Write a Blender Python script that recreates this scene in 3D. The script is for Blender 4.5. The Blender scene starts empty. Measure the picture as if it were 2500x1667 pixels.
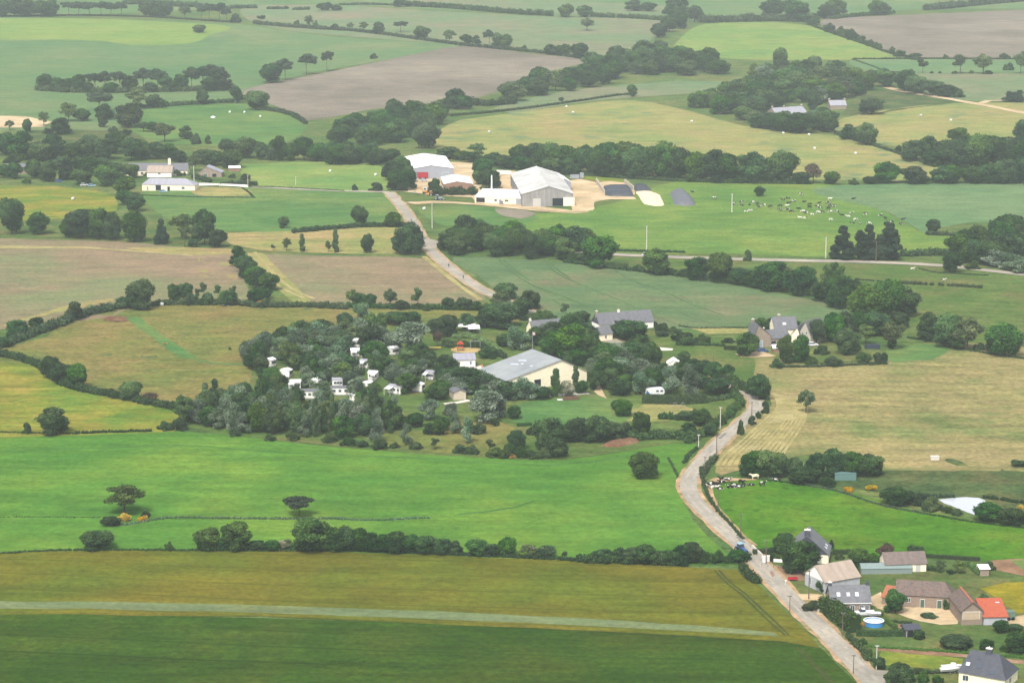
# Farmland, a camping site and farm hamlets seen from a low-flying aircraft.
import bpy, bmesh, math, random
import numpy as np
from mathutils import Vector, Matrix, geometry
HAZE, SKY, SUN, SUNAZ, EXPO, DENOISE = 0.000095, 0.15, 2.3, -160, 0.80, True
SC = bpy.context.scene
COL = SC.collection
R = math.radians
rnd = random.Random(7)
nrg = np.random.default_rng(11)
# ------------------------------------------------------------------ camera model (used to survey the ground from the photo)
FW, FH, FPX, CAMH = 2500.0, 1667.0, 5800.0, 185.0
PITCH = math.atan((FH / 2 + 372) / FPX)
CP, SP = math.cos(PITCH), math.sin(PITCH)

def H(x, y):
    """height of the rolling ground"""
    t = np.maximum(0, y - 1150.0)
    return (0.016 * t * t / (t + 300.0) + 2.2 * np.sin(x / 140 + 1.3) * np.cos(y / 190 + 0.4)
            + 1.6 * np.sin(x / 330 - y / 260))
YS = np.concatenate([np.arange(260, 1500, 3.0), np.arange(1500, 9000, 6.0)])

def gp(p):
    """point of the ground under a survey pixel"""
    a = (p[0] - FW / 2) / FPX; b = -(p[1] - FH / 2) / FPX
    dx, dy, dz = a, CP + b * SP, -SP + b * CP
    t = YS / dy
    d = CAMH + dz * t - H(dx * t, YS)
    neg = np.nonzero(d < 0)[0]
    i = int(neg[0]) if len(neg) else len(YS) - 1
    i = max(i, 1)
    f = d[i - 1] / (d[i - 1] - d[i])
    y = YS[i - 1] + f * (YS[i] - YS[i - 1])
    x = dx * y / dy
    return Vector((x, y, float(H(x, y))))

def pxm(g):
    """pixels per metre at a ground point"""
    return FPX / (g[1] * CP - (g[2] - CAMH) * SP)

TO = dict(A=(0, 0), B=(830, 0), C=(1660, 0), D=(0, 550), E=(830, 550), F=(1660, 550), G=(0, 1107), H=(830, 1107), I=(1660, 1107))
SCL = dict(A=2.8, B=2.8, C=2.8, D=2.8, E=2.8, F=2.8, G=2.8, H=2.8, I=2.8)
TO.update(V=(0, 0), Z=(560, 770), Y=(1000, 740), X=(940, 340), W=(1400, 410), U=(1160, 700), S=(1800, 760), Q=(280, 360), P=(1720, 1130))
SCL.update(V=0.9408, Z=4.704, Y=4.704, X=4.704, W=4.704, U=5.88, S=7.84, Q=6.533, P=7.84)
def T(k, x, y):
    return (TO[k][0] + x / SCL[k], TO[k][1] + y / SCL[k])
def TT(k, s):
    """'x,y x,y ...' in survey sheet k"""
    return [T(k, *map(float, w.split(','))) for w in s.split()]

# ------------------------------------------------------------------ objects
def link(name, me, parent=None, loc=None):
    o = bpy.data.objects.new(name, me); COL.objects.link(o)
    if parent is not None: o.parent = parent
    if loc is not None: o.location = loc
    return o
def tag(o, label, cat, group=None, kind=None):
    o['label'] = label
    o['category'] = cat
    if group: o['group'] = group
    if kind: o['kind'] = kind
    return o
def empty(name, loc, rz=0.0, label='', cat='', group=None):
    o = bpy.data.objects.new(name, None); COL.objects.link(o)
    o.location = loc; o.rotation_euler = (0, 0, rz); o.empty_display_size = 0.5
    return tag(o, label, cat, group)
def quad_mesh(name, co, mats, tone=None, midx=None, n=4, smooth=False):
    """fast mesh of separate n-gons: co is (k*n, 3)"""
    me = bpy.data.meshes.new(name)
    k = len(co) // n
    me.vertices.add(len(co)); me.vertices.foreach_set('co', np.asarray(co, dtype=np.float32).ravel())
    me.loops.add(k * n); me.loops.foreach_set('vertex_index', np.arange(k * n, dtype=np.int32))
    me.polygons.add(k); me.polygons.foreach_set('loop_start', np.arange(0, k * n, n, dtype=np.int32))
    if midx is not None: me.polygons.foreach_set('material_index', np.asarray(midx, dtype=np.int32))
    if tone is not None:
        a = me.attributes.new('tone', 'FLOAT', 'POINT'); a.data.foreach_set('value', np.asarray(tone, dtype=np.float32))
    me.update(calc_edges=True)
    for m in mats: me.materials.append(m)
    return me

class MB:
    """collects simple solids and builds one mesh"""
    def __init__(s): s.v = []; s.f = []; s.m = []
    def add(s, vs, fs, m=0):
        b = len(s.v); s.v += [tuple(v) for v in vs]; s.f += [tuple(i + b for i in f) for f in fs]; s.m += [m] * len(fs); return s
    def box(s, x0, y0, z0, x1, y1, z1, m=0):
        v = [(x0, y0, z0), (x1, y0, z0), (x1, y1, z0), (x0, y1, z0), (x0, y0, z1), (x1, y0, z1), (x1, y1, z1), (x0, y1, z1)]
        return s.add(v, [(3, 2, 1, 0), (4, 5, 6, 7), (0, 1, 5, 4), (1, 2, 6, 5), (2, 3, 7, 6), (3, 0, 4, 7)], m)
    def prism(s, prof, axis, a, b, m=0):
        """prof: 2-D outline; axis 'x' (prof = y,z), 'y' (prof = x,z) or 'z' (prof = x,y)"""
        n = len(prof)
        mk = dict(x=lambda p, t: (t, p[0], p[1]), y=lambda p, t: (p[0], t, p[1]), z=lambda p, t: (p[0], p[1], t))[axis]
        v = [mk(p, a) for p in prof] + [mk(p, b) for p in prof]
        f = [tuple(range(n)), tuple(range(2 * n - 1, n - 1, -1))] + [(i, i + n, (i + 1) % n + n, (i + 1) % n) for i in range(n)]
        return s.add(v, f, m)
    def tube(s, p, q, r0, r1=None, n=8, m=0):
        p, q = Vector(p), Vector(q); r1 = r0 if r1 is None else r1
        d = (q - p).normalized(); a = d.orthogonal().normalized(); b = d.cross(a)
        v = []
        for c, r in ((p, r0), (q, r1)):
            for i in range(n):
                t = 2 * math.pi * i / n
                v.append(c + a * (r * math.cos(t)) + b * (r * math.sin(t)))
        f = [(i, (i + 1) % n, (i + 1) % n + n, i + n) for i in range(n)] + [tuple(range(n - 1, -1, -1)), tuple(range(n, 2 * n))]
        return s.add(v, f, m)
    def ball(s, c, r, m=0, nu=10, nv=6):
        v = [(c[0], c[1], c[2] + r[2])]; f = []
        for j in range(1, nv):
            ph = math.pi * j / nv
            for i in range(nu):
                t = 2 * math.pi * i / nu
                v.append((c[0] + r[0] * math.sin(ph) * math.cos(t), c[1] + r[1] * math.sin(ph) * math.sin(t), c[2] + r[2] * math.cos(ph)))
        v.append((c[0], c[1], c[2] - r[2])); L = len(v) - 1
        for i in range(nu):
            f.append((0, 1 + i, 1 + (i + 1) % nu)); k = 1 + (nv - 2) * nu
            f.append((L, k + (i + 1) % nu, k + i))
            for j in range(nv - 2):
                a = 1 + j * nu
                f.append((a + i, a + nu + i, a + nu + (i + 1) % nu, a + (i + 1) % nu))
        return s.add(v, f, m)
    def mesh(s, name, mats, smooth=False):
        me = bpy.data.meshes.new(name); me.from_pydata(s.v, [], s.f)
        me.polygons.foreach_set('material_index', s.m)
        if smooth: me.polygons.foreach_set('use_smooth', [True] * len(s.f))
        for m in (mats if isinstance(mats, (list, tuple)) else [mats]): me.materials.append(m)
        bm = bmesh.new(); bm.from_mesh(me); bmesh.ops.recalc_face_normals(bm, faces=bm.faces); bm.to_mesh(me); bm.free()
        me.update(); return me
    def obj(s, name, mats, parent=None, loc=None, smooth=False):
        return link(name, s.mesh(name, mats, smooth), parent, loc)

# ------------------------------------------------------------------ materials
K = 0.50
def lin(c):
    c /= 255.0
    return c / 12.92 if c <= 0.04045 else ((c + 0.055) / 1.055) ** 2.4
def RGB(r, g, b, k=None):
    k = K if k is None else k
    return (lin(r) * k, lin(g) * k, lin(b) * k, 1.0)
def new_mat(name, rough=0.95, spec=0.05):
    m = bpy.data.materials.new(name); m.use_nodes = True
    nt = m.node_tree; bs = nt.nodes['Principled BSDF']
    bs.inputs['Roughness'].default_value = rough; bs.inputs['Specular IOR Level'].default_value = spec
    return m, nt, bs
def node(nt, t, **kw):
    n = nt.nodes.new(t)
    for k_, v in kw.items():
        if k_.startswith('i_'): n.inputs[k_[2:].replace('_', ' ')].default_value = v
        else: setattr(n, k_, v)
    return n
def noise(nt, vec, scale, detail=4.0, rough=0.55):
    n = node(nt, 'ShaderNodeTexNoise'); n.inputs['Scale'].default_value = scale
    n.inputs['Detail'].default_value = detail; n.inputs['Roughness'].default_value = rough
    if vec is not None: nt.links.new(vec, n.inputs['Vector'])
    return n.outputs['Fac']
def ramp(nt, fac, stops):
    r = node(nt, 'ShaderNodeValToRGB'); e = r.color_ramp.elements
    while len(e) < len(stops): e.new(0.5)
    for el, (p, c) in zip(e, stops): el.position = p; el.color = c
    nt.links.new(fac, r.inputs['Fac']); return r.outputs['Color']
def mix(nt, fac, a, b, mode='MIX'):
    n = node(nt, 'ShaderNodeMix', data_type='RGBA', blend_type=mode)
    for sock, v in ((n.inputs['Factor'], fac), (n.inputs[6], a), (n.inputs[7], b)):
        if hasattr(v, 'links'): nt.links.new(v, sock)
        else: sock.default_value = v
    return n.outputs[2]
def mapping(nt, vec, rz=0.0, sc=(1, 1, 1), loc=(0, 0, 0)):
    n = node(nt, 'ShaderNodeMapping'); n.inputs['Rotation'].default_value = (0, 0, rz)
    n.inputs['Scale'].default_value = sc; n.inputs['Location'].default_value = loc
    nt.links.new(vec, n.inputs['Vector']); return n.outputs['Vector']
def mth(nt, op, a, b=0.0, clamp=False):
    n = node(nt, 'ShaderNodeMath', operation=op, use_clamp=clamp)
    for i, v in enumerate((a, b)):
        if hasattr(v, 'links'): nt.links.new(v, n.inputs[i])
        else: n.inputs[i].default_value = v
    return n.outputs[0]
def grey(v): return (v, v, v, 1)

def field_mat(name, cols, patch=60.0, ang=0.0, stretch=5.0, streak=0.25, fine=0.35, lines=None, spots=None, seed=0.0):
    """vegetation or soil: three tones in patches, streaks along the working direction, fine tufts, tramlines, weeds"""
    m, nt, bs = new_mat(name, 1.0, 0.0)
    tn = TINT.get(name, (1, 1, 1)); cols = [tuple(a * b for a, b in zip(c, tn)) + (1.0,) for c in cols]
    if lines: lines = [(l[0], l[1], tuple(a * b for a, b in zip(l[2], tn)) + (1.0,), l[3], l[4]) for l in lines]
    if spots: spots = (tuple(a * b for a, b in zip(spots[0], tn)) + (1.0,),) + tuple(spots[1:])
    pos = node(nt, 'ShaderNodeNewGeometry').outputs['Position']
    p0 = mapping(nt, pos, 0, (1, 1, 1), (seed * 137, seed * 71, 0))
    c = ramp(nt, noise(nt, p0, 1.0 / patch, 5, 0.62), [(0.36, cols[0]), (0.5, cols[1]), (0.64, cols[2])])
    st = mapping(nt, p0, -ang, (1.0 / stretch, 1, 1))
    s1 = ramp(nt, noise(nt, st, 0.22, 3, 0.6), [(0.33, grey(1 - streak)), (0.67, grey(1 + streak))])
    c = mix(nt, 1.0, c, s1, 'MULTIPLY')
    s2 = ramp(nt, noise(nt, p0, 0.55, 3, 0.7), [(0.3, grey(1 - fine)), (0.7, grey(1 + fine))])
    c = mix(nt, 1.0, c, s2, 'MULTIPLY')
    s3 = ramp(nt, noise(nt, mapping(nt, p0, -ang, (0.55, 1, 1)), 0.11, 4, 0.75), [(0.32, (0.80, 0.84, 0.84, 1)), (0.5, grey(1.0)), (0.68, (1.20, 1.15, 1.10, 1))])
    c = mix(nt, 1.0, c, s3, 'MULTIPLY')
    if spots:
        f = ramp(nt, noise(nt, p0, spots[2], 3, 0.6), [(spots[1], grey(0)), (spots[1] + 0.06, grey(1))])
        c = mix(nt, f, c, spots[0])
    if lines:
        for (sp, wd, col, dang, amt) in lines:
            sx = node(nt, 'ShaderNodeSeparateXYZ'); nt.links.new(mapping(nt, pos, -(ang + dang)), sx.inputs[0])
            w = noise(nt, pos, 0.012, 2)
            yy = mth(nt, 'ADD', sx.outputs['Y'], mth(nt, 'MULTIPLY', w, 5.0))
            fr = mth(nt, 'FRACT', mth(nt, 'DIVIDE', yy, sp))
            on = mth(nt, 'LESS_THAN', fr, wd / sp)
            vis = mth(nt, 'MULTIPLY', on, ramp(nt, noise(nt, st, 0.05, 3), [(0.35, grey(amt * 0.15)), (0.6, grey(amt))]))
            c = mix(nt, vis, c, col)
    nt.links.new(c, bs.inputs['Base Color'])
    return m
def leaf_mat(name, dark, mid, light, var=0.15):
    m, nt, bs = new_mat(name, 0.8, 0.08)
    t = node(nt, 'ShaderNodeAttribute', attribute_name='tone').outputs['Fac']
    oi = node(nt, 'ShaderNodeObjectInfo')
    c = ramp(nt, t, [(0.1, dark), (0.5, mid), (0.92, light)])  # light stop raised to imitate sunlit clumps, scattered at random
    hs = node(nt, 'ShaderNodeHueSaturation')
    rr = oi.outputs['Random']
    nt.links.new(mth(nt, 'ADD', 0.5 - 0.028, mth(nt, 'MULTIPLY', rr, 0.046)), hs.inputs['Hue'])
    r2 = mth(nt, 'FRACT', mth(nt, 'MULTIPLY', rr, 7.31))
    nt.links.new(mth(nt, 'ADD', 1.1 - 2.2 * var, mth(nt, 'MULTIPLY', r2, 4.6 * var)), hs.inputs['Value'])
    r3 = mth(nt, 'FRACT', mth(nt, 'MULTIPLY', rr, 17.7))
    nt.links.new(mth(nt, 'ADD', 0.85, mth(nt, 'MULTIPLY', r3, 0.38)), hs.inputs['Saturation'])
    nt.links.new(c, hs.inputs['Color']); nt.links.new(hs.outputs[0], bs.inputs['Base Color'])
    return m
def wall_mat(name, a, b, scale=0.8, rough=0.9, bump=0.0, brick=None, streak=0.0, spec=0.15, ax=(1.6, 0.06, 0.06)):
    """mottled wall or roof skin; brick = (scale, mortar colour) adds courses, streak adds run-off weathering"""
    m, nt, bs = new_mat(name, rough, spec)
    pos = node(nt, 'ShaderNodeTexCoord').outputs['Object']
    c = ramp(nt, noise(nt, pos, scale, 5, 0.65), [(0.3, a), (0.7, b)])
    if streak:
        s = ramp(nt, noise(nt, mapping(nt, pos, 0, ax), 1.0, 4), [(0.35, grey(1 - streak)), (0.65, grey(1.0))])
        c = mix(nt, 1.0, c, s, 'MULTIPLY')
    if brick:
        v = node(nt, 'ShaderNodeTexVoronoi'); v.inputs['Scale'].default_value = brick[0]; nt.links.new(mapping(nt, pos, 0, (1, 1, 1.8)), v.inputs['Vector'])
        f = ramp(nt, v.outputs['Distance'], [(0.35, grey(0)), (0.6, grey(0.7))])
        c = mix(nt, f, c, brick[1])
    nt.links.new(c, bs.inputs['Base Color'])
    return m
def plain(name, col, rough=0.6, spec=0.3, metal=0.0):
    m, nt, bs = new_mat(name, rough, spec)
    pos = node(nt, 'ShaderNodeTexCoord').outputs['Object']
    s = ramp(nt, noise(nt, pos, 2.2, 4), [(0.3, tuple(x * 0.85 for x in col[:3]) + (1,)), (0.7, col)])
    nt.links.new(s, bs.inputs['Base Color']); bs.inputs['Metallic'].default_value = metal
    return m

# ------------------------------------------------------------------ ground sheets
def smooth_line(pts, step, closed=False):
    """Catmull-Rom through the points, resampled at about `step`"""
    P = [Vector((p[0], p[1])) for p in pts]; n = len(P); out = []
    for i in range(n if closed else n - 1):
        p1, p2 = P[i], P[(i + 1) % n]
        p0 = P[i - 1] if (closed or i > 0) else p1 * 2 - p2
        p3 = P[(i + 2) % n] if (closed or i < n - 2) else p2 * 2 - p1
        k = max(1, int((p2 - p1).length / step))
        for j in range(k):
            t = j / k
            out.append(0.5 * ((2 * p1) + (p2 - p0) * t + (2 * p0 - 5 * p1 + 4 * p2 - p3) * t * t + (3 * p1 - p0 - 3 * p2 + p3) * t ** 3))
    if not closed: out.append(P[-1])
    return out
def inside(poly, x, y):
    c = False; j = len(poly) - 1
    for i in range(len(poly)):
        if (poly[i][1] > y) != (poly[j][1] > y) and x < (poly[j][0] - poly[i][0]) * (y - poly[i][1]) / (poly[j][1] - poly[i][1]) + poly[i][0]:
            c = not c
        j = i
    return c
def seg_dist(poly, x, y):
    p = Vector((x, y)); best = 1e9
    for i in range(len(poly)):
        a, b = poly[i - 1], poly[i]; d = b - a
        t = max(0, min(1, (p - a).dot(d) / max(d.length_squared, 1e-9)))
        best = min(best, (a + d * t - p).length)
    return best
LZ = 0.03          # step between surface sheets
SURF = []          # outlines of the sheets with their height, so that things stand on the top one
def surf(x, y):
    top = 0.0
    for (x0, y0, x1, y1, P, w, z) in SURF:
        if z > top and x0 <= x <= x1 and y0 <= y <= y1 and (inside(P, x, y) if w is None else seg_open(P, x, y) < w): top = z
    return top
def seg_open(P, x, y):
    p = Vector((x, y)); best = 1e9
    for a, b in zip(P, P[1:]):
        d = b - a; t = max(0, min(1, (p - a).dot(d) / max(d.length_squared, 1e-9))); best = min(best, (a + d * t - p).length)
    return best
def sheet(name, px, mat, layer=1, curve=True, grid=22.0, mound=None, jit=0.35, kind='structure', label=None, cat=None, group=None):
    """a patch of ground surface whose outline is surveyed in pixels; mound = (height, shoulder) raises it into a heap"""
    W = [gp(p).to_2d() for p in px]
    step = grid * 0.7
    B = smooth_line(W, step, True) if curve else [a.lerp(b, j / k) for a, b in zip(W, W[1:] + W[:1]) for k in [max(1, int((b - a).length / step))] for j in range(k)]
    B = [b + Vector((rnd.uniform(-jit, jit), rnd.uniform(-jit, jit))) for b in B]
    xs = [b.x for b in B]; ys = [b.y for b in B]
    if not mound: SURF.append((min(xs), min(ys), max(xs), max(ys), B, None, LZ * layer))
    pts = list(B); nb = len(B)
    gx = min(xs) + grid / 2
    while gx < max(xs):
        gy = min(ys) + grid / 2
        while gy < max(ys):
            if inside(B, gx, gy): pts.append(Vector((gx + rnd.uniform(-.2, .2) * grid, gy + rnd.uniform(-.2, .2) * grid)))
            gy += grid
        gx += grid
    v, _, f, *_r = geometry.delaunay_2d_cdt(pts, [], [list(range(nb))], 1, 1e-4)
    o = Vector((sum(xs) / nb, sum(ys) / nb, 0)); o.z = float(H(o.x, o.y))
    co = []
    for p in v:
        z = float(H(p.x, p.y)) + LZ * layer
        if mound:
            d = seg_dist(B, p.x, p.y); t = min(1, d / mound[1])
            z += mound[0] * (1 - (1 - t) ** 2) * (1 + rnd.uniform(-.1, .1)) if d > 0.02 else -0.1
        co.append((p.x - o.x, p.y - o.y, z - o.z))
    me = bpy.data.meshes.new(name); me.from_pydata(co, [], f); me.materials.append(mat)
    if mound: me.polygons.foreach_set('use_smooth', [True] * len(f))
    bm = bmesh.new(); bm.from_mesh(me); bmesh.ops.recalc_face_normals(bm, faces=bm.faces)
    if sum(fc.normal.z for fc in bm.faces) < 0: bmesh.ops.reverse_faces(bm, faces=bm.faces)
    bm.to_mesh(me); bm.free()
    ob = link(name, me, None, o)
    if kind: ob['kind'] = kind
    if label: tag(ob, label, cat, group)
    return ob
def ribbon_pts(px, w, layer, step=6.0, wj=0.0, off=0.0):
    L = smooth_line([gp(p) for p in px], step)
    wm_ = max(w) if isinstance(w, (list, tuple)) else w
    if wm_ > 2: SURF.append((min(p.x for p in L) - wm_, min(p.y for p in L) - wm_, max(p.x for p in L) + wm_, max(p.y for p in L) + wm_, L, wm_ / 2, LZ * layer))
    out = []
    for i, p in enumerate(L):
        d = (L[min(i + 1, len(L) - 1)] - L[max(i - 1, 0)]).normalized(); n = Vector((-d.y, d.x))
        ww = (w if not isinstance(w, (list, tuple)) else w[0] + (w[1] - w[0]) * i / (len(L) - 1)) * (1 + rnd.uniform(-wj, wj))
        row = []
        for s in (-.5, -.17, .17, .5):
            q = p + n * (ww * s + off); row.append((q.x, q.y, float(H(q.x, q.y)) + LZ * layer))
        out.append(row)
    return out
def ribbon_mb(mb, px, w, layer, step=6.0, wj=0.0, off=0.0):
    rows = ribbon_pts(px, w, layer, step, wj, off)
    v = [c for r in rows for c in r]; f = []
    for i in range(len(rows) - 1):
        for j in range(3):
            a = i * 4 + j; f.append((a, a + 1, a + 5, a + 4))
    mb.add(v, f)
def ribbon(name, px_list, w, mat, layer=5, step=6.0, wj=0.0, kind='structure', off=0.0):
    mb = MB()
    if not isinstance(px_list[0], list): px_list = [px_list]
    for px in px_list: ribbon_mb(mb, px, w, layer, step, wj, off)
    o = mb.obj(name, mat); o['kind'] = kind
    me = o.data
    if sum(p.normal.z for p in me.polygons) < 0: me.flip_normals()
    return o
def world_ang(p, q):
    d = gp(q) - gp(p); return math.atan2(d.y, d.x)

TINT = dict(dark_wheat=(.60, .655, .32), ripening_barley=(.63, .70, .38), bright_pasture=(.88, .80, .56), dry_pasture=(.73, .785, .76), blue_green_wheat=(1.12, .89, .98), mown_hay=(.86, .90, 1.2),
            bare_soil=(.86, .92, .93), dry_hayfield=(.86, .88, .92), far_meadow=(.90, .76, .9), far_yellow_meadow=(.72, .80, .8), lush_paddock=(.74, .69, .42), yellow_green_meadow=(.8, .74, .55), pale_margin=(.75, .8, .75),
            mid_meadow=(.92, .80, .8), mown_meadow=(.85, .85, .85), far_pale_meadow=(.85, .82, 1.0), young_crop=(.95, .85, 1.0), herd_pasture=(1.0, .86, .82), rough_grass=(.8, .8, .8), lawn=(.75, .75, .75), garden_grass=(.8, .76, .8), rough_scrub=(.8, .8, .8),
            sandy_gravel=(1.22, 1.17, 1.12), worn_asphalt=(1.18, 1.13, 1.04), sandy_verge=(1.1, 1.02, 1.02), yellow_flower_meadow=(.8, .8, .7), wheel_track=(.7, .7, .7))
# ------------------------------------------------------------------ ground, fields, roads
a_near = world_ang(T('V', 200, 1388), T('V', 1700, 1437))
G1, G2, G3 = RGB(98, 132, 72), RGB(116, 142, 78), RGB(142, 148, 88)
M_ground = field_mat('rough_grass', [G1, G2, G3], 45, 0.3, 4, 0.22, 0.4)
M_dark = field_mat('dark_wheat', [RGB(74, 112, 50), RGB(86, 116, 54), RGB(100, 118, 58)], 34, a_near, 16, 0.2, 0.34,
                   lines=[(11.5, 0.8, RGB(58, 86, 44), 0, 0.7), (2.9, 0.7, RGB(98, 118, 58), 0, 0.3)], seed=1)
M_olive = field_mat('ripening_barley', [RGB(134, 144, 68), RGB(146, 140, 66), RGB(160, 144, 72)], 55, a_near, 26, 0.16, 0.24,
                    lines=[(12.5, 1.0, RGB(112, 118, 56), 0, 0.6)], seed=2)
M_pale = field_mat('pale_margin', [RGB(140, 158, 112), RGB(150, 162, 118), RGB(156, 164, 112)], 30, a_near, 14, 0.12, 0.2, seed=3)
M_green = field_mat('bright_pasture', [RGB(92, 154, 74), RGB(106, 164, 78), RGB(128, 174, 82)], 48, a_near, 7, 0.14, 0.22, seed=4)
M_herd = field_mat('herd_pasture', [RGB(102, 154, 76), RGB(118, 164, 80), RGB(140, 172, 86)], 60, 0.1, 5, 0.12, 0.22, seed=44)
M_yg = field_mat('yellow_green_meadow', [RGB(126, 168, 78), RGB(158, 172, 82), RGB(184, 176, 96)], 26, 0.9, 6, 0.2, 0.25, seed=5)
M_past = field_mat('dry_pasture', [RGB(138, 148, 78), RGB(160, 152, 86), RGB(176, 152, 96)], 38, 0.2, 3, 0.16, 0.32, spots=(RGB(110, 130, 84), 0.62, 0.09), seed=6)
M_brown = field_mat('drilled_soil', [RGB(140, 148, 104), RGB(156, 142, 110), RGB(166, 144, 116)], 80, a_near, 12, 0.1, 0.22, seed=7)
M_rough = field_mat('rough_hay', [RGB(150, 160, 92), RGB(172, 166, 104), RGB(186, 164, 112)], 35, 0.1, 5, 0.15, 0.25, seed=8)
M_g5 = field_mat('mid_meadow', [RGB(94, 150, 82), RGB(112, 160, 88), RGB(134, 166, 92)], 60, 0.1, 6, 0.13, 0.2, seed=9)
M_lg = field_mat('mown_meadow', [RGB(130, 172, 92), RGB(152, 180, 96), RGB(170, 182, 104)], 50, 0.2, 6, 0.13, 0.2, seed=10)
M_far = field_mat('far_meadow', [RGB(104, 158, 92), RGB(120, 164, 98), RGB(138, 168, 104)], 120, 0.05, 6, 0.1, 0.18, seed=11)
M_farp = field_mat('far_pale_meadow', [RGB(128, 164, 104), RGB(146, 162, 108), RGB(166, 160, 118)], 110, 0.05, 6, 0.12, 0.18, seed=12)
M_fary = field_mat('far_yellow_meadow', [RGB(152, 182, 92), RGB(164, 186, 94), RGB(176, 188, 100)], 90, 0.05, 6, 0.1, 0.16, seed=13)
M_soil = field_mat('bare_soil', [RGB(146, 132, 116), RGB(162, 146, 130), RGB(178, 162, 142)], 130, 0.15, 7, 0.09, 0.16, seed=14)
M_hay = field_mat('mown_hay', [RGB(158, 170, 88), RGB(180, 176, 94), RGB(190, 172, 100)], 48, 0.1, 5, 0.14, 0.22, spots=(RGB(138, 156, 92), 0.6, 0.03), seed=15)
M_crop = field_mat('blue_green_wheat', [RGB(98, 140, 90), RGB(108, 146, 94), RGB(128, 146, 102)], 45, 0.3, 5, 0.08, 0.2, spots=(RGB(142, 140, 108), 0.66, 0.05), seed=16)
M_crop2 = field_mat('young_crop', [RGB(112, 158, 98), RGB(122, 162, 102), RGB(132, 166, 106)], 80, 0.1, 6, 0.08, 0.2, seed=17)
M_hay2 = field_mat('dry_hayfield', [RGB(140, 152, 88), RGB(172, 162, 104), RGB(186, 168, 114)], 36, 0.08, 7, 0.2, 0.32, spots=(RGB(142, 154, 92), 0.64, 0.03), seed=18)
M_pad = field_mat('lush_paddock', [RGB(88, 152, 58), RGB(102, 164, 60), RGB(124, 168, 68)], 26, 0.3, 3, 0.12, 0.26, spots=(RGB(76, 130, 50), 0.62, 0.3), seed=19)
M_lawn = field_mat('lawn', [RGB(104, 138, 68), RGB(120, 146, 76), RGB(142, 146, 86)], 20, 0.1, 4, 0.16, 0.3, seed=20)
M_garden = field_mat('garden_grass', [RGB(98, 136, 70), RGB(116, 142, 76), RGB(142, 144, 86)], 14, 0.1, 4, 0.16, 0.3, seed=21)
M_scrub = field_mat('rough_scrub', [RGB(84, 112, 66), RGB(104, 124, 74), RGB(130, 132, 84)], 18, 0.1, 3, 0.22, 0.4, seed=22)
M_yel = field_mat('yellow_flower_meadow', [RGB(150, 152, 56), RGB(176, 164, 52), RGB(196, 176, 60)], 16, 0.2, 3, 0.15, 0.25, seed=23)
M_sand = field_mat('sandy_gravel', [RGB(196, 176, 142), RGB(212, 190, 154), RGB(224, 206, 172)], 12, 0.2, 3, 0.07, 0.14, seed=24)
M_earth = field_mat('brown_earth', [RGB(150, 118, 92), RGB(166, 132, 104), RGB(182, 150, 122)], 14, 0.2, 3, 0.1, 0.2, seed=25)
M_red = field_mat('reddish_heap', [RGB(116, 84, 64), RGB(140, 104, 82), RGB(156, 124, 98)], 6, 0.2, 3, 0.1, 0.3, seed=26)
M_playsand = field_mat('play_sand', [RGB(214, 186, 126), RGB(222, 194, 134), RGB(226, 200, 142)], 6, 0, 2, 0.05, 0.1, seed=27)
M_road = field_mat('worn_asphalt', [RGB(166, 162, 154), RGB(180, 175, 166), RGB(190, 185, 175)], 18, 1.0, 3, 0.05, 0.1, spots=(RGB(158, 153, 146), 0.7, 0.3), seed=28)
M_verge = field_mat('sandy_verge', [RGB(150, 150, 96), RGB(196, 170, 132), RGB(208, 182, 146)], 7, 1.0, 3, 0.1, 0.2, seed=29)
M_tram = field_mat('wheel_track', [RGB(86, 104, 56), RGB(96, 110, 60), RGB(108, 116, 64)], 10, 1.0, 3, 0.1, 0.2, seed=30)
M_tramc = field_mat('crop_wheel_track', [RGB(84, 118, 76), RGB(92, 124, 80), RGB(104, 130, 86)], 10, 1.0, 3, 0.1, 0.2, seed=31)
M_strawline = field_mat('bleached_grass', [RGB(176, 166, 108), RGB(188, 176, 118), RGB(198, 186, 130)], 14, 1.0, 4, 0.1, 0.2, seed=32)
M_conc = plain('concrete', RGB(226, 218, 204, .74), 0.9, 0.1)

# one ground sheet, finer where the camera looks
def ground():
    xs = np.concatenate([np.linspace(-3200, -820, 24), np.arange(-800, 801, 14.0), np.linspace(820, 3200, 24)])
    ys = np.concatenate([np.linspace(-400, 280, 12), np.arange(300, 1900, 14.0), np.arange(1900, 3400, 30.0), np.linspace(3450, 9000, 30)])
    X, Y = np.meshgrid(xs, ys); Z = H(X, Y)
    n, m = X.shape
    v = np.stack([X, Y, Z], -1).reshape(-1, 3)
    i = np.arange(n * m).reshape(n, m)
    f = np.stack([i[:-1, :-1], i[:-1, 1:], i[1:, 1:], i[1:, :-1]], -1).reshape(-1, 4)
    me = bpy.data.meshes.new('ground'); me.from_pydata(v.tolist(), [], f.tolist()); me.materials.append(M_ground)
    o = link('ground', me); o['kind'] = 'structure'; return float(v[:, 2].min())
ZMIN = ground()

def F(name, s, mat, layer=2, k='V', **kw):
    P = TT(k, s)
    if k == 'V':      # the fields run on well past the edges of the picture
        P = [(x + 620 if x > 2560 else (x - 560 if x < -40 else x), y + 190 if y > 1690 else y) for x, y in P]
    return sheet(name, P, mat, layer, **kw)
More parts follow.
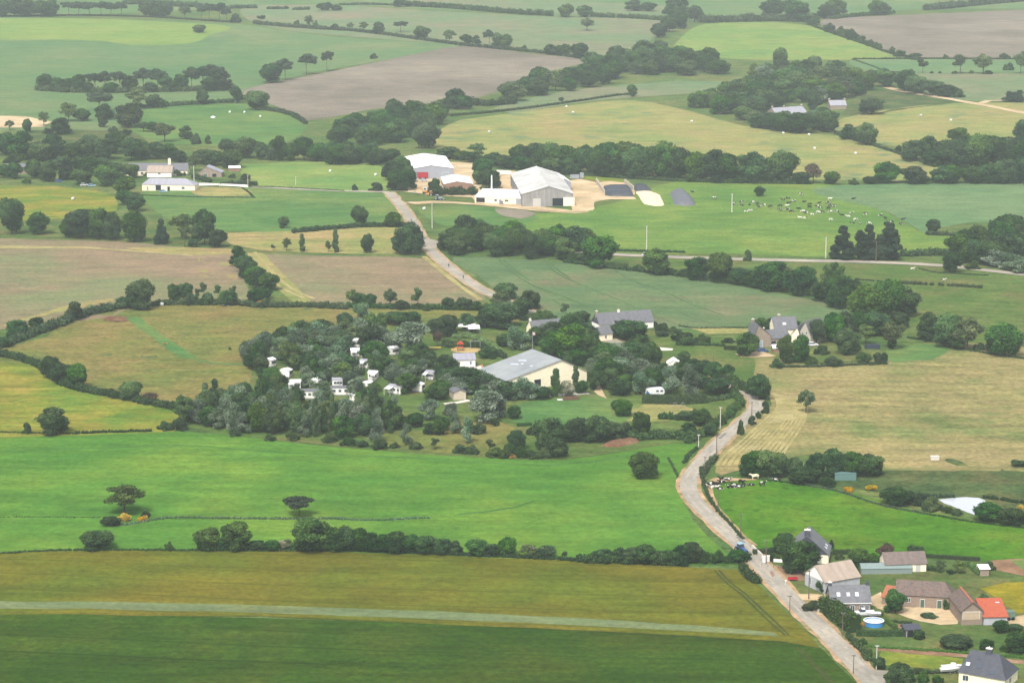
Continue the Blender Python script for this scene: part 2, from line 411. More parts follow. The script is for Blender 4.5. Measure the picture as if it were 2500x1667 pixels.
# far band
F('far_meadow', '-80,-14 400,-12 1100,-10 2430,-14 2430,14 2140,22 1860,40 1570,50 1240,36 760,10 560,16 300,30 -80,44', M_far, 1, grid=36)
F('far_meadow', '-80,44 120,42 540,56 640,70 760,84 930,96 1060,102 1000,118 760,160 570,204 540,235 420,250 240,300 60,300 -80,290', M_far, 2, grid=36)
F('far_yellow_meadow', '-80,46 120,43 400,52 530,62 480,82 440,100 300,104 150,92 -80,90', M_fary, 3, grid=36)
F('far_pale_meadow', '560,18 760,12 1000,26 1240,38 1540,50 1500,90 1360,135 1150,108 900,92 620,64', M_farp, 2, grid=36)
F('far_pale_meadow', '900,0 1300,4 1560,18 1540,40 1270,30 1020,14', M_farp, 3, grid=36)
F('far_field', '560,208 760,165 940,128 1065,107 1200,122 1345,140 1240,170 1150,208 1080,228 960,240 850,252 700,278 640,246', M_soil, 3, grid=34)
F('far_mown_field', '1560,92 1620,56 1780,52 1850,58 1950,92 2060,133 1900,138 1680,136 1560,120', M_lg, 3, grid=34)
F('far_field', '1885,52 2060,36 2430,8 2430,126 2120,135 1990,92', M_soil, 3, grid=36)
F('far_crop', '1950,142 2120,134 2430,130 2430,170 2200,168 2040,172', M_crop2, 3, grid=34)
F('far_pale_meadow', '2040,172 2200,170 2430,172 2430,232 2230,232 2120,205', M_farp, 3, grid=34)
F('hay_field', '1910,285 1980,262 2120,242 2240,236 2430,262 2430,345 2300,345 2120,345 1960,318', M_hay, 3, grid=34)
F('far_scrub', '1990,215 2070,205 2200,232 2100,248 1940,268', M_scrub, 3, grid=34)
F('far_meadow', '1130,250 1300,210 1560,186 1680,188 1640,210 1480,222 1300,240 1180,262', M_farp, 2, grid=34)
F('hay_field', '1010,300 1060,276 1150,264 1300,244 1440,230 1560,250 1700,288 1840,306 1960,316 2060,350 2160,390 2100,418 1900,414 1500,405 1240,380 1050,350 990,340', M_hay, 4, grid=35)
F('far_meadow', '330,255 440,238 560,240 640,250 700,272 690,310 600,345 480,335 380,330 300,300', M_g5, 3, grid=35)
F('sandy_lane', '-40,268 60,268 118,280 100,292 -40,300', M_sand, 4, grid=30)
F('rough_slope', '60,300 240,300 330,312 300,350 120,345 40,320', M_scrub, 3, grid=30)
# middle band
F('mown_field', '558,378 680,373 830,374 890,392 905,432 880,440 700,434 580,428', M_lg, 4, grid=25)
F('green_field', '330,440 470,436 590,429 740,436 885,446 930,490 905,512 700,530 510,532 380,500', M_g5, 4, grid=25)
F('dry_field', '-60,428 120,428 220,438 262,452 268,485 190,500 -60,520', M_yg, 4, grid=25)
F('meadow', '-60,520 150,505 330,500 520,530 520,560 330,560 -60,548', M_garden, 3, grid=25)
F('rough_hay_field', '520,536 700,530 905,522 930,560 930,584 740,582 600,576 530,562', M_rough, 4, grid=22)
F('drilled_field', '-60,552 150,552 400,566 530,580 560,640 560,700 400,700 290,712 160,742 -60,770', M_brown, 4, grid=22)
F('drilled_field', '600,584 740,588 905,590 970,594 1010,622 1060,655 1118,690 900,700 715,696 660,640', M_brown, 4, grid=22)
F('grass_track', '566,580 602,582 660,640 722,700 690,702 640,668 600,620', M_rough, 5, grid=18)
F('dry_pasture', '-60,830 30,795 130,752 285,704 450,694 700,700 900,706 1130,708 1200,760 1000,800 760,830 640,900 700,980 560,960 430,952 300,910 200,885 60,838', M_past, 4, grid=22)
F('meadow', '-60,828 60,836 120,852 200,890 300,918 430,956 400,992 200,1000 -60,1000', M_yg, 5, grid=20)
F('crop_field', '1040,592 1200,596 1360,608 1560,632 1760,668 1880,692 1960,714 1930,740 1860,756 1700,760 1560,756 1400,752 1280,740 1180,700 1120,650', M_crop, 4, grid=22)
F('cow_pasture', '1400,462 1250,492 1370,500 1560,415 1750,416 1920,428 2040,490 2130,540 2200,560 2080,592 1900,592 1700,584 1400,578 1180,520 1130,498 1260,490', M_herd, 3, grid=25)
F('cow_pasture', '1210,500 1400,470 1560,416 1780,418 1925,426 2030,484 2110,530 2210,548 2200,566 2080,594 1900,592 1700,584 1380,580 1230,540', M_herd, 4, grid=25)
F('farm_paddock', '960,478 1060,472 1200,486 1240,500 1180,520 1020,520 985,505', M_g5, 5, grid=20)
F('young_crop_field', '1920,427 2430,420 2430,505 2230,512 2150,545 2040,488', M_crop2, 5, grid=25)
F('rough_meadow', '1400,596 1620,592 2040,608 2430,640 2430,690 2100,668 1900,640 1560,622', M_lawn, 3, grid=25)
F('meadow', '2090,662 2250,656 2430,650 2430,760 2280,790 2080,766', M_lawn, 4, grid=22)
F('dry_hay_field', '1590,812 1700,800 1850,838 2040,820 2100,790 2180,786 2430,826 2430,1072 2200,1082 2040,1080 1850,1045 1660,1092 1640,1085 1650,1050 1712,985 1772,930 1764,900 1720,870 1680,845', M_hay2, 4, grid=20)
F('green_patch', '2036,800 2110,790 2190,790 2140,826 2050,832', M_g5, 5, grid=14)
F('marsh_meadow', '1960,1084 2200,1080 2430,1074 2430,1210 2250,1180 2080,1140 1960,1120 1830,1106', M_scrub, 4, grid=18)
F('paddock', '1622,1122 1660,1098 1740,1096 1830,1106 1960,1132 2100,1170 2250,1198 2430,1224 2430,1292 2200,1286 2000,1274 1850,1262 1730,1258 1690,1220 1640,1165', M_pad, 5, grid=16)
F('verge_grass', '1590,1150 1640,1090 1640,1040 1690,985 1780,930 1760,900 1840,960 1690,1050 1640,1110 1740,1262 1680,1240', M_lawn, 3, grid=16)
# campsite and hamlet ground
F('campsite_lawn', '420,980 560,900 600,800 760,770 1060,735 1240,745 1500,760 1720,800 1700,960 1640,1010 1540,1020 1420,1040 1290,1056 1000,1046 700,1018 520,1000', M_lawn, 5, grid=20)
F('bright_lawn', '1180,930 1380,912 1480,930 1400,980 1230,985 1180,970', M_g5, 6, grid=14)
F('yellow_lawn', '820,1000 960,990 1130,965 1200,1000 1180,1036 1000,1040', M_past, 6, grid=14)
F('dry_plot', '1410,935 1560,928 1620,950 1560,965 1440,968', M_rough, 6, grid=12)
F('hamlet_garden', '1730,1258 1850,1266 2000,1278 2200,1290 2430,1296 2430,1620 2100,1620 2010,1560 1890,1410 1850,1370 1760,1310', M_garden, 5, grid=14)
# near band
F('big_green_field', '-80,1000 200,998 400,990 540,1000 700,1020 1000,1046 1200,1056 1290,1058 1420,1040 1500,1018 1600,1020 1604,1032 1575,1066 1560,1105 1563,1145 1590,1195 1650,1256 1694,1296 1350,1290 1000,1278 700,1266 400,1262 -80,1280', M_green, 4, grid=16)
F('olive_barley_field', '-80,1276 400,1262.5 700,1264.5 1000,1276 1350,1290.5 1694,1309 1722,1326 1784,1387 1862,1458 1885,1488 1790,1472 1300,1446 600,1416 -80,1409', M_olive, 6, grid=14, curve=False)
F('pale_crop_strip', '-80,1379 200,1383 600,1391 1000,1405 1300,1419 1600,1437 1780,1454 1792,1462 1600,1451 1300,1436 1000,1422 600,1408 200,1399 -80,1396', M_pale, 7, grid=10, curve=False)
F('dark_wheat_field', '-80,1409 200,1412 600,1420 1000,1435 1300,1448 1600,1463 1800,1476 1885,1490 1925,1528 1982,1586 2200,1640 -80,1640', M_dark, 7, grid=14, curve=False)
F('yellow_meadow', '2250,1352 2310,1338 2430,1338 2430,1420 2330,1408 2300,1380', M_yel, 7, grid=8)
F('bare_plot', '2270,1288 2330,1284 2430,1300 2430,1330 2352,1324', M_earth, 7, grid=8)
F('green_plot', '2318,1288 2430,1288 2430,1322 2360,1316', M_g5, 8, grid=8)
F('earth_yard', '1755,1298 1810,1302 1880,1310 1888,1332 1800,1334 1770,1320', M_earth, 7, grid=6)
F('stone_yard', 'I1', M_sand) if False else None
F('gravel_yard', '1300,985 1420,1010 1500,1050 1700,1050 1870,1065 1900,1120 1900,1165 1780,1172 1640,1150 1480,1100 1340,1060', M_sand, 7, 'I', grid=5)
F('gravel_yard', '1380,945 1300,980 1300,1040 1345,1050 1385,1000', M_sand, 6, 'I', grid=5)
F('gravel_yard', '2230,1140 2400,1100 2400,1190 2250,1185', M_sand, 7, 'I', grid=5)
F('white_terrace', '1110,1072 1330,1080 1345,1112 1180,1112', M_conc, 8, 'I', grid=4, curve=False)
F('earth_strip', '1340,1325 1600,1345 1950,1372 2400,1425 2400,1445 1950,1398 1600,1372 1350,1350', M_earth, 7, 'I', grid=6)
F('mown_lawn', '1380,1350 1600,1376 1930,1402 1930,1478 1640,1470 1400,1450', M_yg, 7, 'I', grid=6)
F('earth_yard', '1440,1170 1560,1172 1540,1195 1460,1195', M_earth, 7, 'I', grid=4)
# farm yard
F('farm_yard', '0,1300 200,1305 440,1310 520,1340 900,1345 1100,1385 1260,1410 1600,1425 1720,1380 1740,1330 1720,1280 1760,1240 1590,1235 1600,1180 1100,1160 1060,1200 1100,1290 930,1320 900,1200 930,1110 760,1100 770,1240 930,1330 620,1325 440,1290 200,1285', M_sand, 5, 'B', grid=14) if False else None
F('farm_yard', '290,1305 440,1312 620,1335 900,1352 930,1390 1240,1425 1500,1450 1690,1452 1735,1420 1730,1380 1850,1365 2030,1365 2010,1345 1790,1330 1740,1255 1600,1240 1590,1440 1240,1400 920,1330 930,1250 700,1250 520,1260 460,1310', M_sand, 6, 'B', grid=10, curve=False)
F('farm_yard', '470,1220 930,1230 940,1290 700,1330 480,1310', M_sand, 6, 'B', grid=10)
F('farm_yard', '760,1110 900,1112 940,1160 930,1230 960,1310 900,1330 840,1240 780,1240', M_sand, 7, 'B', grid=10)
F('farm_yard', '1080,1175 1200,1170 1200,1330 1080,1320', M_sand, 7, 'B', grid=10)
F('farm_yard', '1560,1240 1740,1245 1770,1330 1850,1360 1740,1385 1730,1440 1600,1450', M_sand, 7, 'B', grid=10)
F('farm_yard', '440,1385 640,1375 900,1390 1240,1425 1500,1452 1700,1455 1600,1462 1300,1440 900,1400 640,1392 520,1398', M_sand, 7, 'B', grid=10)
F('grass_island', '425,1352 520,1338 640,1345 650,1370 520,1382 430,1380', M_lawn, 9, 'B', grid=8)
F('yellow_verge', '1670,1205 1960,1232 1960,1252 1760,1242 1680,1230', M_yg, 8, 'B', grid=8)
F('silage_floor', '1760,1250 1960,1252 2010,1340 1800,1340', M_sand, 9, 'B', grid=8)
F('earth_patch', '1060,1430 1250,1440 1350,1460 1240,1500 1120,1480', M_soil, 8, 'B', grid=10)
F('white_yard', '1075,1165 1165,1170 1165,1195 1085,1195', M_conc, 9, 'B', grid=8)
# patches
F('red_earth_patch', '690,640 760,622 860,630 900,655 800,665 720,655', M_red, 7, 'D', grid=6)
F('dark_path', '930,640 1000,690 1080,760 1200,845 1300,905 1450,945 1450,952 1290,922 1190,860 1070,775 990,705', M_g5, 7, 'D', grid=6) if False else None
ribbon('grass_path', [TT('D', '900,630 990,700 1080,765 1200,850 1300,910')], 5.0, M_g5, 7, 6, 0.3)
ribbon('grass_path', [TT('D', '1300,910 1450,945 1600,952 1710,958')], 1.8, M_g5, 7, 6, 0.3)
F('sand_pit', '760,848 860,840 990,845 1020,860 930,872 800,872', M_playsand, 8, 'E', grid=4)
F('patio', '890,975 960,960 1010,985 1150,1050 1140,1075 1000,1070 930,1010', M_conc, 8, 'E', grid=5, curve=False)
F('gravel_path', '1735,1140 1755,1080 1785,1080 1795,1140 1820,1190 1760,1165', M_sand, 8, 'E', grid=5)
F('gravel_drive', '2075,832 2180,838 2275,845 2275,858 2185,860 2090,872', M_conc, 8, 'E', grid=5)
F('gravel_drive', '1870,775 1955,800 1945,812 1865,788', M_sand, 8, 'E', grid=5)
F('hay_strip', '60,705 470,712 470,745 200,748', M_rough, 7, 'F', grid=12)
F('sandy_yard', '370,882 470,868 560,866 650,900 520,905 420,905', M_sand, 8, 'F', grid=6)
F('garden_plot', '870,890 1200,885 1210,930 880,940', M_garden, 8, 'F', grid=8)
F('white_drive', '1330,1255 1500,1258 1700,1275 1700,1285 1500,1270 1330,1275', M_conc, 8, 'A', grid=10)
F('dry_lawn', '1330,1285 1660,1290 1720,1335 1500,1345 1330,1335', M_rough, 8, 'A', grid=10)
F('pale_margin', '0,140 610,150 1320,205 1320,212 600,160 0,160', M_strawline, 6, 'D', grid=9, curve=False)
F('pale_margin', '0,690 250,612 480,548 780,500 770,520 480,575 200,650 0,700', M_rough, 6, 'D', grid=9)
F('pale_margin', '860,158 1560,160 1580,195 1340,205', M_rough, 6, 'D', grid=9)
for q in ('1350,225 1365,225 1368,250 1352,250', '1365,300 1410,310 1412,322 1370,318', '1360,345 1420,345 1425,355 1365,355', '1500,255 1580,262 1580,276 1505,275', '1550,340 1635,345 1630,368 1552,362'):
    F('pale_patch', q, M_rough, 6, 'D', grid=9)
ribbon('wheel_track', [TT('D', '1740,185 1850,310 1960,410 2060,470 2150,505'), TT('D', '1700,200 1790,310 1880,395 1960,450 2080,500')], 1.6, M_strawline, 7, 8, 0.3)
# tramlines and wheel marks
ribbon('tramline', [TT('E', s) for s in ('1090,240 1160,310 1250,375 1330,420 1500,480 1700,560 1900,640 2040,700',
        '1120,240 1190,305 1280,370', '1410,262 1470,320 1550,365 1700,430 1900,510 2100,600 2352,700', '1440,262 1500,318 1570,360',
        '1880,312 1940,350 2010,385 2200,450 2352,520', '1450,510 1500,540 1530,570')] + [TT('F', s) for s in ('0,510 130,560 300,620', '0,600 100,640 200,670', '60,660 250,668 480,672')], 0.9, M_tramc, 6, 8, 0.3)
ribbon('tramline', [TT('I', s) for s in ('235,800 330,900 430,975 530,1075 640,1180 720,1245', '265,800 350,890 450,965 550,1060 660,1160 745,1245',
        '800,1330 860,1400 960,1500 1020,1570', '830,1340 900,1420 980,1500 1045,1570')], 0.55, M_tram, 9, 5, 0.25)
M_gtrack = field_mat('grass_wheel_track', [RGB(78, 128, 62), RGB(86, 134, 66), RGB(98, 140, 70)], 10, 1.0, 3, 0.1, 0.2, seed=33)
ribbon('wheel_track', [TT('H', '0,15 400,28 800,50 1100,72 1400,84 1700,62 1980,15'), TT('G', '0,-15 300,-25 700,-35 1200,-55 1600,-30 2000,0 2352,8'),
        TT('H', '800,418 1000,400 1200,370 1330,325')], 0.9, M_gtrack, 6, 8, 0.4)
# curved windrows of hay
mb = MB()
for i in range(11):
    t = i / 10
    P = [T('F', 640 + 190 * t, 1150 + 40 * t), T('F', 668 + 190 * t, 1200 + 40 * t), T('F', 660 + 200 * t, 1262 + 40 * t), T('F', 560 + 270 * t, 1350 + 30 * t),
         T('F', 430 + 330 * t, 1470 + 12 * t), T('F', 300 + 400 * t, 1580 - 10 * t), T('F', 250 + 420 * t, 1650 - 25 * t)]
    ribbon_mb(mb, P, 1.15, 8, 4, 0.35)
hr = mb.obj('hay', M_strawline)
tag(hr, 'curved windrows of cut hay beside the road bend', 'hay', kind='stuff')
# roads: sandy shoulder under worn asphalt
RD = TT('V', '2420,1900 2250,1790 2100,1660 2005,1568 1905,1462 1825,1385 1755,1308 1700,1250 1640,1195 1592,1145 1582,1105 1612,1060 1660,1010 1712,965 1738,932 1722,905 1685,886 1640,860')
ribbon('road_shoulder', [RD], [7.6, 6.8], M_verge, 8, 5, 0.12)
ribbon('road', [RD], [5.4, 4.8], M_road, 10, 5)
M_wear = field_mat('tyre_polished_asphalt', [RGB(184, 178, 166), RGB(196, 190, 176), RGB(204, 198, 184)], 9, 1.0, 3, 0.08, 0.12, seed=51)
M_patch = field_mat('patched_asphalt', [RGB(146, 143, 137), RGB(156, 152, 146), RGB(164, 160, 153)], 5, 1.0, 3, 0.08, 0.12, seed=52)
for of_ in (-1.25, 1.0): ribbon('road_wheel_track', [RD], .8, M_wear, 11, 5, .4, off=of_)
for a_, b_ in ((7, -1.2), (12, 1.1)): ribbon('road_patch', [[RD[a_], tuple(RD[a_][i] * .72 + RD[a_ + 1][i] * .28 for i in (0, 1))]], 1.1, M_patch, 12, 2, .3, off=b_)
RD2 = TT('V', '1450,800 1330,760 1230,722 1135,680 1080,650 1020,605 985,570 968,548 948,512 925,478 893,442')
ribbon('road_shoulder', [RD2], 7.4, M_verge, 8, 5, 0.1)
ribbon('road', [RD2], 5.2, M_road, 10, 5)
F('road', '975,548 1000,553 1012,566 985,575 968,556', M_road, 11, grid=8)
ribbon('sand_track', [TT('V', '974,590 1000,612 1060,660 1105,690')], 2.4, M_strawline, 8, 6, 0.2)
ribbon('road', [TT('V', '1310,580 1420,586 1560,592 1760,598 2000,603 2150,610 2250,620 2430,642 2950,715')], 6.5, M_road, 9, 8)
ribbon('lane', [TT('V', '893,442 800,440 700,436 580,430')], 4.5, M_road, 9, 8)
ribbon('farm_track', [TT('C', '1410,600 1550,632 1700,655 1930,695 2100,725 2400,785'), TT('C', '2050,710 2110,692 2210,690')], 7.0, M_sand, 8, 10, 0.2)
ribbon('driveway', [TT('I', '770,985 900,985 1000,992')], 5.0, M_sand, 9, 4, 0.1)
ribbon('driveway', [TT('I', '860,1095 930,1090 980,1085')], 4.0, M_sand, 9, 4, 0.1)
F('road_apron', '760,960 900,985 880,1060 900,1100 830,1060', M_verge, 8, 'I', grid=4)
F('road_apron', '1280,1480 1420,1490 1430,1600 1330,1600', M_road, 11, 'I', grid=4)
F('gravel_apron', '200,185 240,170 400,172 560,182 400,188 250,200', M_verge, 8, 'I', grid=4)
ribbon('field_margin', [TT('I', '185,205 215,300 260,390 330,470 420,560 500,635')], 2.2, M_verge, 9, 4, 0.4)
ribbon('campsite_path', [TT('E', '1150,1180 1400,1170 1560,1160 1700,1150')], 3.0, M_conc, 8, 5, 0.1)
ribbon('campsite_path', [TT('Y', '400,1165 560,1145 690,1120')], 2.5, M_conc, 8, 5, 0.1)
# pond
M_water, nt, bs = new_mat('pond_water', 0.08, 0.5)
bs.inputs['Base Color'].default_value = RGB(222, 226, 230, .55)  # milky colour stands in for the bright sky mirrored in the water
pw = F('pond', '1770,318 1850,305 1950,300 2050,308 2085,322 2075,360 2040,400 2010,425 1960,408 1900,380 1850,360 1800,345', M_water, 7, 'I', grid=6)

# ------------------------------------------------------------------ foliage
def leaf_cloud(L, dens, size, rng, core=0.8, jit=0.5, asp=1.0):
    """L: (n,7) lumps = centre, radii, tone.  Leaf sprays over the outer skin of the lumps, with a dense heart inside each"""
    L = np.asarray(L, float); C0, RR, TN = L[:, :3], L[:, 3:6], L[:, 6]
    co = []; tn = []
    for i in range(len(L)):
        area = 4 * math.pi * (RR[i].prod()) ** (2 / 3)
        n = max(6, int(area * dens))
        d = rng.normal(size=(n, 3)); d /= np.linalg.norm(d, axis=1)[:, None]
        p = C0[i] + d * RR[i] * (0.98 + 0.16 * rng.normal(size=(n, 1)).clip(-1.6, 2.2))
        keep = np.ones(n, bool)
        for j in range(len(L)):
            if j != i and np.linalg.norm((C0[i] - C0[j])) < (RR[i].max() + RR[j].max()):
                keep &= (np.linalg.norm((p - C0[j]) / RR[j], axis=1) > 0.72)
        p = p[keep]; d = d[keep]; n = len(p)
        if n == 0: continue
        nn = d / RR[i]; nn /= np.linalg.norm(nn, axis=1)[:, None]
        nn = nn + rng.normal(size=(n, 3)) * jit; nn /= np.linalg.norm(nn, axis=1)[:, None]
        a = np.cross(nn, rng.normal(size=(n, 3))); a /= np.linalg.norm(a, axis=1)[:, None]
        b = np.cross(nn, a)
        s = size * rng.uniform(0.55, 1.35, (n, 1)) * 0.5
        q = np.stack([p - a * s, p - b * s * asp, p + a * s, p + b * s * asp], 1)
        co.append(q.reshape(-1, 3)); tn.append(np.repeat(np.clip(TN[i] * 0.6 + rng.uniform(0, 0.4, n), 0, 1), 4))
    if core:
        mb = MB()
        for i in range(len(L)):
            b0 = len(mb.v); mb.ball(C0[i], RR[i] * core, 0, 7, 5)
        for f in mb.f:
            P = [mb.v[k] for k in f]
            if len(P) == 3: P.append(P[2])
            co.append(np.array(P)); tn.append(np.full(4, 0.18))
    return np.concatenate(co), np.concatenate(tn)
def fix_quads(name, co, tn, mats, midx=None):
    return quad_mesh(name, co, mats, tn, midx)
def lumps_round(rng, n, rx, zc, rz, lr, spread=0.62):
    out = []
    for i in range(n):
        d = rng.normal(size=3); d /= np.linalg.norm(d)
        k = spread * rng.uniform(0.55, 1.0) ** 0.5 if i else 0
        r = lr * rng.uniform(0.7, 1.3)
        c = np.array([d[0] * rx * k / .62 * .72, d[1] * rx * k / .62 * .72, zc + d[2] * rz * k / .62 * .72])
        c[2] = max(c[2], zc - rz + r * 0.5)
        out.append([*c, r, r, r * 0.85, rng.uniform(0.15, 1.0)])
    return out
def trunk_mb(rng, h, r, limbs, top):
    mb = MB(); p = Vector((0, 0, -0.05)); q = Vector((rng.uniform(-.02, .02), rng.uniform(-.02, .02), h))
    mb.tube(p, q, r, r * 0.72, 7)
    for i in range(limbs):
        a = 2 * math.pi * (i + rng.uniform(-.3, .3)) / max(limbs, 1); k = rng.uniform(0.5, 1.0)
        s = q.lerp(p, 0.25 * rng.uniform(0, 1)); m_ = s + Vector((math.cos(a) * .13 * k, math.sin(a) * .13 * k, (top - h) * .45))
        e = m_ + Vector((math.cos(a) * .16 * k, math.sin(a) * .16 * k, (top - h) * .4))
        mb.tube(s, m_, r * .55, r * .36, 6); mb.tube(m_, e, r * .36, r * .14, 5)
    mb.tube(q, (q.x, q.y, top), r * .7, r * .15, 6)
    return mb
M_bark = plain('bark', RGB(98, 88, 76), 0.95, 0.05)
M_barkp = plain('pine_bark', RGB(132, 108, 92), 0.95, 0.05)
LK = 0.50
def LC(r, g, b): return RGB(r, g, b, LK)
LM = dict(
    o=leaf_mat('leaves_green', LC(36, 64, 34), LC(62, 98, 48), LC(108, 144, 72)),
    d=leaf_mat('leaves_dark', LC(30, 56, 36), LC(50, 84, 46), LC(90, 126, 66)),
    l=leaf_mat('leaves_pale', LC(60, 88, 52), LC(92, 118, 70), LC(132, 152, 96)),
    p=leaf_mat('pine_needles', LC(44, 64, 48), LC(62, 84, 60), LC(84, 104, 74)),
    c=leaf_mat('cypress_needles', LC(32, 52, 42), LC(44, 66, 50), LC(60, 84, 60)),
    k=leaf_mat('poplar_leaves', LC(50, 76, 48), LC(78, 106, 64), LC(118, 142, 90)),
    s=leaf_mat('silver_leaves', LC(58, 84, 60), LC(98, 124, 92), LC(168, 184, 158)),
    b=leaf_mat('bush_leaves', LC(38, 60, 36), LC(62, 90, 50), LC(98, 124, 70)),
    r=leaf_mat('rust_leaves', LC(86, 74, 58), LC(116, 96, 78), LC(140, 122, 98)),
    w=leaf_mat('blossom', LC(76, 96, 64), LC(150, 152, 120), LC(208, 202, 176)),
    g=leaf_mat('gorse_flowers', LC(70, 88, 44), RGB(176, 148, 48, .6), RGB(236, 186, 44, .8), 0.03),
    h=leaf_mat('hedge_leaves', LC(40, 62, 38), LC(62, 90, 50), LC(98, 122, 70)),
    t=leaf_mat('young_leaves', LC(54, 78, 50), LC(76, 100, 60), LC(104, 126, 78)),
    y=leaf_mat('light_hedge_leaves', LC(76, 108, 52), LC(106, 140, 64), LC(138, 164, 80)))
def proto(kind, seed):
    rng = np.random.default_rng(seed * 7 + ord(kind))
    core, jit, size, dens, asp = 0.8, 0.5, 0.052, 1500, 1.0
    tr = None; bark = M_bark
    if kind in 'od':
        n = int(rng.integers(30, 42))
        L = lumps_round(rng, n, .42, .56, .43, .125)
        core = .74; dens = 1700; size = .044; jit = .65
        L += [[*(rng.uniform(-.25, .25, 2)), rng.uniform(.18, .32), .14, .14, .12, rng.uniform(.1, .5)] for _ in range(5)]
        tr = trunk_mb(rng, .3, .035, 5, .8)
    elif kind == 'l':
        L = []
        for i in range(30):
            d = rng.normal(size=3); d /= np.linalg.norm(d); r = rng.uniform(.07, .14)
            r *= .85; L.append([d[0] * .42 * rng.uniform(.4, 1), d[1] * .42 * rng.uniform(.4, 1), .62 + d[2] * .34 * rng.uniform(.5, 1), r * 1.3, r * 1.3, r * .7, rng.uniform(.1, 1)])
        core, jit, size, dens = 0.5, 0.8, .046, 950
        tr = trunk_mb(rng, .26, .03, 6, .88)
    elif kind == 'p':
        L = []
        for i in range(17):
            a = rng.uniform(0, 6.28); k = rng.uniform(0, .38); r = rng.uniform(.09, .15)
            L.append([math.cos(a) * k, math.sin(a) * k, .78 + rng.uniform(-.14, .12) - k * .3, r * 1.2, r * 1.2, r * .62, rng.uniform(.1, .9)])
        for i in range(3):
            a = rng.uniform(0, 6.28); L.append([math.cos(a) * .3, math.sin(a) * .3, rng.uniform(.5, .62), .11, .11, .05, rng.uniform(.1, .6)])
        core, jit, dens = 0.7, 0.7, 1400
        tr = trunk_mb(rng, .55, .022, 6, .9); bark = M_barkp
    elif kind == 'c':
        L = []
        for i in range(34):
            z = rng.uniform(.06, .97); rr = .44 * (1 - z) ** .7 + .03; a = rng.uniform(0, 6.28); k = rr * rng.uniform(.4, .85); r = .06 + rr * .3
            L.append([math.cos(a) * k, math.sin(a) * k, z, r * 1.1, r * 1.1, r * .55, rng.uniform(.1, .9)])
        dens = 1500; tr = trunk_mb(rng, .3, .03, 0, .95)
    elif kind == 'k':
        L = []
        for i in range(26):
            z = rng.uniform(.08, .96); rr = .42 * math.sin(min(1, z * 1.15) ** .6 * math.pi) ** .7 + .05; a = rng.uniform(0, 6.28); k = rr * rng.uniform(.1, .7)
            L.append([math.cos(a) * k, math.sin(a) * k, z, .2, .2, .075, rng.uniform(.1, 1)])
        core, jit, dens = .6, .8, 1500; tr = trunk_mb(rng, .3, .05, 0, .95)
    elif kind == 's':
        n = 18; L = []
        for i in range(n):
            z = rng.uniform(.16, .9); rr = .42 * math.sin(min(1, z * 1.05) ** .75 * math.pi) ** .6; a = rng.uniform(0, 6.28); k = rr * rng.uniform(.2, .8)
            r = rng.uniform(.10, .17); L.append([math.cos(a) * k, math.sin(a) * k, z, r, r, r * .9, rng.uniform(.1, 1)])
        core, jit, size, dens, asp = .62, 1.0, .055, 1250, .6; tr = trunk_mb(rng, .25, .03, 4, .85)
    elif kind == 't':
        L = []
        for i in range(10):
            z = rng.uniform(.5, .93); r = rng.uniform(.08, .16); L.append([rng.uniform(-.25, .25), rng.uniform(-.25, .25), z, r * 1.2, r * 1.2, r * .7, rng.uniform(.1, 1)])
        core, jit, dens = .6, .8, 1400; tr = trunk_mb(rng, .5, .03, 3, .9)
    elif kind == 'r':
        L = lumps_round(rng, 16, .40, .6, .36, .13); core, jit, dens = 0, 1.2, 900; tr = trunk_mb(rng, .3, .03, 6, .85)
    elif kind == 'w':
        L = lumps_round(rng, 16, .42, .5, .46, .17); core = .75
    elif kind == 'g':
        L = [[rng.uniform(-.4, .4), rng.uniform(-.25, .25), rng.uniform(.25, .6), .2, .2, .3, rng.uniform(.4, 1)] for _ in range(12)]; core = .6; jit = 1.0; dens = 900
    else:
        L = []
        for i in range(26):
            a = rng.uniform(0, 6.28); k = rng.uniform(0, .40); r = rng.uniform(.09, .16); z = rng.uniform(.12, .8) * (1 - k * .8)
            L.append([math.cos(a) * k, math.sin(a) * k, z, r, r, r * rng.uniform(1.0, 1.9), rng.uniform(.1, 1)])
        core, jit, dens = .74, .9, 1500
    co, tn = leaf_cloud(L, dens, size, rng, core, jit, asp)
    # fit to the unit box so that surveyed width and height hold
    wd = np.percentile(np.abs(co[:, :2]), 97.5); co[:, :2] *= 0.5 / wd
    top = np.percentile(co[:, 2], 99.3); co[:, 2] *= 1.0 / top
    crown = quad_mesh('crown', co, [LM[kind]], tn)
    if tr is None: return crown, None, crown
    trunk = tr.mesh('trunk', bark)
    # one-piece version for trees a few pixels high
    tv = np.array(tr.v); tq = [list(f) if len(f) == 4 else None for f in tr.f]
    q = np.array([tv[f] for f in tq if f]).reshape(-1, 3)
    one = quad_mesh('tree', np.concatenate([co, q]), [LM[kind], bark], np.concatenate([tn, np.full(len(q), .3)]),
                    [0] * (len(co) // 4) + [1] * (len(q) // 4))
    return crown, trunk, one
NV = dict(o=5, d=5, l=3, p=3, c=2, k=3, s=4, b=5, t=2, r=2, w=2, g=2)
PROTO = {k: [proto(k, i) for i in range(n)] for k, n in NV.items()}
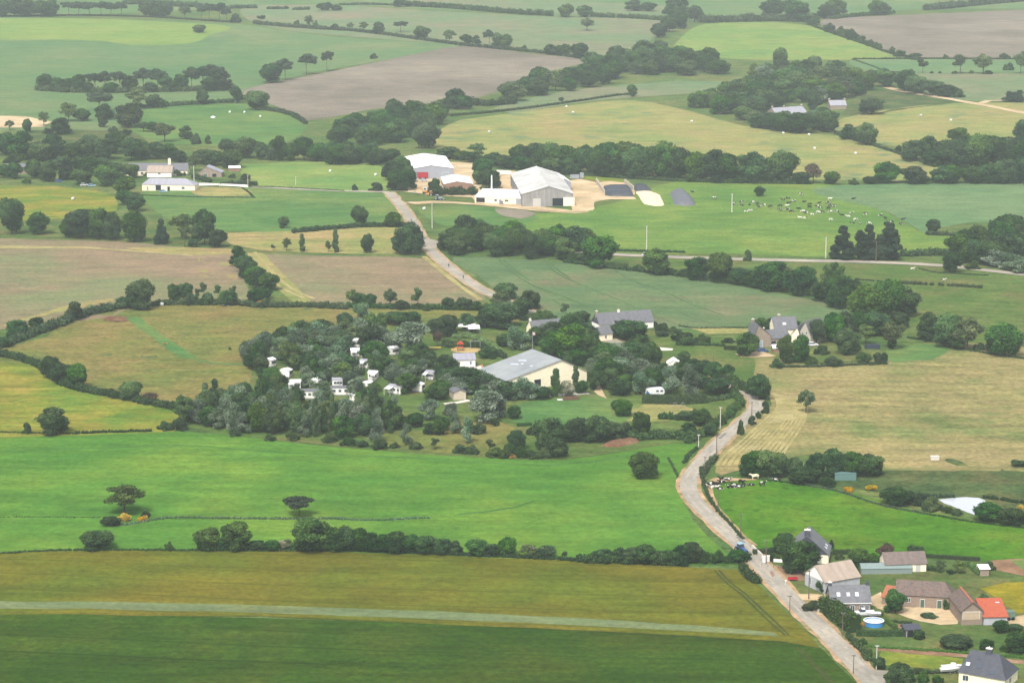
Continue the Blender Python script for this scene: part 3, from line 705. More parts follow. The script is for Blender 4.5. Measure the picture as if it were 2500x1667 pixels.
KNAME = dict(o=('broadleaf_tree', 'tree', 'round green tree'), d=('dark_tree', 'tree', 'dark leafy tree'), l=('open_crowned_tree', 'tree', 'pale open tree'),
             p=('pine_tree', 'pine tree', 'bare-trunked pine'), c=('conifer_tree', 'conifer', 'dark conifer'), k=('poplar_tree', 'poplar', 'slim poplar'),
             s=('silvery_tree', 'tree', 'silvery tree'), b=('bush', 'bush', 'low bush'), t=('young_tree', 'tree', 'thin young tree'),
             r=('brown_tree', 'tree', 'brownish bare tree'), w=('flowering_bush', 'bush', 'whitish flowering bush'), g=('gorse_bush', 'gorse bush', 'yellow gorse bush'))
ORD = ('first second third fourth fifth sixth seventh eighth ninth tenth eleventh twelfth thirteenth fourteenth fifteenth sixteenth seventeenth '
       'eighteenth nineteenth twentieth twenty-first twenty-second twenty-third twenty-fourth twenty-fifth twenty-sixth twenty-seventh twenty-eighth '
       'twenty-ninth thirtieth thirty-first thirty-second thirty-third thirty-fourth thirty-fifth thirty-sixth thirty-seventh thirty-eighth thirty-ninth '
       'fortieth forty-first forty-second forty-third forty-fourth forty-fifth').split()
NT = [0]
def look(kind, w, h):
    """name and wording by shape: wide low growth is a shrub, narrow high growth a tall tree"""
    nm, cat, kw = KNAME[kind]
    if kind == 'd':
        if h < .92 * w: return 'thicket_bush', 'bush', 'dark spreading bush'
        if h > 1.12 * w: return 'tall_dark_tree', 'tree', 'tall dark tree'
    return nm, cat, kw
def tree(kind, p, w, h, label, group):
    """p, w, h in survey pixels"""
    g = gp(p); s = pxm(g); W_, H_ = .94 * w / s, .97 * h / s
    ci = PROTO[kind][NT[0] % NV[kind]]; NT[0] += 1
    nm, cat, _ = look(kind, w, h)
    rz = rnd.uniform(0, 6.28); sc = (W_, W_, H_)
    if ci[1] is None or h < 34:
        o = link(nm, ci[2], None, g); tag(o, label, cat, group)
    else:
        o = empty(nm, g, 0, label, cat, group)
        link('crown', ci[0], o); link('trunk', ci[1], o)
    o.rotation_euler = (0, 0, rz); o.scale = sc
    return o
def ordn(i, n):
    if n == 1: return None
    if n > 2 and i == 0: return 'leftmost'
    if n > 2 and i == n - 1: return 'rightmost'
    return ORD[i] if i < len(ORD) else None
def grove(k, phrase, group, s, labels=None):
    """s: 'kind x base width height; ...' in survey sheet k; labels are counted left to right within each kind"""
    items = []
    for w in s.replace('\n', ' ').split(';'):
        f = w.split()
        if len(f) == 5: items.append((f[0], T(k, float(f[1]), float(f[2])), float(f[3]) / SCL[k], float(f[4]) / SCL[k]))
    plant(items, phrase, group, labels)
def plant(items, phrase, group, labels=None):
    items.sort(key=lambda i: i[1][0])
    tot = {}; cnt = {}
    for i in items: kw = look(i[0], i[2], i[3])[2]; tot[kw] = tot.get(kw, 0) + 1
    for i in items:
        kw = look(i[0], i[2], i[3])[2]; n = cnt.get(kw, 0); cnt[kw] = n + 1; o = ordn(n, tot[kw])
        if labels and i[0] in labels: lab = labels[i[0]]
        elif o in ('leftmost', 'rightmost'): lab = '%s %s %s' % (o, kw, phrase)
        elif o: lab = '%s %s from the left %s' % (o, kw, phrase)
        elif tot[kw] == 1: lab = '%s %s' % (kw, phrase)
        else: lab = '%s %s' % (kw, phrase)
        if len(lab.split()) > 16: lab = lab.replace(' from the left', ' from left')
        if len(lab.split()) > 16: print('LONG', lab)
        tree(i[0], i[1], i[2], i[3], lab, group)
def wood(k, poly, dx, dy, w, h, kinds, phrase, group, holes=(), avoid=(), seed=1, var=0.25):
    """trees spread over an area surveyed as a polygon; avoid = points that stay in view"""
    r = random.Random(seed); P = [Vector(q) for q in TT(k, poly)]; Hs = [[Vector(q) for q in TT(k, x)] for x in holes]
    sc = SCL[k]; dx, dy, w, h = dx / sc, dy / sc, w / sc, h / sc
    x0, x1 = min(p.x for p in P), max(p.x for p in P); y0, y1 = min(p.y for p in P), max(p.y for p in P)
    items = []; row = 0; y = y0 + dy * .4
    while y < y1:
        x = x0 + dx * (0.5 if row % 2 else 0.05)
        while x < x1:
            px, py = x + r.uniform(-.4, .4) * dx, y + r.uniform(-.4, .4) * dy
            ww, hh = w * r.uniform(1 - var, 1 + var), h * r.uniform(1 - var, 1 + var)
            if inside(P, px, py) and not any(inside(q, px, py) for q in Hs) and not any(abs(px - a[0]) < ww * .5 + a[2] and a[1] + a[4] < py and py - hh < a[1] + a[3] for a in avoid):
                kk = r.choice(kinds)
                if kk == 'k': ww *= .55; hh *= 1.25
                if kk == 'b': ww *= .8; hh *= .5
                items.append((kk, (px, py), ww, hh))
            x += dx
        y += dy; row += 1
    plant(items, phrase, group)
    return len(items)
NH = []
def clipped(L2, hm, wm, rng, nm, mat):
    """trimmed hedge: a leafy skin over a box section that follows the line"""
    o = L2[0]; z0 = float(H(o.x, o.y)); co = []; tn = []; leaf = max(.16, min(.4, hm * .11)); mb = MB()
    for a, b in zip(L2, L2[1:]):
        d = (b - a); ln = d.length; d = d / ln; n2 = Vector((-d.y, d.x))
        za, zb = float(H(a.x, a.y)) - z0, float(H(b.x, b.y)) - z0
        q = [((p + n2 * (wm * .42 * s_)) - o, z) for p, z in ((a, za), (b, zb)) for s_ in (-1, 1)]
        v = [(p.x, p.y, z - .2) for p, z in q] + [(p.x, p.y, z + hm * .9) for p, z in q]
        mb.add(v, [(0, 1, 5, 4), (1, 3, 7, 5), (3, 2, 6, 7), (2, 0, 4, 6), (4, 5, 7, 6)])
        k = int(ln * (2 * hm + wm) * 2.6 / leaf ** 2)
        t = rng.uniform(0, 1, k); w_ = rng.uniform(0, 2 * hm + wm, k)
        off = np.where(w_ < hm, -wm / 2, np.where(w_ < hm + wm, w_ - hm - wm / 2, wm / 2)); zz = np.where(w_ < hm, w_, np.where(w_ < hm + wm, hm, w_ - hm - wm))
        off = off + rng.normal(size=k) * leaf * .4; zz = zz + rng.normal(size=k) * leaf * .45
        nx = np.where(w_ < hm, -1.0, np.where(w_ < hm + wm, 0.0, 1.0)); nz = np.where((w_ >= hm) & (w_ < hm + wm), 1.0, 0.15)
        P = np.stack([a.x + d.x * ln * t + n2.x * off - o.x, a.y + d.y * ln * t + n2.y * off - o.y, za + (zb - za) * t + np.maximum(zz, 0)], 1)
        N = np.stack([n2.x * nx, n2.y * nx, nz], 1) + rng.normal(size=(k, 3)) * .45; N /= np.linalg.norm(N, axis=1)[:, None]
        A = np.cross(N, rng.normal(size=(k, 3))); A /= np.linalg.norm(A, axis=1)[:, None]; B = np.cross(N, A); s_ = leaf * rng.uniform(.4, .8, (k, 1))
        co.append(np.stack([P - A * s_, P - B * s_, P + A * s_, P + B * s_], 1).reshape(-1, 3)); tn.append(np.repeat(rng.uniform(0, .85, k), 4))
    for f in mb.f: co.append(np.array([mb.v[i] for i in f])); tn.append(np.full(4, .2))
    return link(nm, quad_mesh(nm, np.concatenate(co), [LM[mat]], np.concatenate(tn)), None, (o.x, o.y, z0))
def hedge(k, s, h, label, wide=None, clip=False, mat='h', lumpy=0.35, gap=0.0, nm='hedge', cat='hedge', group=None):
    """hedge along a line; h in survey-sheet pixels"""
    pts = TT(k, s); G = [gp(p) for p in pts]
    hm = h / SCL[k] / (sum(pxm(g) for g in G) / len(G)); wm = wide or max(1.0, hm * 0.9)
    L2 = smooth_line(G, max(0.6, hm * .5)); rng = np.random.default_rng(len(NH) + 5); NH.append(1)
    if clip: return tag(clipped(L2, hm, wm, rng, nm, mat), label, cat, group)
    o = G[0]; L = []
    for i, p in enumerate(L2):
        if gap and rng.uniform() < gap: continue
        for j in range(2):
            q = (p.x + rng.normal() * wm * .2, p.y + rng.normal() * wm * .2)
            v = hm * (1 - lumpy * rng.uniform() ** 1.2)
            r = wm * .5 * rng.uniform(.75, 1.2)
            z = float(H(q[0], q[1]))
            L.append([q[0] - o.x, q[1] - o.y, z - o.z + v * .48, r, r, v * .52, rng.uniform(.1, 1)])
    span = sum((a - b).length for a, b in zip(L2, L2[1:]))
    leaf = max(.28, min(1.0, hm * .2)); dens = min(6.0, 1.5 / leaf ** 2)
    L = np.array(L)
    # windows keep the neighbour test small
    co = []; tn = []
    for a in range(0, len(L), 24):
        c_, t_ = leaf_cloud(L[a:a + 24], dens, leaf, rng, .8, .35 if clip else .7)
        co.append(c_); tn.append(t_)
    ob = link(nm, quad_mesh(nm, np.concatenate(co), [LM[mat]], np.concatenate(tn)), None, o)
    return tag(ob, label, cat, group)

# ------------------------------------------------------------------ vegetation, surveyed sheet by sheet
# --- A: far left
grove('A', 'along the top left field edge', 'trees along the top left field edge', '''d 40 116 120 116;d 120 112 130 118;d 200 114 130 116;d 285 116 120 112;d 350 114 100 112;
p 470 108 90 95;p 540 110 100 98;p 610 112 100 98;p 690 112 100 100;p 760 112 90 95;p 830 114 90 98;d 1000 116 100 100;d 1060 118 110 105;d 1130 122 100 95;l 1265 130 80 95;
p 1380 138 80 115;p 1430 142 80 118;p 1500 150 100 130;p 1550 152 70 110;b 1610 156 72 60;p 1790 165 60 60;l 2110 190 60 85;b 2160 192 42 50;b 2290 205 60 40;b 2030 180 50 40''')
hedge('A', '0,118 300,112 700,112 1100,125 1560,155', 14, 'thin hedge under the pines at the top left field edge')
hedge('A', '1740,165 1900,182 2100,196 2352,212', 28, 'bushy far hedge right of the lone round bush, top left')
hedge('A', '860,30 1000,34 1180,46 1340,50', 40, 'dark hedge on the skyline field above the pine row')
hedge('A', '1590,60 1750,58', 28, 'short far hedge, first of three in a line', group=None)
hedge('A', '1835,66 1965,64', 22, 'short far hedge, second of three in a line')
hedge('A', '2010,70 2110,68', 22, 'short far hedge, third of three in a line')
grove('A', 'in the far row past the three short hedges', 'far trees', 'd 2200 74 70 50;d 2240 74 60 56;d 2300 74 70 40')
grove('A', 'standing alone in the far green field', 'lone trees', 'o 1365 226 86 55')
grove('A', 'at the left corner of the far ploughed field', 'trees at the ploughed field corner', 'd 1850 568 145 132;p 1950 552 115 152;p 2095 512 120 146;p 2235 490 78 140')
grove('A', 'in the long narrow copse', 'trees of the long narrow copse', '''d 310 618 112 112;d 400 625 90 95;d 470 630 100 92;d 540 632 95 122;p 650 632 115 132;p 720 628 100 142;p 820 636 110 150;d 890 632 100 112;p 980 622 120 152;
p 1080 622 130 152;d 1140 628 100 112;d 1230 622 115 112;p 1310 612 120 152;p 1390 607 140 157;p 1460 602 140 160;d 1520 618 130 130;d 1440 622 130 90;d 600 634 90 70;d 760 636 100 70;d 1030 632 90 70''')
hedge('A', '262,620 500,634 850,636 1200,628 1580,618', 42, 'dark undergrowth hedge at the foot of the long narrow copse')
grove('A', 'scattered below the long narrow copse', 'trees below the long narrow copse', '''p 680 762 165 132;l 940 742 150 142;d 1050 738 105 90;d 1110 738 62 60;d 1385 718 82 105;d 1620 703 82 112;o 1750 752 165 132;
l 470 832 122 132;d 560 828 115 82;d 715 818 122 106;d 705 872 62 80;o 880 872 182 165;d 415 918 132 112;l 65 892 62 70;l 300 862 82 100;d 185 906 62 92;l 980 902 92 70;d 1040 902 92 70;
l 1125 972 132 132;d 1270 952 92 90;b 1345 985 82 72;b 1420 985 42 60;b 330 915 80 40;b 780 905 80 40;b 860 925 90 40''')
hedge('A', '950,740 1200,725 1400,712 1590,702', 32, 'low hedge below the narrow copse, left of the ploughed field')
hedge('A', '1820,756 1920,772 2010,800 2090,850', 30, 'hedge along the lower edge of the far ploughed field')
grove('A', 'in the wood around the left hamlet', 'trees of the wood around the left hamlet', '''d 40 1062 162 152;d 150 1092 202 192;o 280 1102 162 132;d 370 1092 172 172;d 510 1092 132 112;o 610 1082 152 162;d 720 1092 162 142;d 790 1052 142 152;d 900 1100 152 160;o 970 1088 132 130;
d 1060 1088 132 115;d 1160 1088 142 105;d 1230 1110 100 80;d 100 1222 102 112;d 30 1216 102 92;d 230 1222 112 132;o 330 1242 132 142;c 460 1232 112 152;o 560 1262 142 102;d 620 1202 132 132;o 730 1272 152 142;d 800 1232 132 122;
o 895 1218 120 100;o 850 1332 152 132;d 850 1402 112 102;b 180 1256 62 42;d 700 1180 140 100;d 540 1170 130 100;d 420 1160 130 90;d 100 1130 140 80;
d 1390 1122 152 102;d 1470 1132 132 102;o 1580 1152 152 132;d 1560 1062 122 112;o 1680 1082 152 142;l 1325 1172 102 122''')
grove('A', 'in the short row between the two meadows', 'trees between the hamlet and the barns', '''d 1790 1092 92 122;d 1850 1097 92 112;d 1915 1097 122 167;o 2000 1097 122 122;d 2080 1097 132 162;d 2170 1102 152 122;d 2260 1102 152 114''')
hedge('A', '1515,1268 1640,1264 1750,1268', 30, 'dark clipped hedge by the lane at the left hamlet')
hedge('A', '1325,1215 1380,1235 1440,1248', 32, 'clipped hedge beside the tall pole at the left hamlet')
grove('A', 'in the left hamlet garden', 'bushes in the left hamlet garden', 'b 1680 1232 72 45;b 1585 1218 50 30;b 1215 1205 50 45;b 1262 1200 36 26;b 1018 1202 70 30;b 1410 1240 60 30')
hedge('A', '1700,1278 1900,1284 2100,1294 2352,1308', 10, 'low bank hedge along the lane to the barns')
hedge('A', '970,1338 1200,1346 1450,1352 1740,1354', 10, 'low dark hedge in front of the white farm cottage')
hedge('A', '1655,1288 1700,1318 1730,1350', 10, 'short bank at the end of the cottage lawn')
grove('A', 'beside the yellow meadow on the left', 'trees beside the left yellow meadow', '''o 80 1602 172 252;d 265 1602 142 152;d 560 1624 215 195;o 690 1634 175 212;d 770 1642 110 192;o 920 1657 165 212;d 925 1445 132 122;c 1105 1672 92 182;l 1250 1642 165 185;d 1400 1674 155 242;d 1490 1692 122 122;t 1330 1680 60 160;
t 1262 1690 60 130;d 1320 1690 60 60;d 470 1625 120 130''')
grove('A', 'standing alone in the green field by the lane', 'lone trees', 'o 1940 1562 72 82')
# --- B: far centre
hedge('B', '0,38 150,34 380,40', 16, 'low part of the far centre hedge, under a round tree')
hedge('B', '460,44 760,60 1100,90 1450,112', 38, 'long dark hedge slanting across the far centre fields')
hedge('B', '1730,118 1900,124 2100,134 2250,146', 32, 'far hedge left of the tree belt, top centre')
grove('B', 'among the far centre hedges', 'trees among the far centre hedges', '''d 410 48 92 52;o 1545 118 102 88;o 1670 118 112 78;d 2010 76 122 76;d 2110 78 102 62;d 2290 60 122 70;d 2270 112 122 92;d 2300 150 110 90;l 1690 212 92 86;
d 2180 260 110 100;d 2250 220 110 110;d 2310 190 100 100''')
grove('B', 'in the hedgerow above the far ploughed field', 'trees of the hedgerow above the far ploughed field', '''l 70 208 52 52;l 160 212 62 62;d 265 234 82 82;p 415 222 92 76;o 560 272 112 92;l 750 292 82 86;d 865 302 82 66;d 930 305 62 62;p 1020 317 72 112;o 1085 322 92 96;o 1130 328 92 92;
b 1260 352 42 42;d 1440 377 82 72;d 1500 382 72 72;d 1545 384 82 82;d 1635 400 122 104''')
hedge('B', '0,206 300,240 700,296 1000,330 1380,366 1650,402', 24, 'hedge line above the far ploughed field')
grove('B', 'alone above the ploughed field, top centre', 'lone trees', 'b 230 402 52 36;t 1515 712 44 46;o 1995 662 64 82')
wood('B', '1060,702 1190,655 1320,565 1560,548 1700,470 1900,408 2100,380 2352,400 2352,505 2130,534 1930,556 1700,606 1480,656 1220,712', 84, 38, 132, 106, 'ddoddodl', 'in the big central hillside wood', 'trees of the central hillside wood', seed=3)
wood('B', '-40,960 60,885 230,840 380,805 640,790 750,745 900,726 910,738 730,808 650,872 490,942 400,1002 250,1002 -40,992', 88, 40, 132, 116, 'dddo', 'in the curved wood left of the yellow hayfield', 'trees of the curved wood left of the yellow hayfield', seed=4)
hedge('B', '900,715 1000,725 1180,712', 50, 'bushy scrub joining the two central woods')
hedge('B', '760,795 1000,775 1300,742 1600,700 1900,656 2000,650', 18, 'low hedge along the top of the big yellow hayfield')
grove('B', 'standing alone left of the big yellow hayfield', 'lone trees', 'd 585 1014 182 178')
wood('B', '-50,1135 -50,1095 60,1085 420,1085 420,1138', 85, 34, 136, 112, 'dod', 'behind the meadow left of the white barn', 'trees left of the white barn', seed=5)
grove('B', 'beside the white barn', 'trees beside the white barn', 'd 350 1235 130 140;o 420 1215 110 150;d 400 1300 150 140;d 460 1300 120 140;d 360 1300 70 100;o 470 1250 90 120;b 250 1305 92 55;b 100 1302 42 40')
grove('B', 'behind the farm yard', 'trees behind the farm yard', '''d 750 1085 152 82;o 830 1092 122 62;l 940 1082 122 105;d 900 1112 132 72;d 1050 1132 162 85;o 1210 1112 112 122;d 1130 1152 132 92;d 1330 1142 162 162;o 1430 1152 172 175;d 1520 1172 182 178;o 1620 1182 182 175;d 1690 1190 122 200;
d 1350 1184 162 102;o 1460 1190 162 105;d 1580 1192 172 112;d 700 1065 70 50;d 1240 1160 130 90''')
grove('B', 'between the white barn and the big barn', 'trees in the farm yard', 'd 975 1212 132 128;o 960 1262 110 100;d 1000 1262 112 102;d 1020 1292 152 132;b 650 1292 82 72')
hedge('B', '615,1333 750,1336 900,1332', 62, 'dense dark hedge in front of the small brick barn')
wood('B', '1770,1205 1850,1195 2100,1205 2352,1215 2352,1235 1770,1222', 70, 22, 190, 215, 'dodo', 'in the tall row behind the silage heaps', 'trees of the tall row behind the silage heaps', seed=6, var=.15)
grove('B', 'in the green field corner left of the road', 'trees of the green field corner', 'o 135 1534 112 124;o 360 1552 112 104')
hedge('B', '-300,1592 0,1566 200,1552 500,1548', 36, 'hedge under the green field left of the road')
# --- C: far right
hedge('C', '150,156 400,152 620,146 880,152', 56, 'thick far hedge at the top right')
hedge('C', '1040,132 1250,112 1460,96', 28, 'hedge on the upper left edge of the right ploughed field')
hedge('C', '1680,72 1900,52 2100,32 2352,10', 46, 'dark hedge along the top of the right ploughed field')
grove('C', 'in the far hedges at the top right', 'trees of the top right hedges', 'd 100 152 112 112;d 640 112 182 112;d 800 150 162 142;d 760 80 120 80;d 990 127 112 92;o 1065 112 132 112;o 1350 106 122 102;d 1420 96 52 52;d 20 130 90 140;d 10 200 80 120')
grove('C', 'in the row down the ploughed field edge', 'bushes down the ploughed field edge', 'd 900 172 112 82;b 1020 222 92 62;b 1100 245 92 62;b 1170 272 92 70;b 1240 292 72 46;b 1300 316 62 42;b 1350 332 62 42;b 1450 362 52 42;b 1500 387 92 42;b 1600 407 112 42;b 2220 407 72 42;b 1815 402 42 28')
hedge('C', '880,168 1020,225 1170,275 1300,320 1450,372 1640,408', 16, 'low hedge under the bush row by the right ploughed field')
hedge('C', '1190,408 1700,406 2352,408', 14, 'low hedge at the foot of the right ploughed field')
grove('C', 'in the pale strip below the right ploughed field', 'trees of the pale strip', 't 1660 503 66 108;t 1915 504 102 134;l 2070 507 132 137;l 2330 507 92 155;b 2250 482 72 52;b 1990 505 32 26;b 1880 506 40 20;b 2110 508 60 24;b 1720 504 26 16;b 1775 504 26 16')
hedge('C', '1180,410 1300,450 1420,492 1560,498', 10, 'thin hedge between the strip and the wooded hill')
wood('C', '-30,415 130,405 320,485 330,532 100,545 -30,540', 90, 42, 128, 108, 'dddoo', 'in the wood left of the small clearing', 'trees left of the small clearing', seed=28)
wood('C', '-30,728 120,698 300,660 430,600 600,530 700,490 850,478 1100,505 1330,560 1430,600 1280,640 1240,720 1100,800 1060,905 720,915 400,855 200,775 -30,738', 88, 42, 132, 108, 'ddoolodls', 'on the wooded hill around the two slate roofs', 'trees of the wooded hill', seed=8,
     holes=['640,740 900,740 900,800 640,800', '1010,700 1150,700 1150,745 1010,745'], avoid=[(T('C', 760, 755)[0], T('C', 0, 735)[1], 26, 4, 8), (T('C', 1085, 712)[0], T('C', 0, 705)[1], 14, 2, 5)])
grove('C', 'at the edge of the wooded hill', 'trees at the edge of the wooded hill', 'o 690 462 112 132;d 1310 782 162 112;d 820 910 200 140;d 690 895 160 120;g 1265 575 50 50;g 1150 560 44 30;d 950 890 130 110;d 600 880 150 110')
grove('C', 'along the farm track to the right', 'trees along the right farm track', 'd 1540 624 152 146;o 1610 644 142 132;d 1730 654 152 104;d 1830 662 132 82;b 1915 667 82 56;c 2250 697 92 72;c 2320 698 92 82;c 2285 698 92 70')
grove('C', 'between the two yellow hayfields', 'trees between the two hayfields', 'd 1155 954 122 104;o 1270 992 152 146;d 1220 968 90 90;b 1490 1037 52 42')
hedge('C', '1060,915 1200,965 1300,992 1450,1040 1600,1092 1740,1145', 22, 'low hedge between the two yellow hayfields')
grove('C', 'in the right-hand wood beside the yellow hayfield', 'trees of the right hayfield wood', '''d 1590 1102 152 142;d 1690 1094 152 162;o 1905 985 142 112;d 1800 1122 162 162;d 1900 1152 202 202;o 2040 1152 202 232;d 2150 1142 182 212;d 2260 1162 182 222;d 2340 1000 122 182;d 2340 1202 162 242;d 1720 1132 130 100;d 1980 1100 160 160;d 2100 1080 160 150;d 2220 1080 150 140''')
grove('C', 'in the long row above the cow pasture', 'trees of the row above the cow pasture', '''d 0 1232 162 222;o 110 1242 152 202;d 230 1247 192 222;d 320 1247 152 202;o 480 1252 192 212;d 600 1252 142 172;o 700 1252 202 217;d 830 1257 122 82;r 910 1257 112 142;o 1035 1262 112 92;b 1190 1262 72 42;
d 1300 1257 102 52;o 1400 1254 172 145;d 1600 1254 192 114;d 1800 1254 172 112;o 1860 1254 152 122;o 1990 1254 162 112;d 2110 1254 162 132;d 2230 1254 172 162;d 2330 1254 172 172;b 400 1252 80 50;b 560 1254 80 44;b 780 1256 80 44''')
hedge('C', '-650,1205 0,1242 500,1256 900,1262', 24, 'low undergrowth under the long row above the cow pasture')
grove('C', 'standing alone in the cow pasture', 'lone trees', 'd 545 1342 72 68')
grove('C', 'at the right corner of the cow pasture', 'lone trees', 'd 1730 1592 94 96')
# --- D: middle left
hedge('D', '-20,845 110,800 220,755 350,712 480,655 620,612 760,582 870,568', 62, 'thick hedge along the upper left of the dry pasture')
grove('D', 'in the upper left dry pasture hedge', 'trees of the upper left pasture hedge', 'd 120 765 142 118;d 30 835 102 74;d 250 705 112 78;t 510 652 104 142;d 520 650 80 110;o 830 572 82 84;o 970 577 192 204;d 920 577 110 120')
hedge('D', '1050,552 1160,545 1400,545 1640,548 1760,562 1880,562 2100,560 2352,574', 46, 'long hedge between the soil fields and the dry pasture')
grove('D', 'in the hedge between soil and dry pasture', 'trees of the hedge below the soil fields', '''d 1190 540 84 142;o 1225 480 80 80;d 1280 505 84 112;b 1310 545 102 84;t 1350 520 44 90;t 1395 505 52 122;b 1420 545 104 84;t 1490 505 54 104;d 1560 548 124 104;t 1590 480 44 70;d 1750 542 124 112;g 1775 552 44 38;g 2135 552 36 26;b 1840 552 70 50''')
grove('D', 'in the row between the two soil fields', 'trees between the two soil fields', 'd 1630 282 104 142;d 1660 322 114 114;d 1700 362 132 132;o 1740 392 124 112;d 1780 425 132 134;o 1840 445 132 124;d 1690 300 90 90;d 1830 500 60 70')
hedge('D', '-20,892 100,912 250,962 300,992 400,1072 480,1112 640,1152 900,1202 1100,1242 1360,1285', 54, 'long hedge between the dry pasture and the yellow-green meadow')
grove('D', 'in the hedge above the yellow-green meadow', 'trees of the hedge above the yellow-green meadow', 'd 350 1045 134 155;d 420 1085 152 145;o 520 1114 152 175;o 900 1195 144 134;r 1030 1215 112 72')
grove('D', 'standing at the corner of the yellow-green meadow', 'lone trees', 'o 370 1424 212 178;b 185 1424 62 74')
hedge('D', '-20,1416 150,1420 330,1424 520,1428', 13, 'thin hedge under the lone round tree on the left')
hedge('D', '520,1427 700,1420 850,1416 1030,1412', 26, 'low shrubby hedge right of the lone round tree')
grove('D', 'in the dry pasture', 'bushes in the dry pasture', 'b 1570 852 24 24;g 1130 817 34 16')
grove('D', 'at the edge of the rough hay field', 'small trees of the rough hay field', 'l 1960 178 62 92;k 2065 182 44 126;k 2295 188 42 168;l 2245 184 44 80;t 1868 174 32 42')
# --- E: middle centre
grove('E', 'left of the road bend', 'trees at the road bend', 'd 480 196 184 200;d 410 192 120 130;d 500 150 130 140;d 185 192 84 132')
wood('E', '700,206 715,160 770,128 900,112 1100,122 1300,140 1480,160 1540,180 1560,238 1420,254 1300,242 1000,224 700,210', 84, 44, 150, 158, 'dodo', 'in the wood between the road and the farm', 'trees of the wood below the farm', seed=10, var=.2)
grove('E', 'at the right end of the wood below the farm', 'trees at the right end of the wood below the farm', 'd 1600 182 180 176;o 1685 175 130 150;d 1500 170 170 150')
grove('E', 'by the straight lane in the centre', 'trees by the straight lane', 'o 1770 288 244 214;o 2165 338 184 174;b 1950 300 92 42;b 2040 312 80 44;b 2260 340 110 50;b 2330 350 80 50;d 1640 245 80 60;b 1580 250 90 50')
hedge('E', '1540,256 1800,290 2050,320 2352,352', 30, 'scrubby hedge along the top of the blue-green crop')
hedge('E', '1480,165 1900,180 2352,190', 22, 'roadside hedge between the lane and the cow pasture')
grove('E', 'in the hedge above the campsite pasture', 'trees above the campsite pasture', 'l 90 555 104 115;d 145 558 104 92;d 210 562 84 94;l 345 568 92 134;d 420 574 92 64;t 535 580 74 156;b 600 584 62 52;d 740 574 94 80;d 850 578 114 85;d 930 580 100 60;b 1000 580 90 50')
hedge('E', '-20,562 300,570 700,578 1030,582', 40, 'hedge between the right soil field and the dry pasture')
grove('E', 'between the road and the blue-green crop', 'trees below the blue-green crop', '''o 1130 505 152 114;l 1100 575 152 124;o 1300 575 122 134;d 1250 612 132 114;o 1100 702 262 165;d 1000 702 140 120;d 1180 640 130 110;t 1540 634 62 104;d 1650 662 114 74;d 1620 690 90 60;b 1360 640 110 60;b 1430 670 120 60;b 1350 690 120 60;b 1500 690 120 50;b 1580 700 100 40;d 1060 620 130 90;
b 2120 690 100 50;b 2200 720 110 50;b 2280 740 110 50;b 2330 790 120 60;b 2200 760 100 40''')
AV = []   # things that stay in view in the campsite: (x, y, half width, lowest y)
for q in ((1460, 395, 17), (1910, 420, 12), (1515, 565, 20), (1640, 690, 14), (1870, 855, 26), (915, 925, 20), (1270, 910, 24), (745, 800, 14), (1240, 795, 11), (700, 665, 7), (505, 555, 7), (2300, 690, 8), (2222, 840, 7), (560 + 440 / 1, 0, 0)):
    if q[2]: a_ = T('Z', q[0], q[1]); AV.append((a_[0], a_[1], q[2] * .3, 1, 2))
for q in ((560, 1050, 20), (630, 690, 28), (940, 820, 30), (640, 300, 24), (750, 335, 10), (1000, 850, 30)):
    a_ = T('Y', q[0], q[1]); AV.append((a_[0], a_[1], q[2], 6, 4))
AV.append((1335, 905, 95, 40, 14)); AV.append((1155, 850, 48, 4, 2))
camp_up = '1590,850 1700,790 1900,780 2100,700 2200,720 2352,740 2352,1010 2100,1010 1900,1060 1760,1000'
wood('D', '1690,930 1790,850 1960,850 2060,800 2180,760 2300,760 2480,700 2620,780 2700,860 2700,960 2352,1000 2100,1040 1900,1110 1760,1010', 72, 46, 140, 142, 'ssdsols', 'among the upper mobile homes of the campsite', 'trees among the upper mobile homes', avoid=AV, seed=12)
wood('D', '1850,1080 2352,1000 2700,960 2900,1000 3060,1080 3100,1200 3060,1240 2700,1260 2352,1240 1960,1230', 72, 46, 128, 126, 'ssdslos', 'among the lower mobile homes of the campsite', 'trees among the lower mobile homes', avoid=AV, seed=13)
wood('D', '1240,1340 1400,1260 1700,1230 1960,1230 2352,1260 2700,1300 2760,1380 2600,1440 2352,1460 2100,1450 1700,1430 1400,1400 1240,1390', 74, 42, 116, 182, 'sskdlkso', 'in the belt at the lower edge of the campsite', 'trees of the lower campsite belt', avoid=AV, seed=14)
grove('D', 'rising above the lower campsite belt', 'tall poplars of the campsite', 'k 1410 1300 90 180;k 1380 1330 70 170;k 1590 1270 56 160;k 1640 1280 56 165;k 1860 1380 90 200;k 1960 1400 100 210;k 2040 1400 80 200')
grove('D', 'along the left end of the campsite', 'trees at the left end of the campsite', 'd 1690 905 104 112;d 1770 855 104 74;d 1860 855 114 78;d 1720 965 100 90;o 1790 1005 124 112;o 1850 1085 154 114;o 1900 1165 154 154;s 2050 885 150 184;s 2110 870 90 130;b 1130 1400 110 60;b 1230 1400 110 90;b 2000 1470 92 64;b 1840 1470 90 50;b 1600 1440 90 50;b 2250 1480 110 60')
grove('E', 'around the playground', 'trees around the playground', '''d 230 722 92 92;d 380 674 202 84;d 500 664 104 74;s 490 885 254 234;s 270 835 204 144;d 735 762 144 154;d 650 740 110 100;o 870 722 104 124;r 665 832 64 116;d 540 912 132 104;d 620 972 132 112;d 1010 905 124 66;s 1200 852 172 164;d 1120 830 110 90''')
hedge('E', '720,832 840,836 960,836', 56, 'dark clipped hedge behind the sand pit')
hedge('E', '780,775 900,775 1000,808 1090,875', 40, 'light green hedge curving behind the playground', mat='y')
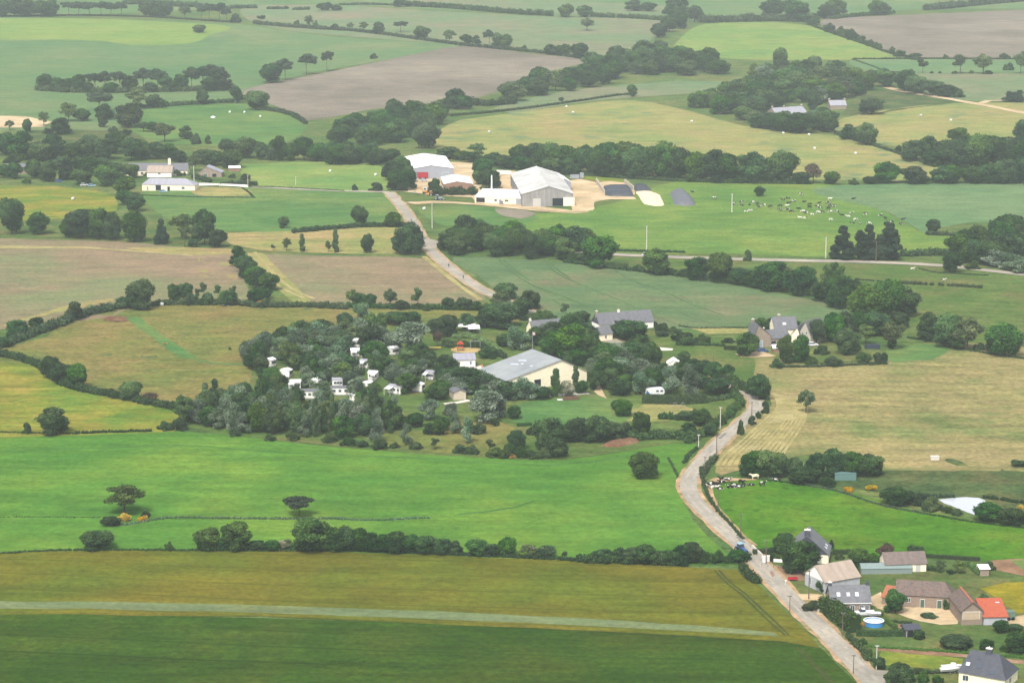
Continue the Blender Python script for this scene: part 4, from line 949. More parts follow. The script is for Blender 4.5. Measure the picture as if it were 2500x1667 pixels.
hedge('E', '960,840 1060,880 1110,905', 44, 'dark hedge right of the swing frame')
grove('E', 'behind the sports hall', 'trees behind the sports hall', 'd 1350 815 132 124;o 1450 900 164 150;o 1560 905 254 234;o 1680 905 154 204;d 1480 865 204 164;d 1780 962 150 150;b 1550 962 84 104;o 1640 960 140 120;d 1740 900 140 130;d 1730 850 70 60;d 1985 786 214 140;d 1890 760 120 80')
grove('E', 'in front of the sports hall', 'trees in front of the sports hall', '''d 720 1045 154 164;d 870 1135 204 174;d 780 1065 120 100;d 960 1130 130 110;d 1150 1185 190 120;d 1270 1100 84 94;w 1250 1182 104 112;k 1440 1085 74 114;k 1475 1172 66 200;k 1610 1132 54 182;k 1570 1062 32 62;d 1390 1192 104 90;w 1555 1172 94 112;d 1655 1152 84 94;
w 1430 1090 70 120;d 1740 1130 84 144;d 1050 1130 110 90;l 1520 1170 70 100''')
grove('E', 'on the campsite lawn', 'trees on the campsite lawn', '''s 1000 1342 234 224;s 1090 1312 124 194;d 1190 1322 94 94;s 250 1485 94 174;b 345 1422 44 72;s 455 1504 84 156;s 870 1494 84 196;d 610 1432 74 84;s 790 1424 94 144;d 680 1434 94 104;b 950 1424 104 74;t 650 1534 64 84;d 1210 1532 114 134;t 1020 1552 64 94;b 1060 1372 54 54;b 270 1530 120 70;
d 700 1400 110 90;s 620 1330 130 150;d 520 1380 110 100;d 420 1390 100 90;s 760 1340 110 130''')
grove('E', 'along the lower campsite boundary', 'bushes of the lower campsite boundary', 'b 60 1505 120 60;b 150 1515 100 50;b 380 1520 80 40;b 520 1530 90 50;b 830 1555 110 60;b 900 1560 100 56;b 1060 1580 110 60;b 1140 1590 100 80;b 1230 1580 110 70;b 1320 1590 110 60;b 1420 1580 120 70;d 1160 1575 80 90;g 1180 1590 60 24')
hedge('E', '1210,1376 1260,1374 1310,1370', 22, 'short dark clipped hedge alone on the lawn', clip=True)
grove('E', 'right of the campsite lawn', 'trees right of the campsite lawn', 'd 1430 1535 184 224;d 1490 1585 124 134;d 1620 1475 174 164;d 1760 1482 184 184;d 1880 1475 154 134;d 2060 1455 124 184;d 1540 1480 140 120;d 1940 1440 110 90;d 1400 1420 150 70;b 1330 1430 110 60;o 1930 1302 124 114;d 1900 1260 100 70;b 2000 1455 90 60;b 2160 1450 100 60')
hedge('E', '1600,1478 1900,1470 2150,1462 2400,1458', 66, 'dark hedge below the dry vegetable plot')
hedge('E', '2065,1216 2200,1220 2352,1222 2500,1212', 58, 'clipped hedge below the white caravan', clip=True)
hedge('E', '2190,1325 2300,1330 2450,1322', 50, 'bushy hedge below the dry vegetable plot, right part')
grove('E', 'between the hall and the road', 'trees between the hall and the road', '''o 1840 975 204 174;d 1830 1104 174 204;s 1920 1064 184 164;d 2020 954 184 154;s 2020 1084 164 134;d 2150 1104 134 134;d 1920 1162 124 104;d 2110 905 150 110;s 2260 1154 154 204;d 2090 1140 70 60;d 2330 1060 130 130;d 2200 1010 90 70;o 1990 880 130 90;d 1900 900 130 90;d 2300 960 60 60''')
# --- F: middle right
AV2 = [(T('E', 2155, 1140)[0], T('E', 0, 1140)[1], 26, 4, 10), (T('E', 2275, 955)[0], T('E', 0, 960)[1], 14, 3, 5), (T('E', 1768, 1120)[0], T('E', 0, 1120)[1], 6, 2, 16), (T('E', 1620, 1040)[0], T('E', 0, 1040)[1], 45, 30, 24)]
wood('E', '1735,1010 1860,900 2100,880 2352,950 2352,1120 2100,1100 2050,1180 1900,1185 1790,1130', 98, 58, 150, 145, 'dsodsl', 'in the thick cover right of the hall', 'trees right of the hall', avoid=AV2, seed=31)
wood('E', '690,1010 880,1100 1180,1150 1290,1160 1280,1200 1100,1215 900,1215 760,1180', 92, 56, 140, 125, 'dsdo', 'in front of the pool terrace', 'trees before the pool terrace', avoid=[(T('Y', 560, 1050)[0], T('Y', 0, 1060)[1], 20, 4, 4)] + AV2, seed=32)
wood('E', '1330,770 1500,735 1720,760 1800,840 1700,870 1480,880', 100, 50, 150, 130, 'dosd', 'between the hall roof and the cream houses', 'trees between hall and cream houses', seed=33)
wood('E', '1180,690 1350,600 1500,640 1650,690 1560,700 1300,720', 80, 42, 100, 66, 'bbd', 'on the scrubby slope below the blue-green crop', 'scrub below the blue-green crop', seed=34)
grove('F', 'around the slate-roofed farmhouse', 'trees around the slate farmhouse', '''d 560 722 114 88;d 640 722 114 94;d 770 690 104 40;o 450 895 154 164;o 720 945 114 194;o 830 938 124 190;d 930 805 134 164;o 1040 795 154 204;d 1120 785 154 194;o 1140 885 164 174;l 1270 815 114 144;l 1455 850 160 200;d 1450 850 60 80;d 1260 945 104 74;d 1350 948 60 80;d 1395 948 50 80;b 660 972 104 64;b 1040 958 134 58;b 970 880 100 60;b 900 950 90 50;
b 330 800 90 30;b 150 800 110 60;b 50 800 110 70;b 60 820 120 60''')
hedge('F', '620,970 850,972 1100,962 1410,952', 24, 'low hedge along the farmhouse garden')
hedge('F', '300,852 420,856 545,856', 28, 'dark clipped hedge left of the blue car', clip=True)
hedge('F', '-20,820 100,822 300,828', 26, 'hedge along the farmhouse drive')
hedge('F', '0,690 100,705 250,704 460,702', 12, 'thin dark hedge under the blue-green crop')
grove('F', 'in the big clump right of the crop', 'trees of the big clump right of the crop', '''o 1290 705 284 304;d 1210 745 154 154;d 1340 745 204 154;o 1420 645 204 284;o 1530 625 204 214;d 1090 565 184 224;d 1190 565 150 190;l 1040 545 184 294;d 840 482 174 204;d 640 445 244 194;o 720 435 130 150;d 550 435 124 134;d 420 405 174 114;o 260 395 184 214;d 120 372 154 154;b 60 355 90 60;d 1500 700 120 110;d 1400 760 100 90;d 960 520 130 130;d 480 420 110 80''')
grove('F', 'beside the straight lane on the right', 'trees beside the right part of the lane', 'b 465 244 54 74;c 1110 232 154 234;c 1230 237 134 204;c 1290 232 134 244;c 1420 237 174 264;d 1860 324 124 144')
wood('F', '1890,272 1905,205 2000,155 2150,135 2400,125 2400,245 2200,278 1960,298', 105, 52, 200, 190, 'dd', 'in the dark wood at the right edge', 'trees of the right edge wood', seed=16, var=.15)
grove('F', 'in front of the dark right edge wood', 'bushes before the right edge wood', 's 2150 285 184 124;s 2260 305 204 104;s 2330 330 120 100;b 2010 300 110 60')
hedge('F', '1530,212 1700,208 1860,206', 50, 'scrub between the conifers and the right edge wood')
hedge('F', '1690,68 1800,72 1900,76', 34, 'scrub above the right edge wood')
grove('F', 'in the row above the dry hayfield', 'trees of the row above the dry hayfield', 'd 1700 785 144 194;o 1840 835 194 234;l 1960 855 204 234;o 2210 895 234 224;d 2130 865 92 104;l 2290 900 130 180;b 2050 850 80 50;d 1900 850 100 90')
hedge('F', '1560,772 1750,800 2000,862 2352,915', 18, 'low hedge along the top of the dry hayfield')
hedge('F', '1480,398 1700,410 1900,420 2060,432', 26, 'dark rough scrub in the right meadow', gap=.15, nm='scrub_row', cat='scrub')
hedge('F', '1200,372 1400,390 1600,410', 14, 'thin scrub line left of the rough meadow', gap=.2)
hedge('F', '1640,300 1750,325 1900,335 2100,345', 12, 'low bank hedge below the straight lane')
grove('F', 'at the road bend', 'trees at the road bend right of the campsite', 'd 540 1195 144 184;d 575 1195 80 90;d 500 1170 80 120;d 240 1155 184 114;d 150 1025 124 104;s 60 1175 134 234;d 230 1065 124 134;d 330 1035 84 84;d 30 940 80 80;d 90 990 90 80;b 415 1432 46 104;b 490 1362 54 64;b 535 1322 44 54;b 585 1285 54 84;d 120 1120 130 110;b 360 1150 70 60')
hedge('F', '330,1062 400,1110 480,1155', 60, 'dark roadside hedge above the bend')
hedge('F', '-20,1222 150,1215 340,1182', 36, 'dark garden hedge near the road bend')
hedge('F', '60,1488 180,1420 300,1335 380,1270 410,1210 370,1150', 52, 'grassy roadside hedge inside the road bend')
hedge('F', '-20,1470 60,1468 120,1470', 26, 'small hedge beside the track by the heap')
grove('F', 'in the vegetable plots inside the bend', 'bushes inside the road bend', 'd 140 1370 120 110;d 40 1330 110 60;b 210 1380 90 70;b 280 1360 80 60;d 60 1440 120 90;b 170 1300 80 50;d 200 1440 110 80;b 100 1290 80 36')
grove('F', 'standing alone in the dry hayfield', 'lone trees', 'l 860 1285 116 168')
# --- I: lower right
grove('I', 'in the thicket above the lush paddock', 'trees of the thicket above the paddock', 'o 500 152 154 174;o 620 158 204 184;d 780 160 120 130;d 850 204 210 114;d 930 155 154 164;d 1050 155 154 194;d 1180 155 174 174;o 1300 155 184 154;b 1010 224 114 64;d 700 160 120 140;d 450 155 90 100')
grove('I', 'by the pond', 'bushes by the pond', 'd 1480 345 204 114;b 1620 344 124 74;b 1720 385 134 94;d 2110 464 184 134;d 2260 484 164 114;d 2330 480 120 90;d 2310 88 94 46;g 1160 262 70 32;g 1310 252 80 36;g 2340 380 60 30;b 1830 400 90 40;b 1900 415 90 40;b 1560 340 90 60')
hedge('I', '1570,282 1700,296 1870,304', 34, 'dark reeds left of the pond', nm='reed_bed', cat='reeds')
hedge('I', '2085,306 2200,322 2352,345', 30, 'dark reeds right of the pond', nm='reed_bed', cat='reeds')
hedge('I', '430,165 650,190 900,228 1100,268 1400,362 1700,418 2000,470 2352,512', 15, 'low rough hedge along the paddock fence')
hedge('I', '-10,742 150,744 300,744 445,740', 62, 'thick hedge ending at the road by the tractor')
grove('I', 'in the thick hedge beside the tractor', 'bushes of the hedge by the tractor', 'd 80 746 134 145;b 160 746 100 90;b 250 746 100 90;d 390 744 114 94;b 20 744 90 100')
hedge('I', '420,800 470,850 520,885', 62, 'rounded hedge on the left road verge')
hedge('I', '140,100 170,230 240,370 330,470 430,590', 20, 'grassy bank hedge on the right of the road')
hedge('I', '160,150 190,90 240,40', 40, 'roadside hedge right of the road, below the windrows')
hedge('I', '-80,30 -20,150 20,300', 6, 'low bank on the left side of the road')
hedge('I', '30,70 60,20 120,-30', 26, 'low hedge on the left verge above the green field')
grove('I', 'around the house with the dark slate gable', 'plants around the dark slate house', 'd 720 695 144 156;d 820 805 264 204;c 1035 652 40 68;b 640 728 94 48;b 1090 722 64 44;o 1240 785 174 134;o 1320 762 90 80;r 1400 725 124 114;d 1610 700 114 74;d 1060 886 104 88;d 985 945 104 94;b 900 1075 114 74;b 1240 810 80 60')
hedge('I', '500,692 590,686 680,668', 36, 'dark clipped hedge below the lush paddock, left of house', clip=True)
hedge('I', '1045,692 1130,690 1225,692', 34, 'clipped hedge with a yellow top behind the slate house', clip=True)
hedge('I', '1470,700 1700,712 1900,724 2050,734', 24, 'long clipped hedge along the lower paddock edge', clip=True)
grove('I', 'in the garden right of the long brown roof', 'plants in the right garden', 'l 1780 815 84 94;l 1910 820 94 94;b 2110 795 94 64;b 1720 800 70 40;b 1850 820 60 30')
hedge('I', '1975,775 2010,800 2050,830', 48, 'bright green hedge left of the small white-roofed shed', mat='y')
hedge('I', '985,1075 1040,1110 1110,1165 1195,1225', 108, 'big dark clipped hedge beside the road', clip=True, wide=3.4)
hedge('I', '1205,1246 1350,1250 1540,1246', 40, 'clipped hedge in front of the round pool', clip=True, lumpy=.1)
hedge('I', '1382,1140 1430,1170 1475,1205', 30, 'small clipped hedge right of the round pool', clip=True, mat='y')
hedge('I', '1420,1150 1500,1158 1570,1162', 22, 'low hedge behind the round pool', lumpy=.2)
grove('I', 'around the old stone barns', 'plants around the old stone barns', 'o 1470 1092 140 174;d 1630 1268 84 64;d 2190 1224 104 92;d 2290 1214 92 52;b 1700 1115 120 26;b 1370 1110 60 28;b 1820 1065 60 70;g 1255 1175 50 30;b 2070 985 70 30')
hedge('I', '1150,1262 1220,1330 1300,1420', 50, 'rough hedge along the lower roadside')
grove('I', 'at the foot of the village gardens', 'plants at the foot of the village gardens', 'd 1360 1474 84 92;d 1880 1325 224 74;d 2095 1338 94 72;d 2300 1365 144 154;d 2360 1330 100 120;d 1500 1532 144 104;d 1490 1602 174 134;d 1560 1560 90 80;b 1670 1562 94 84;b 1760 1570 80 60;b 1640 1500 90 40;b 2220 1350 80 40;b 1250 1300 60 40;b 1290 1380 60 50')
hedge('I', '1560,1502 1700,1504 1910,1500', 36, 'dark hedge in front of the white boats')
hedge('I', '1290,1325 1600,1345 1950,1366 2352,1400', 26, 'leafy crop row above the earth strip', mat='y')
# --- G/H: lower left and lower centre
grove('G', 'on the bank in the bright green field', 'plants on the bank in the green field', 'l 850 412 254 214;p 2045 428 190 146;b 1000 432 64 44;g 845 462 92 48;g 960 464 50 36;g 990 464 44 44;d 760 492 124 62', labels=dict(l='open-crowned lone tree above orange gorse in the green field', p='flat-topped lone tree on the bank in the green field', b='small grey bush right of the orange gorse', d='dark bramble clump left of the orange gorse', ))
hedge('G', '700,480 780,494 900,484 1080,452 1200,442 1600,446 2000,450 2352,448', 20, 'low stony bank with scrub across the green field', mat='s', lumpy=.6)
hedge('H', '-20,450 150,458 350,456 500,446 600,442', 17, 'right end of the low bank across the green field', mat='s', lumpy=.6)
hedge('G', '-20,434 300,434 690,437', 5, 'thin grassy ridge in the green field, far left')
hedge('G', '-20,690 250,672 560,664 1000,664 1600,668 2352,668', 20, 'dark hedge foot along the olive barley field, left')
grove('G', 'in the hedgerow above the olive barley', 'trees of the left barley hedgerow', 'o 665 654 224 125;b 1160 662 64 64;o 1415 656 184 150;o 1620 662 194 204;d 1530 662 84 92;d 1760 662 112 72;d 1860 664 104 78;w 1945 650 94 64;o 2120 664 274 228;d 2290 664 154 164;b 1690 662 90 50;d 2220 664 120 110')
hedge('H', '-20,664 300,676 900,702 1250,716 1650,738', 34, 'dark hedge foot along the olive barley field, centre')
hedge('H', '1640,742 1900,752 2352,762', 70, 'thick hedge right of the gap above the barley')
grove('H', 'in the hedgerow below the bright green field', 'trees of the centre barley hedgerow', 'd 40 664 164 164;d 130 667 124 164;d 210 668 104 134;d 300 673 134 124;d 390 675 164 144;d 480 678 134 124;d 580 683 144 124;d 700 686 124 108;d 790 688 94 94;o 935 696 144 114;d 1040 698 114 84;o 1150 698 124 134;l 1285 710 114 94;d 1410 710 124 84;t 1535 722 44 62;b 1350 715 80 50')
grove('H', 'in the thick hedge right of the gap', 'bushes of the thick hedge right of the gap', 'b 1720 740 104 68;d 1800 744 124 94;d 1910 746 114 104;d 2000 750 134 114;d 2090 754 144 144;d 2180 756 114 94;d 2260 760 114 104;d 2330 762 114 144')
grove('H', 'standing alone in the bright green field by the road', 'lone trees', 'o 2075 166 184 178')

K = 0.74
gp_ground = gp
def gp(p):
    """from here on: the top surface sheet under the pixel"""
    g = gp_ground(p); g.z += surf(g.x, g.y); return g
# ------------------------------------------------------------------ building skins
W_cream = wall_mat('cream_render', RGB(232, 219, 188, .92), RGB(242, 232, 206, .95))
W_white = wall_mat('white_render', RGB(232, 228, 218, .85), RGB(242, 240, 234, .9))
W_stone = wall_mat('granite_wall', RGB(128, 112, 98), RGB(156, 138, 120), 2.2, brick=(2.4, RGB(170, 156, 140)))
W_stone2 = wall_mat('old_stone_wall', RGB(134, 116, 104), RGB(164, 146, 128), 1.6, brick=(2.2, RGB(150, 134, 120)))
W_grey = wall_mat('grey_cladding', RGB(158, 162, 172), RGB(168, 172, 182), 0.4)
W_fibre = wall_mat('weathered_cladding', RGB(150, 148, 148), RGB(178, 174, 170), 0.35, streak=0.25)
W_brick = wall_mat('brown_brick', RGB(136, 106, 92), RGB(158, 126, 108), 1.8)
W_slate = wall_mat('slate_hanging', RGB(74, 76, 88), RGB(88, 90, 102), 1.4)
W_metal = wall_mat('pale_sheet_wall', RGB(182, 186, 190), RGB(196, 198, 202), 0.6, streak=.15)
R_slate = wall_mat('slate_roof', RGB(96, 98, 103), RGB(122, 122, 126), 1.1, 0.6, streak=0.12, spec=.3)
R_slated = wall_mat('dark_slate_roof', RGB(64, 66, 76), RGB(84, 86, 96), 1.1, 0.6, streak=0.12, spec=.3)
R_slatel = wall_mat('pale_slate_roof', RGB(150, 150, 160), RGB(172, 170, 180), 1.1, 0.6, streak=0.12, spec=.3)
R_brown = wall_mat('brown_tile_roof', RGB(112, 100, 96), RGB(134, 120, 114), 1.2, 0.8, streak=0.15)
R_tan = wall_mat('tan_fibre_roof', RGB(166, 150, 136), RGB(182, 166, 150), 0.7, 0.85, streak=0.15)
R_white = wall_mat('white_sheet_roof', RGB(240, 240, 238, .9), RGB(248, 248, 246, .95), 0.3, 0.6, streak=0.04, spec=.3)
R_fibre = wall_mat('fibre_cement_roof', RGB(206, 204, 198, .62), RGB(238, 236, 230, .72), 0.12, 0.8, streak=0.34, ax=(.05, .32, .05))
R_hall = wall_mat('grey_sheet_roof', RGB(152, 158, 160, .62), RGB(176, 180, 180, .66), 0.12, 0.6, streak=0.16, ax=(.05, .4, .05), spec=.3)
R_mix = wall_mat('old_slate_roof', RGB(86, 82, 82), RGB(116, 108, 102), 0.9, 0.7, streak=0.2, brick=(1.6, RGB(128, 104, 92)))
R_red = wall_mat('red_tile_roof', RGB(194, 96, 70, .52), RGB(210, 116, 88, .55), 1.5, 0.8)
R_orange = wall_mat('orange_ridge_tiles', RGB(170, 106, 80, .6), RGB(190, 124, 94, .6), 1.8, 0.8)
M_frame = plain('white_frame', RGB(236, 236, 232), 0.5)
M_dark = plain('shade_and_dark_paint', RGB(44, 46, 52), 0.8, 0.1)  # dark paint for the unlit inside of doorways, also doors and cab windows
M_glass, nt, bs = new_mat('window_glass', 0.15, 0.5); bs.inputs['Base Color'].default_value = RGB(70, 80, 92)
M_lightglass, nt, bs = new_mat('skylight_glass', 0.15, 0.5); bs.inputs['Base Color'].default_value = RGB(206, 212, 220)
M_door_g = plain('green_door', RGB(84, 106, 86), 0.7)
M_door_b = plain('grey_blue_door', RGB(164, 176, 184), 0.7)
M_door_w = plain('pale_door', RGB(206, 202, 196), 0.7)
M_door_t = plain('tan_panel', RGB(198, 176, 150), 0.8)
M_cap = plain('chimney_cap', RGB(232, 226, 216), 0.8)
M_film = plain('plastic_film', RGB(150, 168, 164, .6), 0.5)
M_blue = plain('blue_paint', RGB(58, 92, 150), 0.4)
M_lblue = plain('light_blue_paint', RGB(150, 188, 208), 0.4)
M_poolblue = plain('pool_blue', RGB(70, 150, 214), 0.4)
M_whitep = plain('white_paint', RGB(240, 240, 240), 0.4)
M_redp = plain('red_paint', RGB(180, 44, 60), 0.5)
M_orangep = plain('orange_paint', RGB(226, 160, 78), 0.5)
M_redplay = plain('play_red', RGB(206, 76, 44), 0.5)
M_yellowp = plain('yellow_paint', RGB(222, 188, 74), 0.5)
M_tyre = plain('rubber', RGB(42, 42, 44), 0.9, 0.1)
M_metal = plain('galvanised_metal', RGB(168, 172, 176), 0.5)
M_turq = plain('turquoise_sheet', RGB(112, 150, 144, .6), 0.6)
M_navy = plain('navy_sheet', RGB(50, 60, 76), 0.6)
M_clamp = plain('clamp_concrete', RGB(216, 206, 190, .6), 0.9, 0.1)
M_polec = plain('concrete_pole', RGB(216, 212, 200), 0.8)
M_polew = plain('wooden_pole', RGB(108, 98, 86), 0.9)
M_tarp = wall_mat('black_silage_sheet', RGB(70, 74, 84, .45), RGB(92, 96, 104, .5), 0.5, 0.5, spec=.3)
M_tarpg = wall_mat('grey_silage_sheet', RGB(112, 114, 120, .5), RGB(134, 136, 142, .5), 0.4, 0.5, spec=.3)
M_feed = wall_mat('pale_feed_heap', RGB(226, 200, 170), RGB(238, 214, 186), 0.5)
M_wrap = plain('bale_wrap', RGB(238, 240, 236), 0.35, 0.4)
M_wood = plain('weathered_wood', RGB(142, 122, 102), 0.9)
M_skin = plain('skin', RGB(206, 160, 134), 0.7)
M_cloth = plain('dark_clothes', RGB(48, 52, 66), 0.9)

def frame_of(fl, fr, back=None, depth=None):
    a, b = gp(fl), gp(fr)
    u = Vector((b.x - a.x, b.y - a.y, 0)); w = u.length
    if back is not None:      # long buildings are turned by their long side
        q = gp(back) - a; u = Vector((q.y, -q.x, 0))
    ang = math.atan2(u.y, u.x); u.normalize(); v = Vector((-u.y, u.x, 0))
    if back is not None: depth = (gp(back) - a).dot(v)
    o = Vector((a.x, a.y, min(a.z, b.z, float(H(a.x + v.x * depth, a.y + v.y * depth)))))
    o.z = (a.z + b.z) / 2
    return o, ang, w, depth
def opening(par, kind, face, w, d, u, z, ww, hh, mat=None):
    """window / door / doorway on a face, u from the left corner of that face seen from outside"""
    fr, pn = MB(), MB(); t = 0.09
    def bx(mb, a, b, c, e, p0, p1):
        if face == 'front': mb.box(a, -p1, c, b, -p0, e)
        elif face == 'left': mb.box(-p1, d - b, c, -p0, d - a, e)
        else: mb.box(w + p0, a, c, w + p1, b, e)
    x0, x1, z0, z1 = u, u + ww, z, z + hh
    if kind == 'window':
        for q in ((x0 - t, x1 + t, z1, z1 + t), (x0 - t, x1 + t, z0 - t, z0), (x0 - t, x0, z0, z1), (x1, x1 + t, z0, z1), ((x0 + x1) / 2 - .03, (x0 + x1) / 2 + .03, z0, z1)):
            bx(fr, *q, 0.0, .09)
        f = fr.obj('window', M_frame, par); bx(pn, x0, x1, z0, z1, 0.0, .04); pn.obj('pane', M_glass, f)
    else:
        for q in ((x0 - t, x1 + t, z1, z1 + t), (x0 - t, x0, z0, z1), (x1, x1 + t, z0, z1)): bx(fr, *q, 0.0, .1)
        f = fr.obj('door_frame', M_frame if kind == 'door' else M_conc, par)
        bx(pn, x0, x1, z0, z1, 0.0, .06); pn.obj('door' if kind == 'door' else 'doorway_shade_panel', mat or M_dark, f)  # doorway: closed panel whose dark colour stands in for the shade inside
def building(name, label, cat, fl, fr, depth=None, back=None, eave=3, ridge=5, front='eave', pk=0.5, wall=None, roof=None, ov=0.3, gable=None,
             opens=(), chims=(), lights=(), hip=(0, 0), ridge_mat=None, group=None, gutter=False, side=None):
    o, ang, w, d = frame_of(fl, fr, back, depth)
    e = empty(name, o, ang, label, cat, group)
    wall = wall or W_cream; roof = roof or R_slate; base = -1.2
    mb = MB(); t = 0.14
    if front == 'gable':
        mb.prism([(0, base), (w, base), (w, eave), (w * pk, ridge), (0, eave)], 'y', 0, d, 0)
    elif max(hip) > 0:
        mb.prism([(0, base), (d, base), (d, eave), (0, eave)], 'x', 0, w, 0)
    else:
        mb.prism([(0, base), (d, base), (d, eave), (d * pk, ridge), (0, eave)], 'x', 0, w, 0)
    mb.obj('wall', wall, e)
    if gable:      # cladding of the gable triangle, proud of the wall
        g = MB()
        if front == 'gable': g.prism([(0, eave), (w, eave), (w * pk, ridge)], 'y', -0.06, -0.002)
        else: g.prism([(0, eave), (d, eave), (d * pk, ridge)], 'x', -0.06, -0.002)
        g.obj('gable', gable, e)
    rf = MB()
    def slab(axis, a, b, p, q):
        """roof plane from eave point p to ridge point q (cross-section), lying on the walls"""
        dx, dz = q[0] - p[0], q[1] - p[1]; L = math.hypot(dx, dz); nx, nz = -dz / L, dx / L
        if nz < 0: nx, nz = -nx, -nz
        k = ov / L; P = (p[0] - dx * k, p[1] - dz * k); lift = .012
        rf.prism([(P[0] + nx * lift, P[1] + nz * lift), (q[0] + nx * lift, q[1] + nz * lift), (q[0] + nx * t, q[1] + nz * t), (P[0] + nx * t, P[1] + nz * t)], axis, a, b)
    if max(hip) > 0:
        hl, hr = hip; x0, x1, y0, y1 = -ov, w + ov, -ov, d + ov; zb = eave - .05; ym = d * pk
        r0 = (hl if hl else -ov, ym, ridge); r1 = (w - hr if hr else w + ov, ym, ridge)
        V = [(x0, y0, zb), (x1, y0, zb), (x1, y1, zb), (x0, y1, zb), r0, r1]
        Fs = [(0, 1, 5, 4), (2, 3, 4, 5), (1, 2, 5), (3, 0, 4), (3, 2, 1, 0)]
        rf.add(V, Fs)
    elif front == 'gable':
        slab('y', -ov, d + ov, (0, eave), (w * pk, ridge)); slab('y', -ov, d + ov, (w, eave), (w * pk, ridge))
    else:
        slab('x', -ov, w + ov, (0, eave), (d * pk, ridge)); slab('x', -ov, w + ov, (d, eave), (d * pk, ridge))
    R_ = rf.obj('roof', roof, e)
    if ridge_mat:
        rm = MB()
        if front == 'gable': rm.box(w * pk - .3, -ov - .02, ridge + .03, w * pk + .3, d + ov + .02, ridge + .24)
        else: rm.box(-ov - .02 + hip[0], d * pk - .3, ridge + .03, w + ov + .02 - hip[1], d * pk + .3, ridge + .24)
        rm.obj('ridge', ridge_mat, R_)
    if gutter:
        gm = MB(); gm.box(-ov, -ov - .14, eave - .3, w + ov, -ov, eave - .1); gm.obj('gutter', M_frame, R_)
    for c in chims:        # (fraction along ridge, offset across, width, height above ridge, wall, cap)
        cx, cy = (w * pk + c[1], d * c[0]) if front == 'gable' else (w * c[0], d * pk + c[1])
        cm = MB(); s = c[2] / 2; cm.box(cx - s, cy - s * .7, ridge - 1.6, cx + s, cy + s * .7, ridge + c[3]); ch = cm.obj('chimney', c[4], R_)
        cp = MB(); cp.box(cx - s - .08, cy - s * .7 - .08, ridge + c[3], cx + s + .08, cy + s * .7 + .08, ridge + c[3] + .18); cp.tube((cx, cy, ridge + c[3] + .18), (cx, cy, ridge + c[3] + .55), .16, .14); cp.obj('chimney_cap', c[5] if len(c) > 5 else M_cap, R_)
    for l in lights:       # skylight on the front or right slope: (fraction along, fraction up the slope, width, height)
        mt = l[4] if len(l) > 4 else M_lightglass
        if front == 'gable':
            run, hh = w * (1 - pk), ridge - eave; L = math.hypot(run, hh)
            if len(l) > 5: sx, px0 = 1, 0
            fx = w - run * l[1] if len(l) <= 5 else w * pk * l[1]; fz = eave + hh * l[1]; sg = -1 if len(l) <= 5 else 1
            rr_ = run if len(l) <= 5 else w * pk; L = math.hypot(rr_, hh)
            nx, nz = (hh / L, rr_ / L) if sg < 0 else (-hh / L, rr_ / L); dx, dz = sg * rr_ / L, hh / L
            mk = lambda a, b, t_: (fx + dx * b + nx * t_, d * l[0] + a, fz + dz * b + nz * t_)
        else:
            run, hh = d * pk, ridge - eave; L = math.hypot(run, hh); fy = run * l[1]; fz = eave + hh * l[1]
            ny, nz = -hh / L, run / L; dy, dz = run / L, hh / L
            mk = lambda a, b, t_: (w * l[0] + a, fy + dy * b + ny * t_, fz + dz * b + nz * t_)
        v = [mk(a, b, t_) for t_ in (t + .01, t + .09) for a, b in ((0, 0), (l[2], 0), (l[2], l[3]), (0, l[3]))]
        sm = MB(); sm.add(v, [(3, 2, 1, 0), (4, 5, 6, 7), (0, 1, 5, 4), (1, 2, 6, 5), (2, 3, 7, 6), (3, 0, 4, 7)]); sm.obj('skylight', mt, R_)
    for q in opens: opening(e, q[0], q[1], w, d, *q[2:6], *(q[6:]))
    return e, w, d
# ---- village, lower right
building('stone_cottage', 'brown stone cottage with grey slate roof and three skylights beside the clipped hedge', 'house', T('I', 1032, 1100), T('I', 1300, 1096), 7.5, eave=3.0, ridge=6.3,
         wall=W_stone, roof=R_slate, gutter=True, chims=[(.02, 0, .9, .7, W_slate), (.98, 0, .9, .6, W_slate, W_slate)],
         lights=[(.16, .32, .9, 1.2), (.41, .32, .9, 1.2, plain('skylight_blind', RGB(190, 188, 192))), (.63, .32, .9, 1.2)],
         opens=[('window', 'front', 2.3, .1, 1.1, 2.0), ('window', 'front', 4.9, .1, 1.0, 2.0), ('window', 'front', 7.3, .1, .9, 2.1), ('window', 'front', 8.6, .1, .9, 2.1)])
building('tan_roof_barn', 'barn with a broad tan fibre roof and white gable behind the stone cottage', 'barn', T('I', 990, 965), T('I', 1228, 922), 9, eave=3.2, ridge=6.4, wall=W_metal, roof=R_tan, gable=W_white,
         opens=[('window', 'left', 2.0, .8, .8, 2.0), ('window', 'left', 5.2, .8, .8, 1.6)])
building('slate_gable_house', 'house with steep dark slate-hung gable and tall chimney by the lush paddock', 'house', (1916, 1371), (2022, 1377), 9, eave=2.4, ridge=7.4, front='gable', wall=W_cream, roof=R_slate, gable=W_slate,
         chims=[(.06, 0, 1.5, 1.5, W_slate)], lights=[(.35, .12, 1.1, .9), (.62, .12, 1.1, .9)], opens=[('door', 'front', 7.6, 0, 2.2, 2.0, M_door_w), ('window', 'front', 2.2, .7, 1.4, 1.2)])
building('long_brown_house', 'long low cream house with a brown tile roof below the lush paddock', 'house', T('I', 1405, 818), T('I', 1682, 808), 6.5, eave=2.3, ridge=4.6, wall=W_cream, roof=R_brown,
         opens=[('window', 'left', 2.4, 1.0, 1.0, 1.1), ('door', 'front', 8.2, 0, 1.2, 2.0, M_door_w)])
gh = building('greenhouse', 'blue-green plastic greenhouse in front of the long brown roof', 'greenhouse', T('I', 1240, 828), T('I', 1588, 822), 4.2, eave=1.4, ridge=2.3, wall=M_film, roof=M_film, ov=.1)
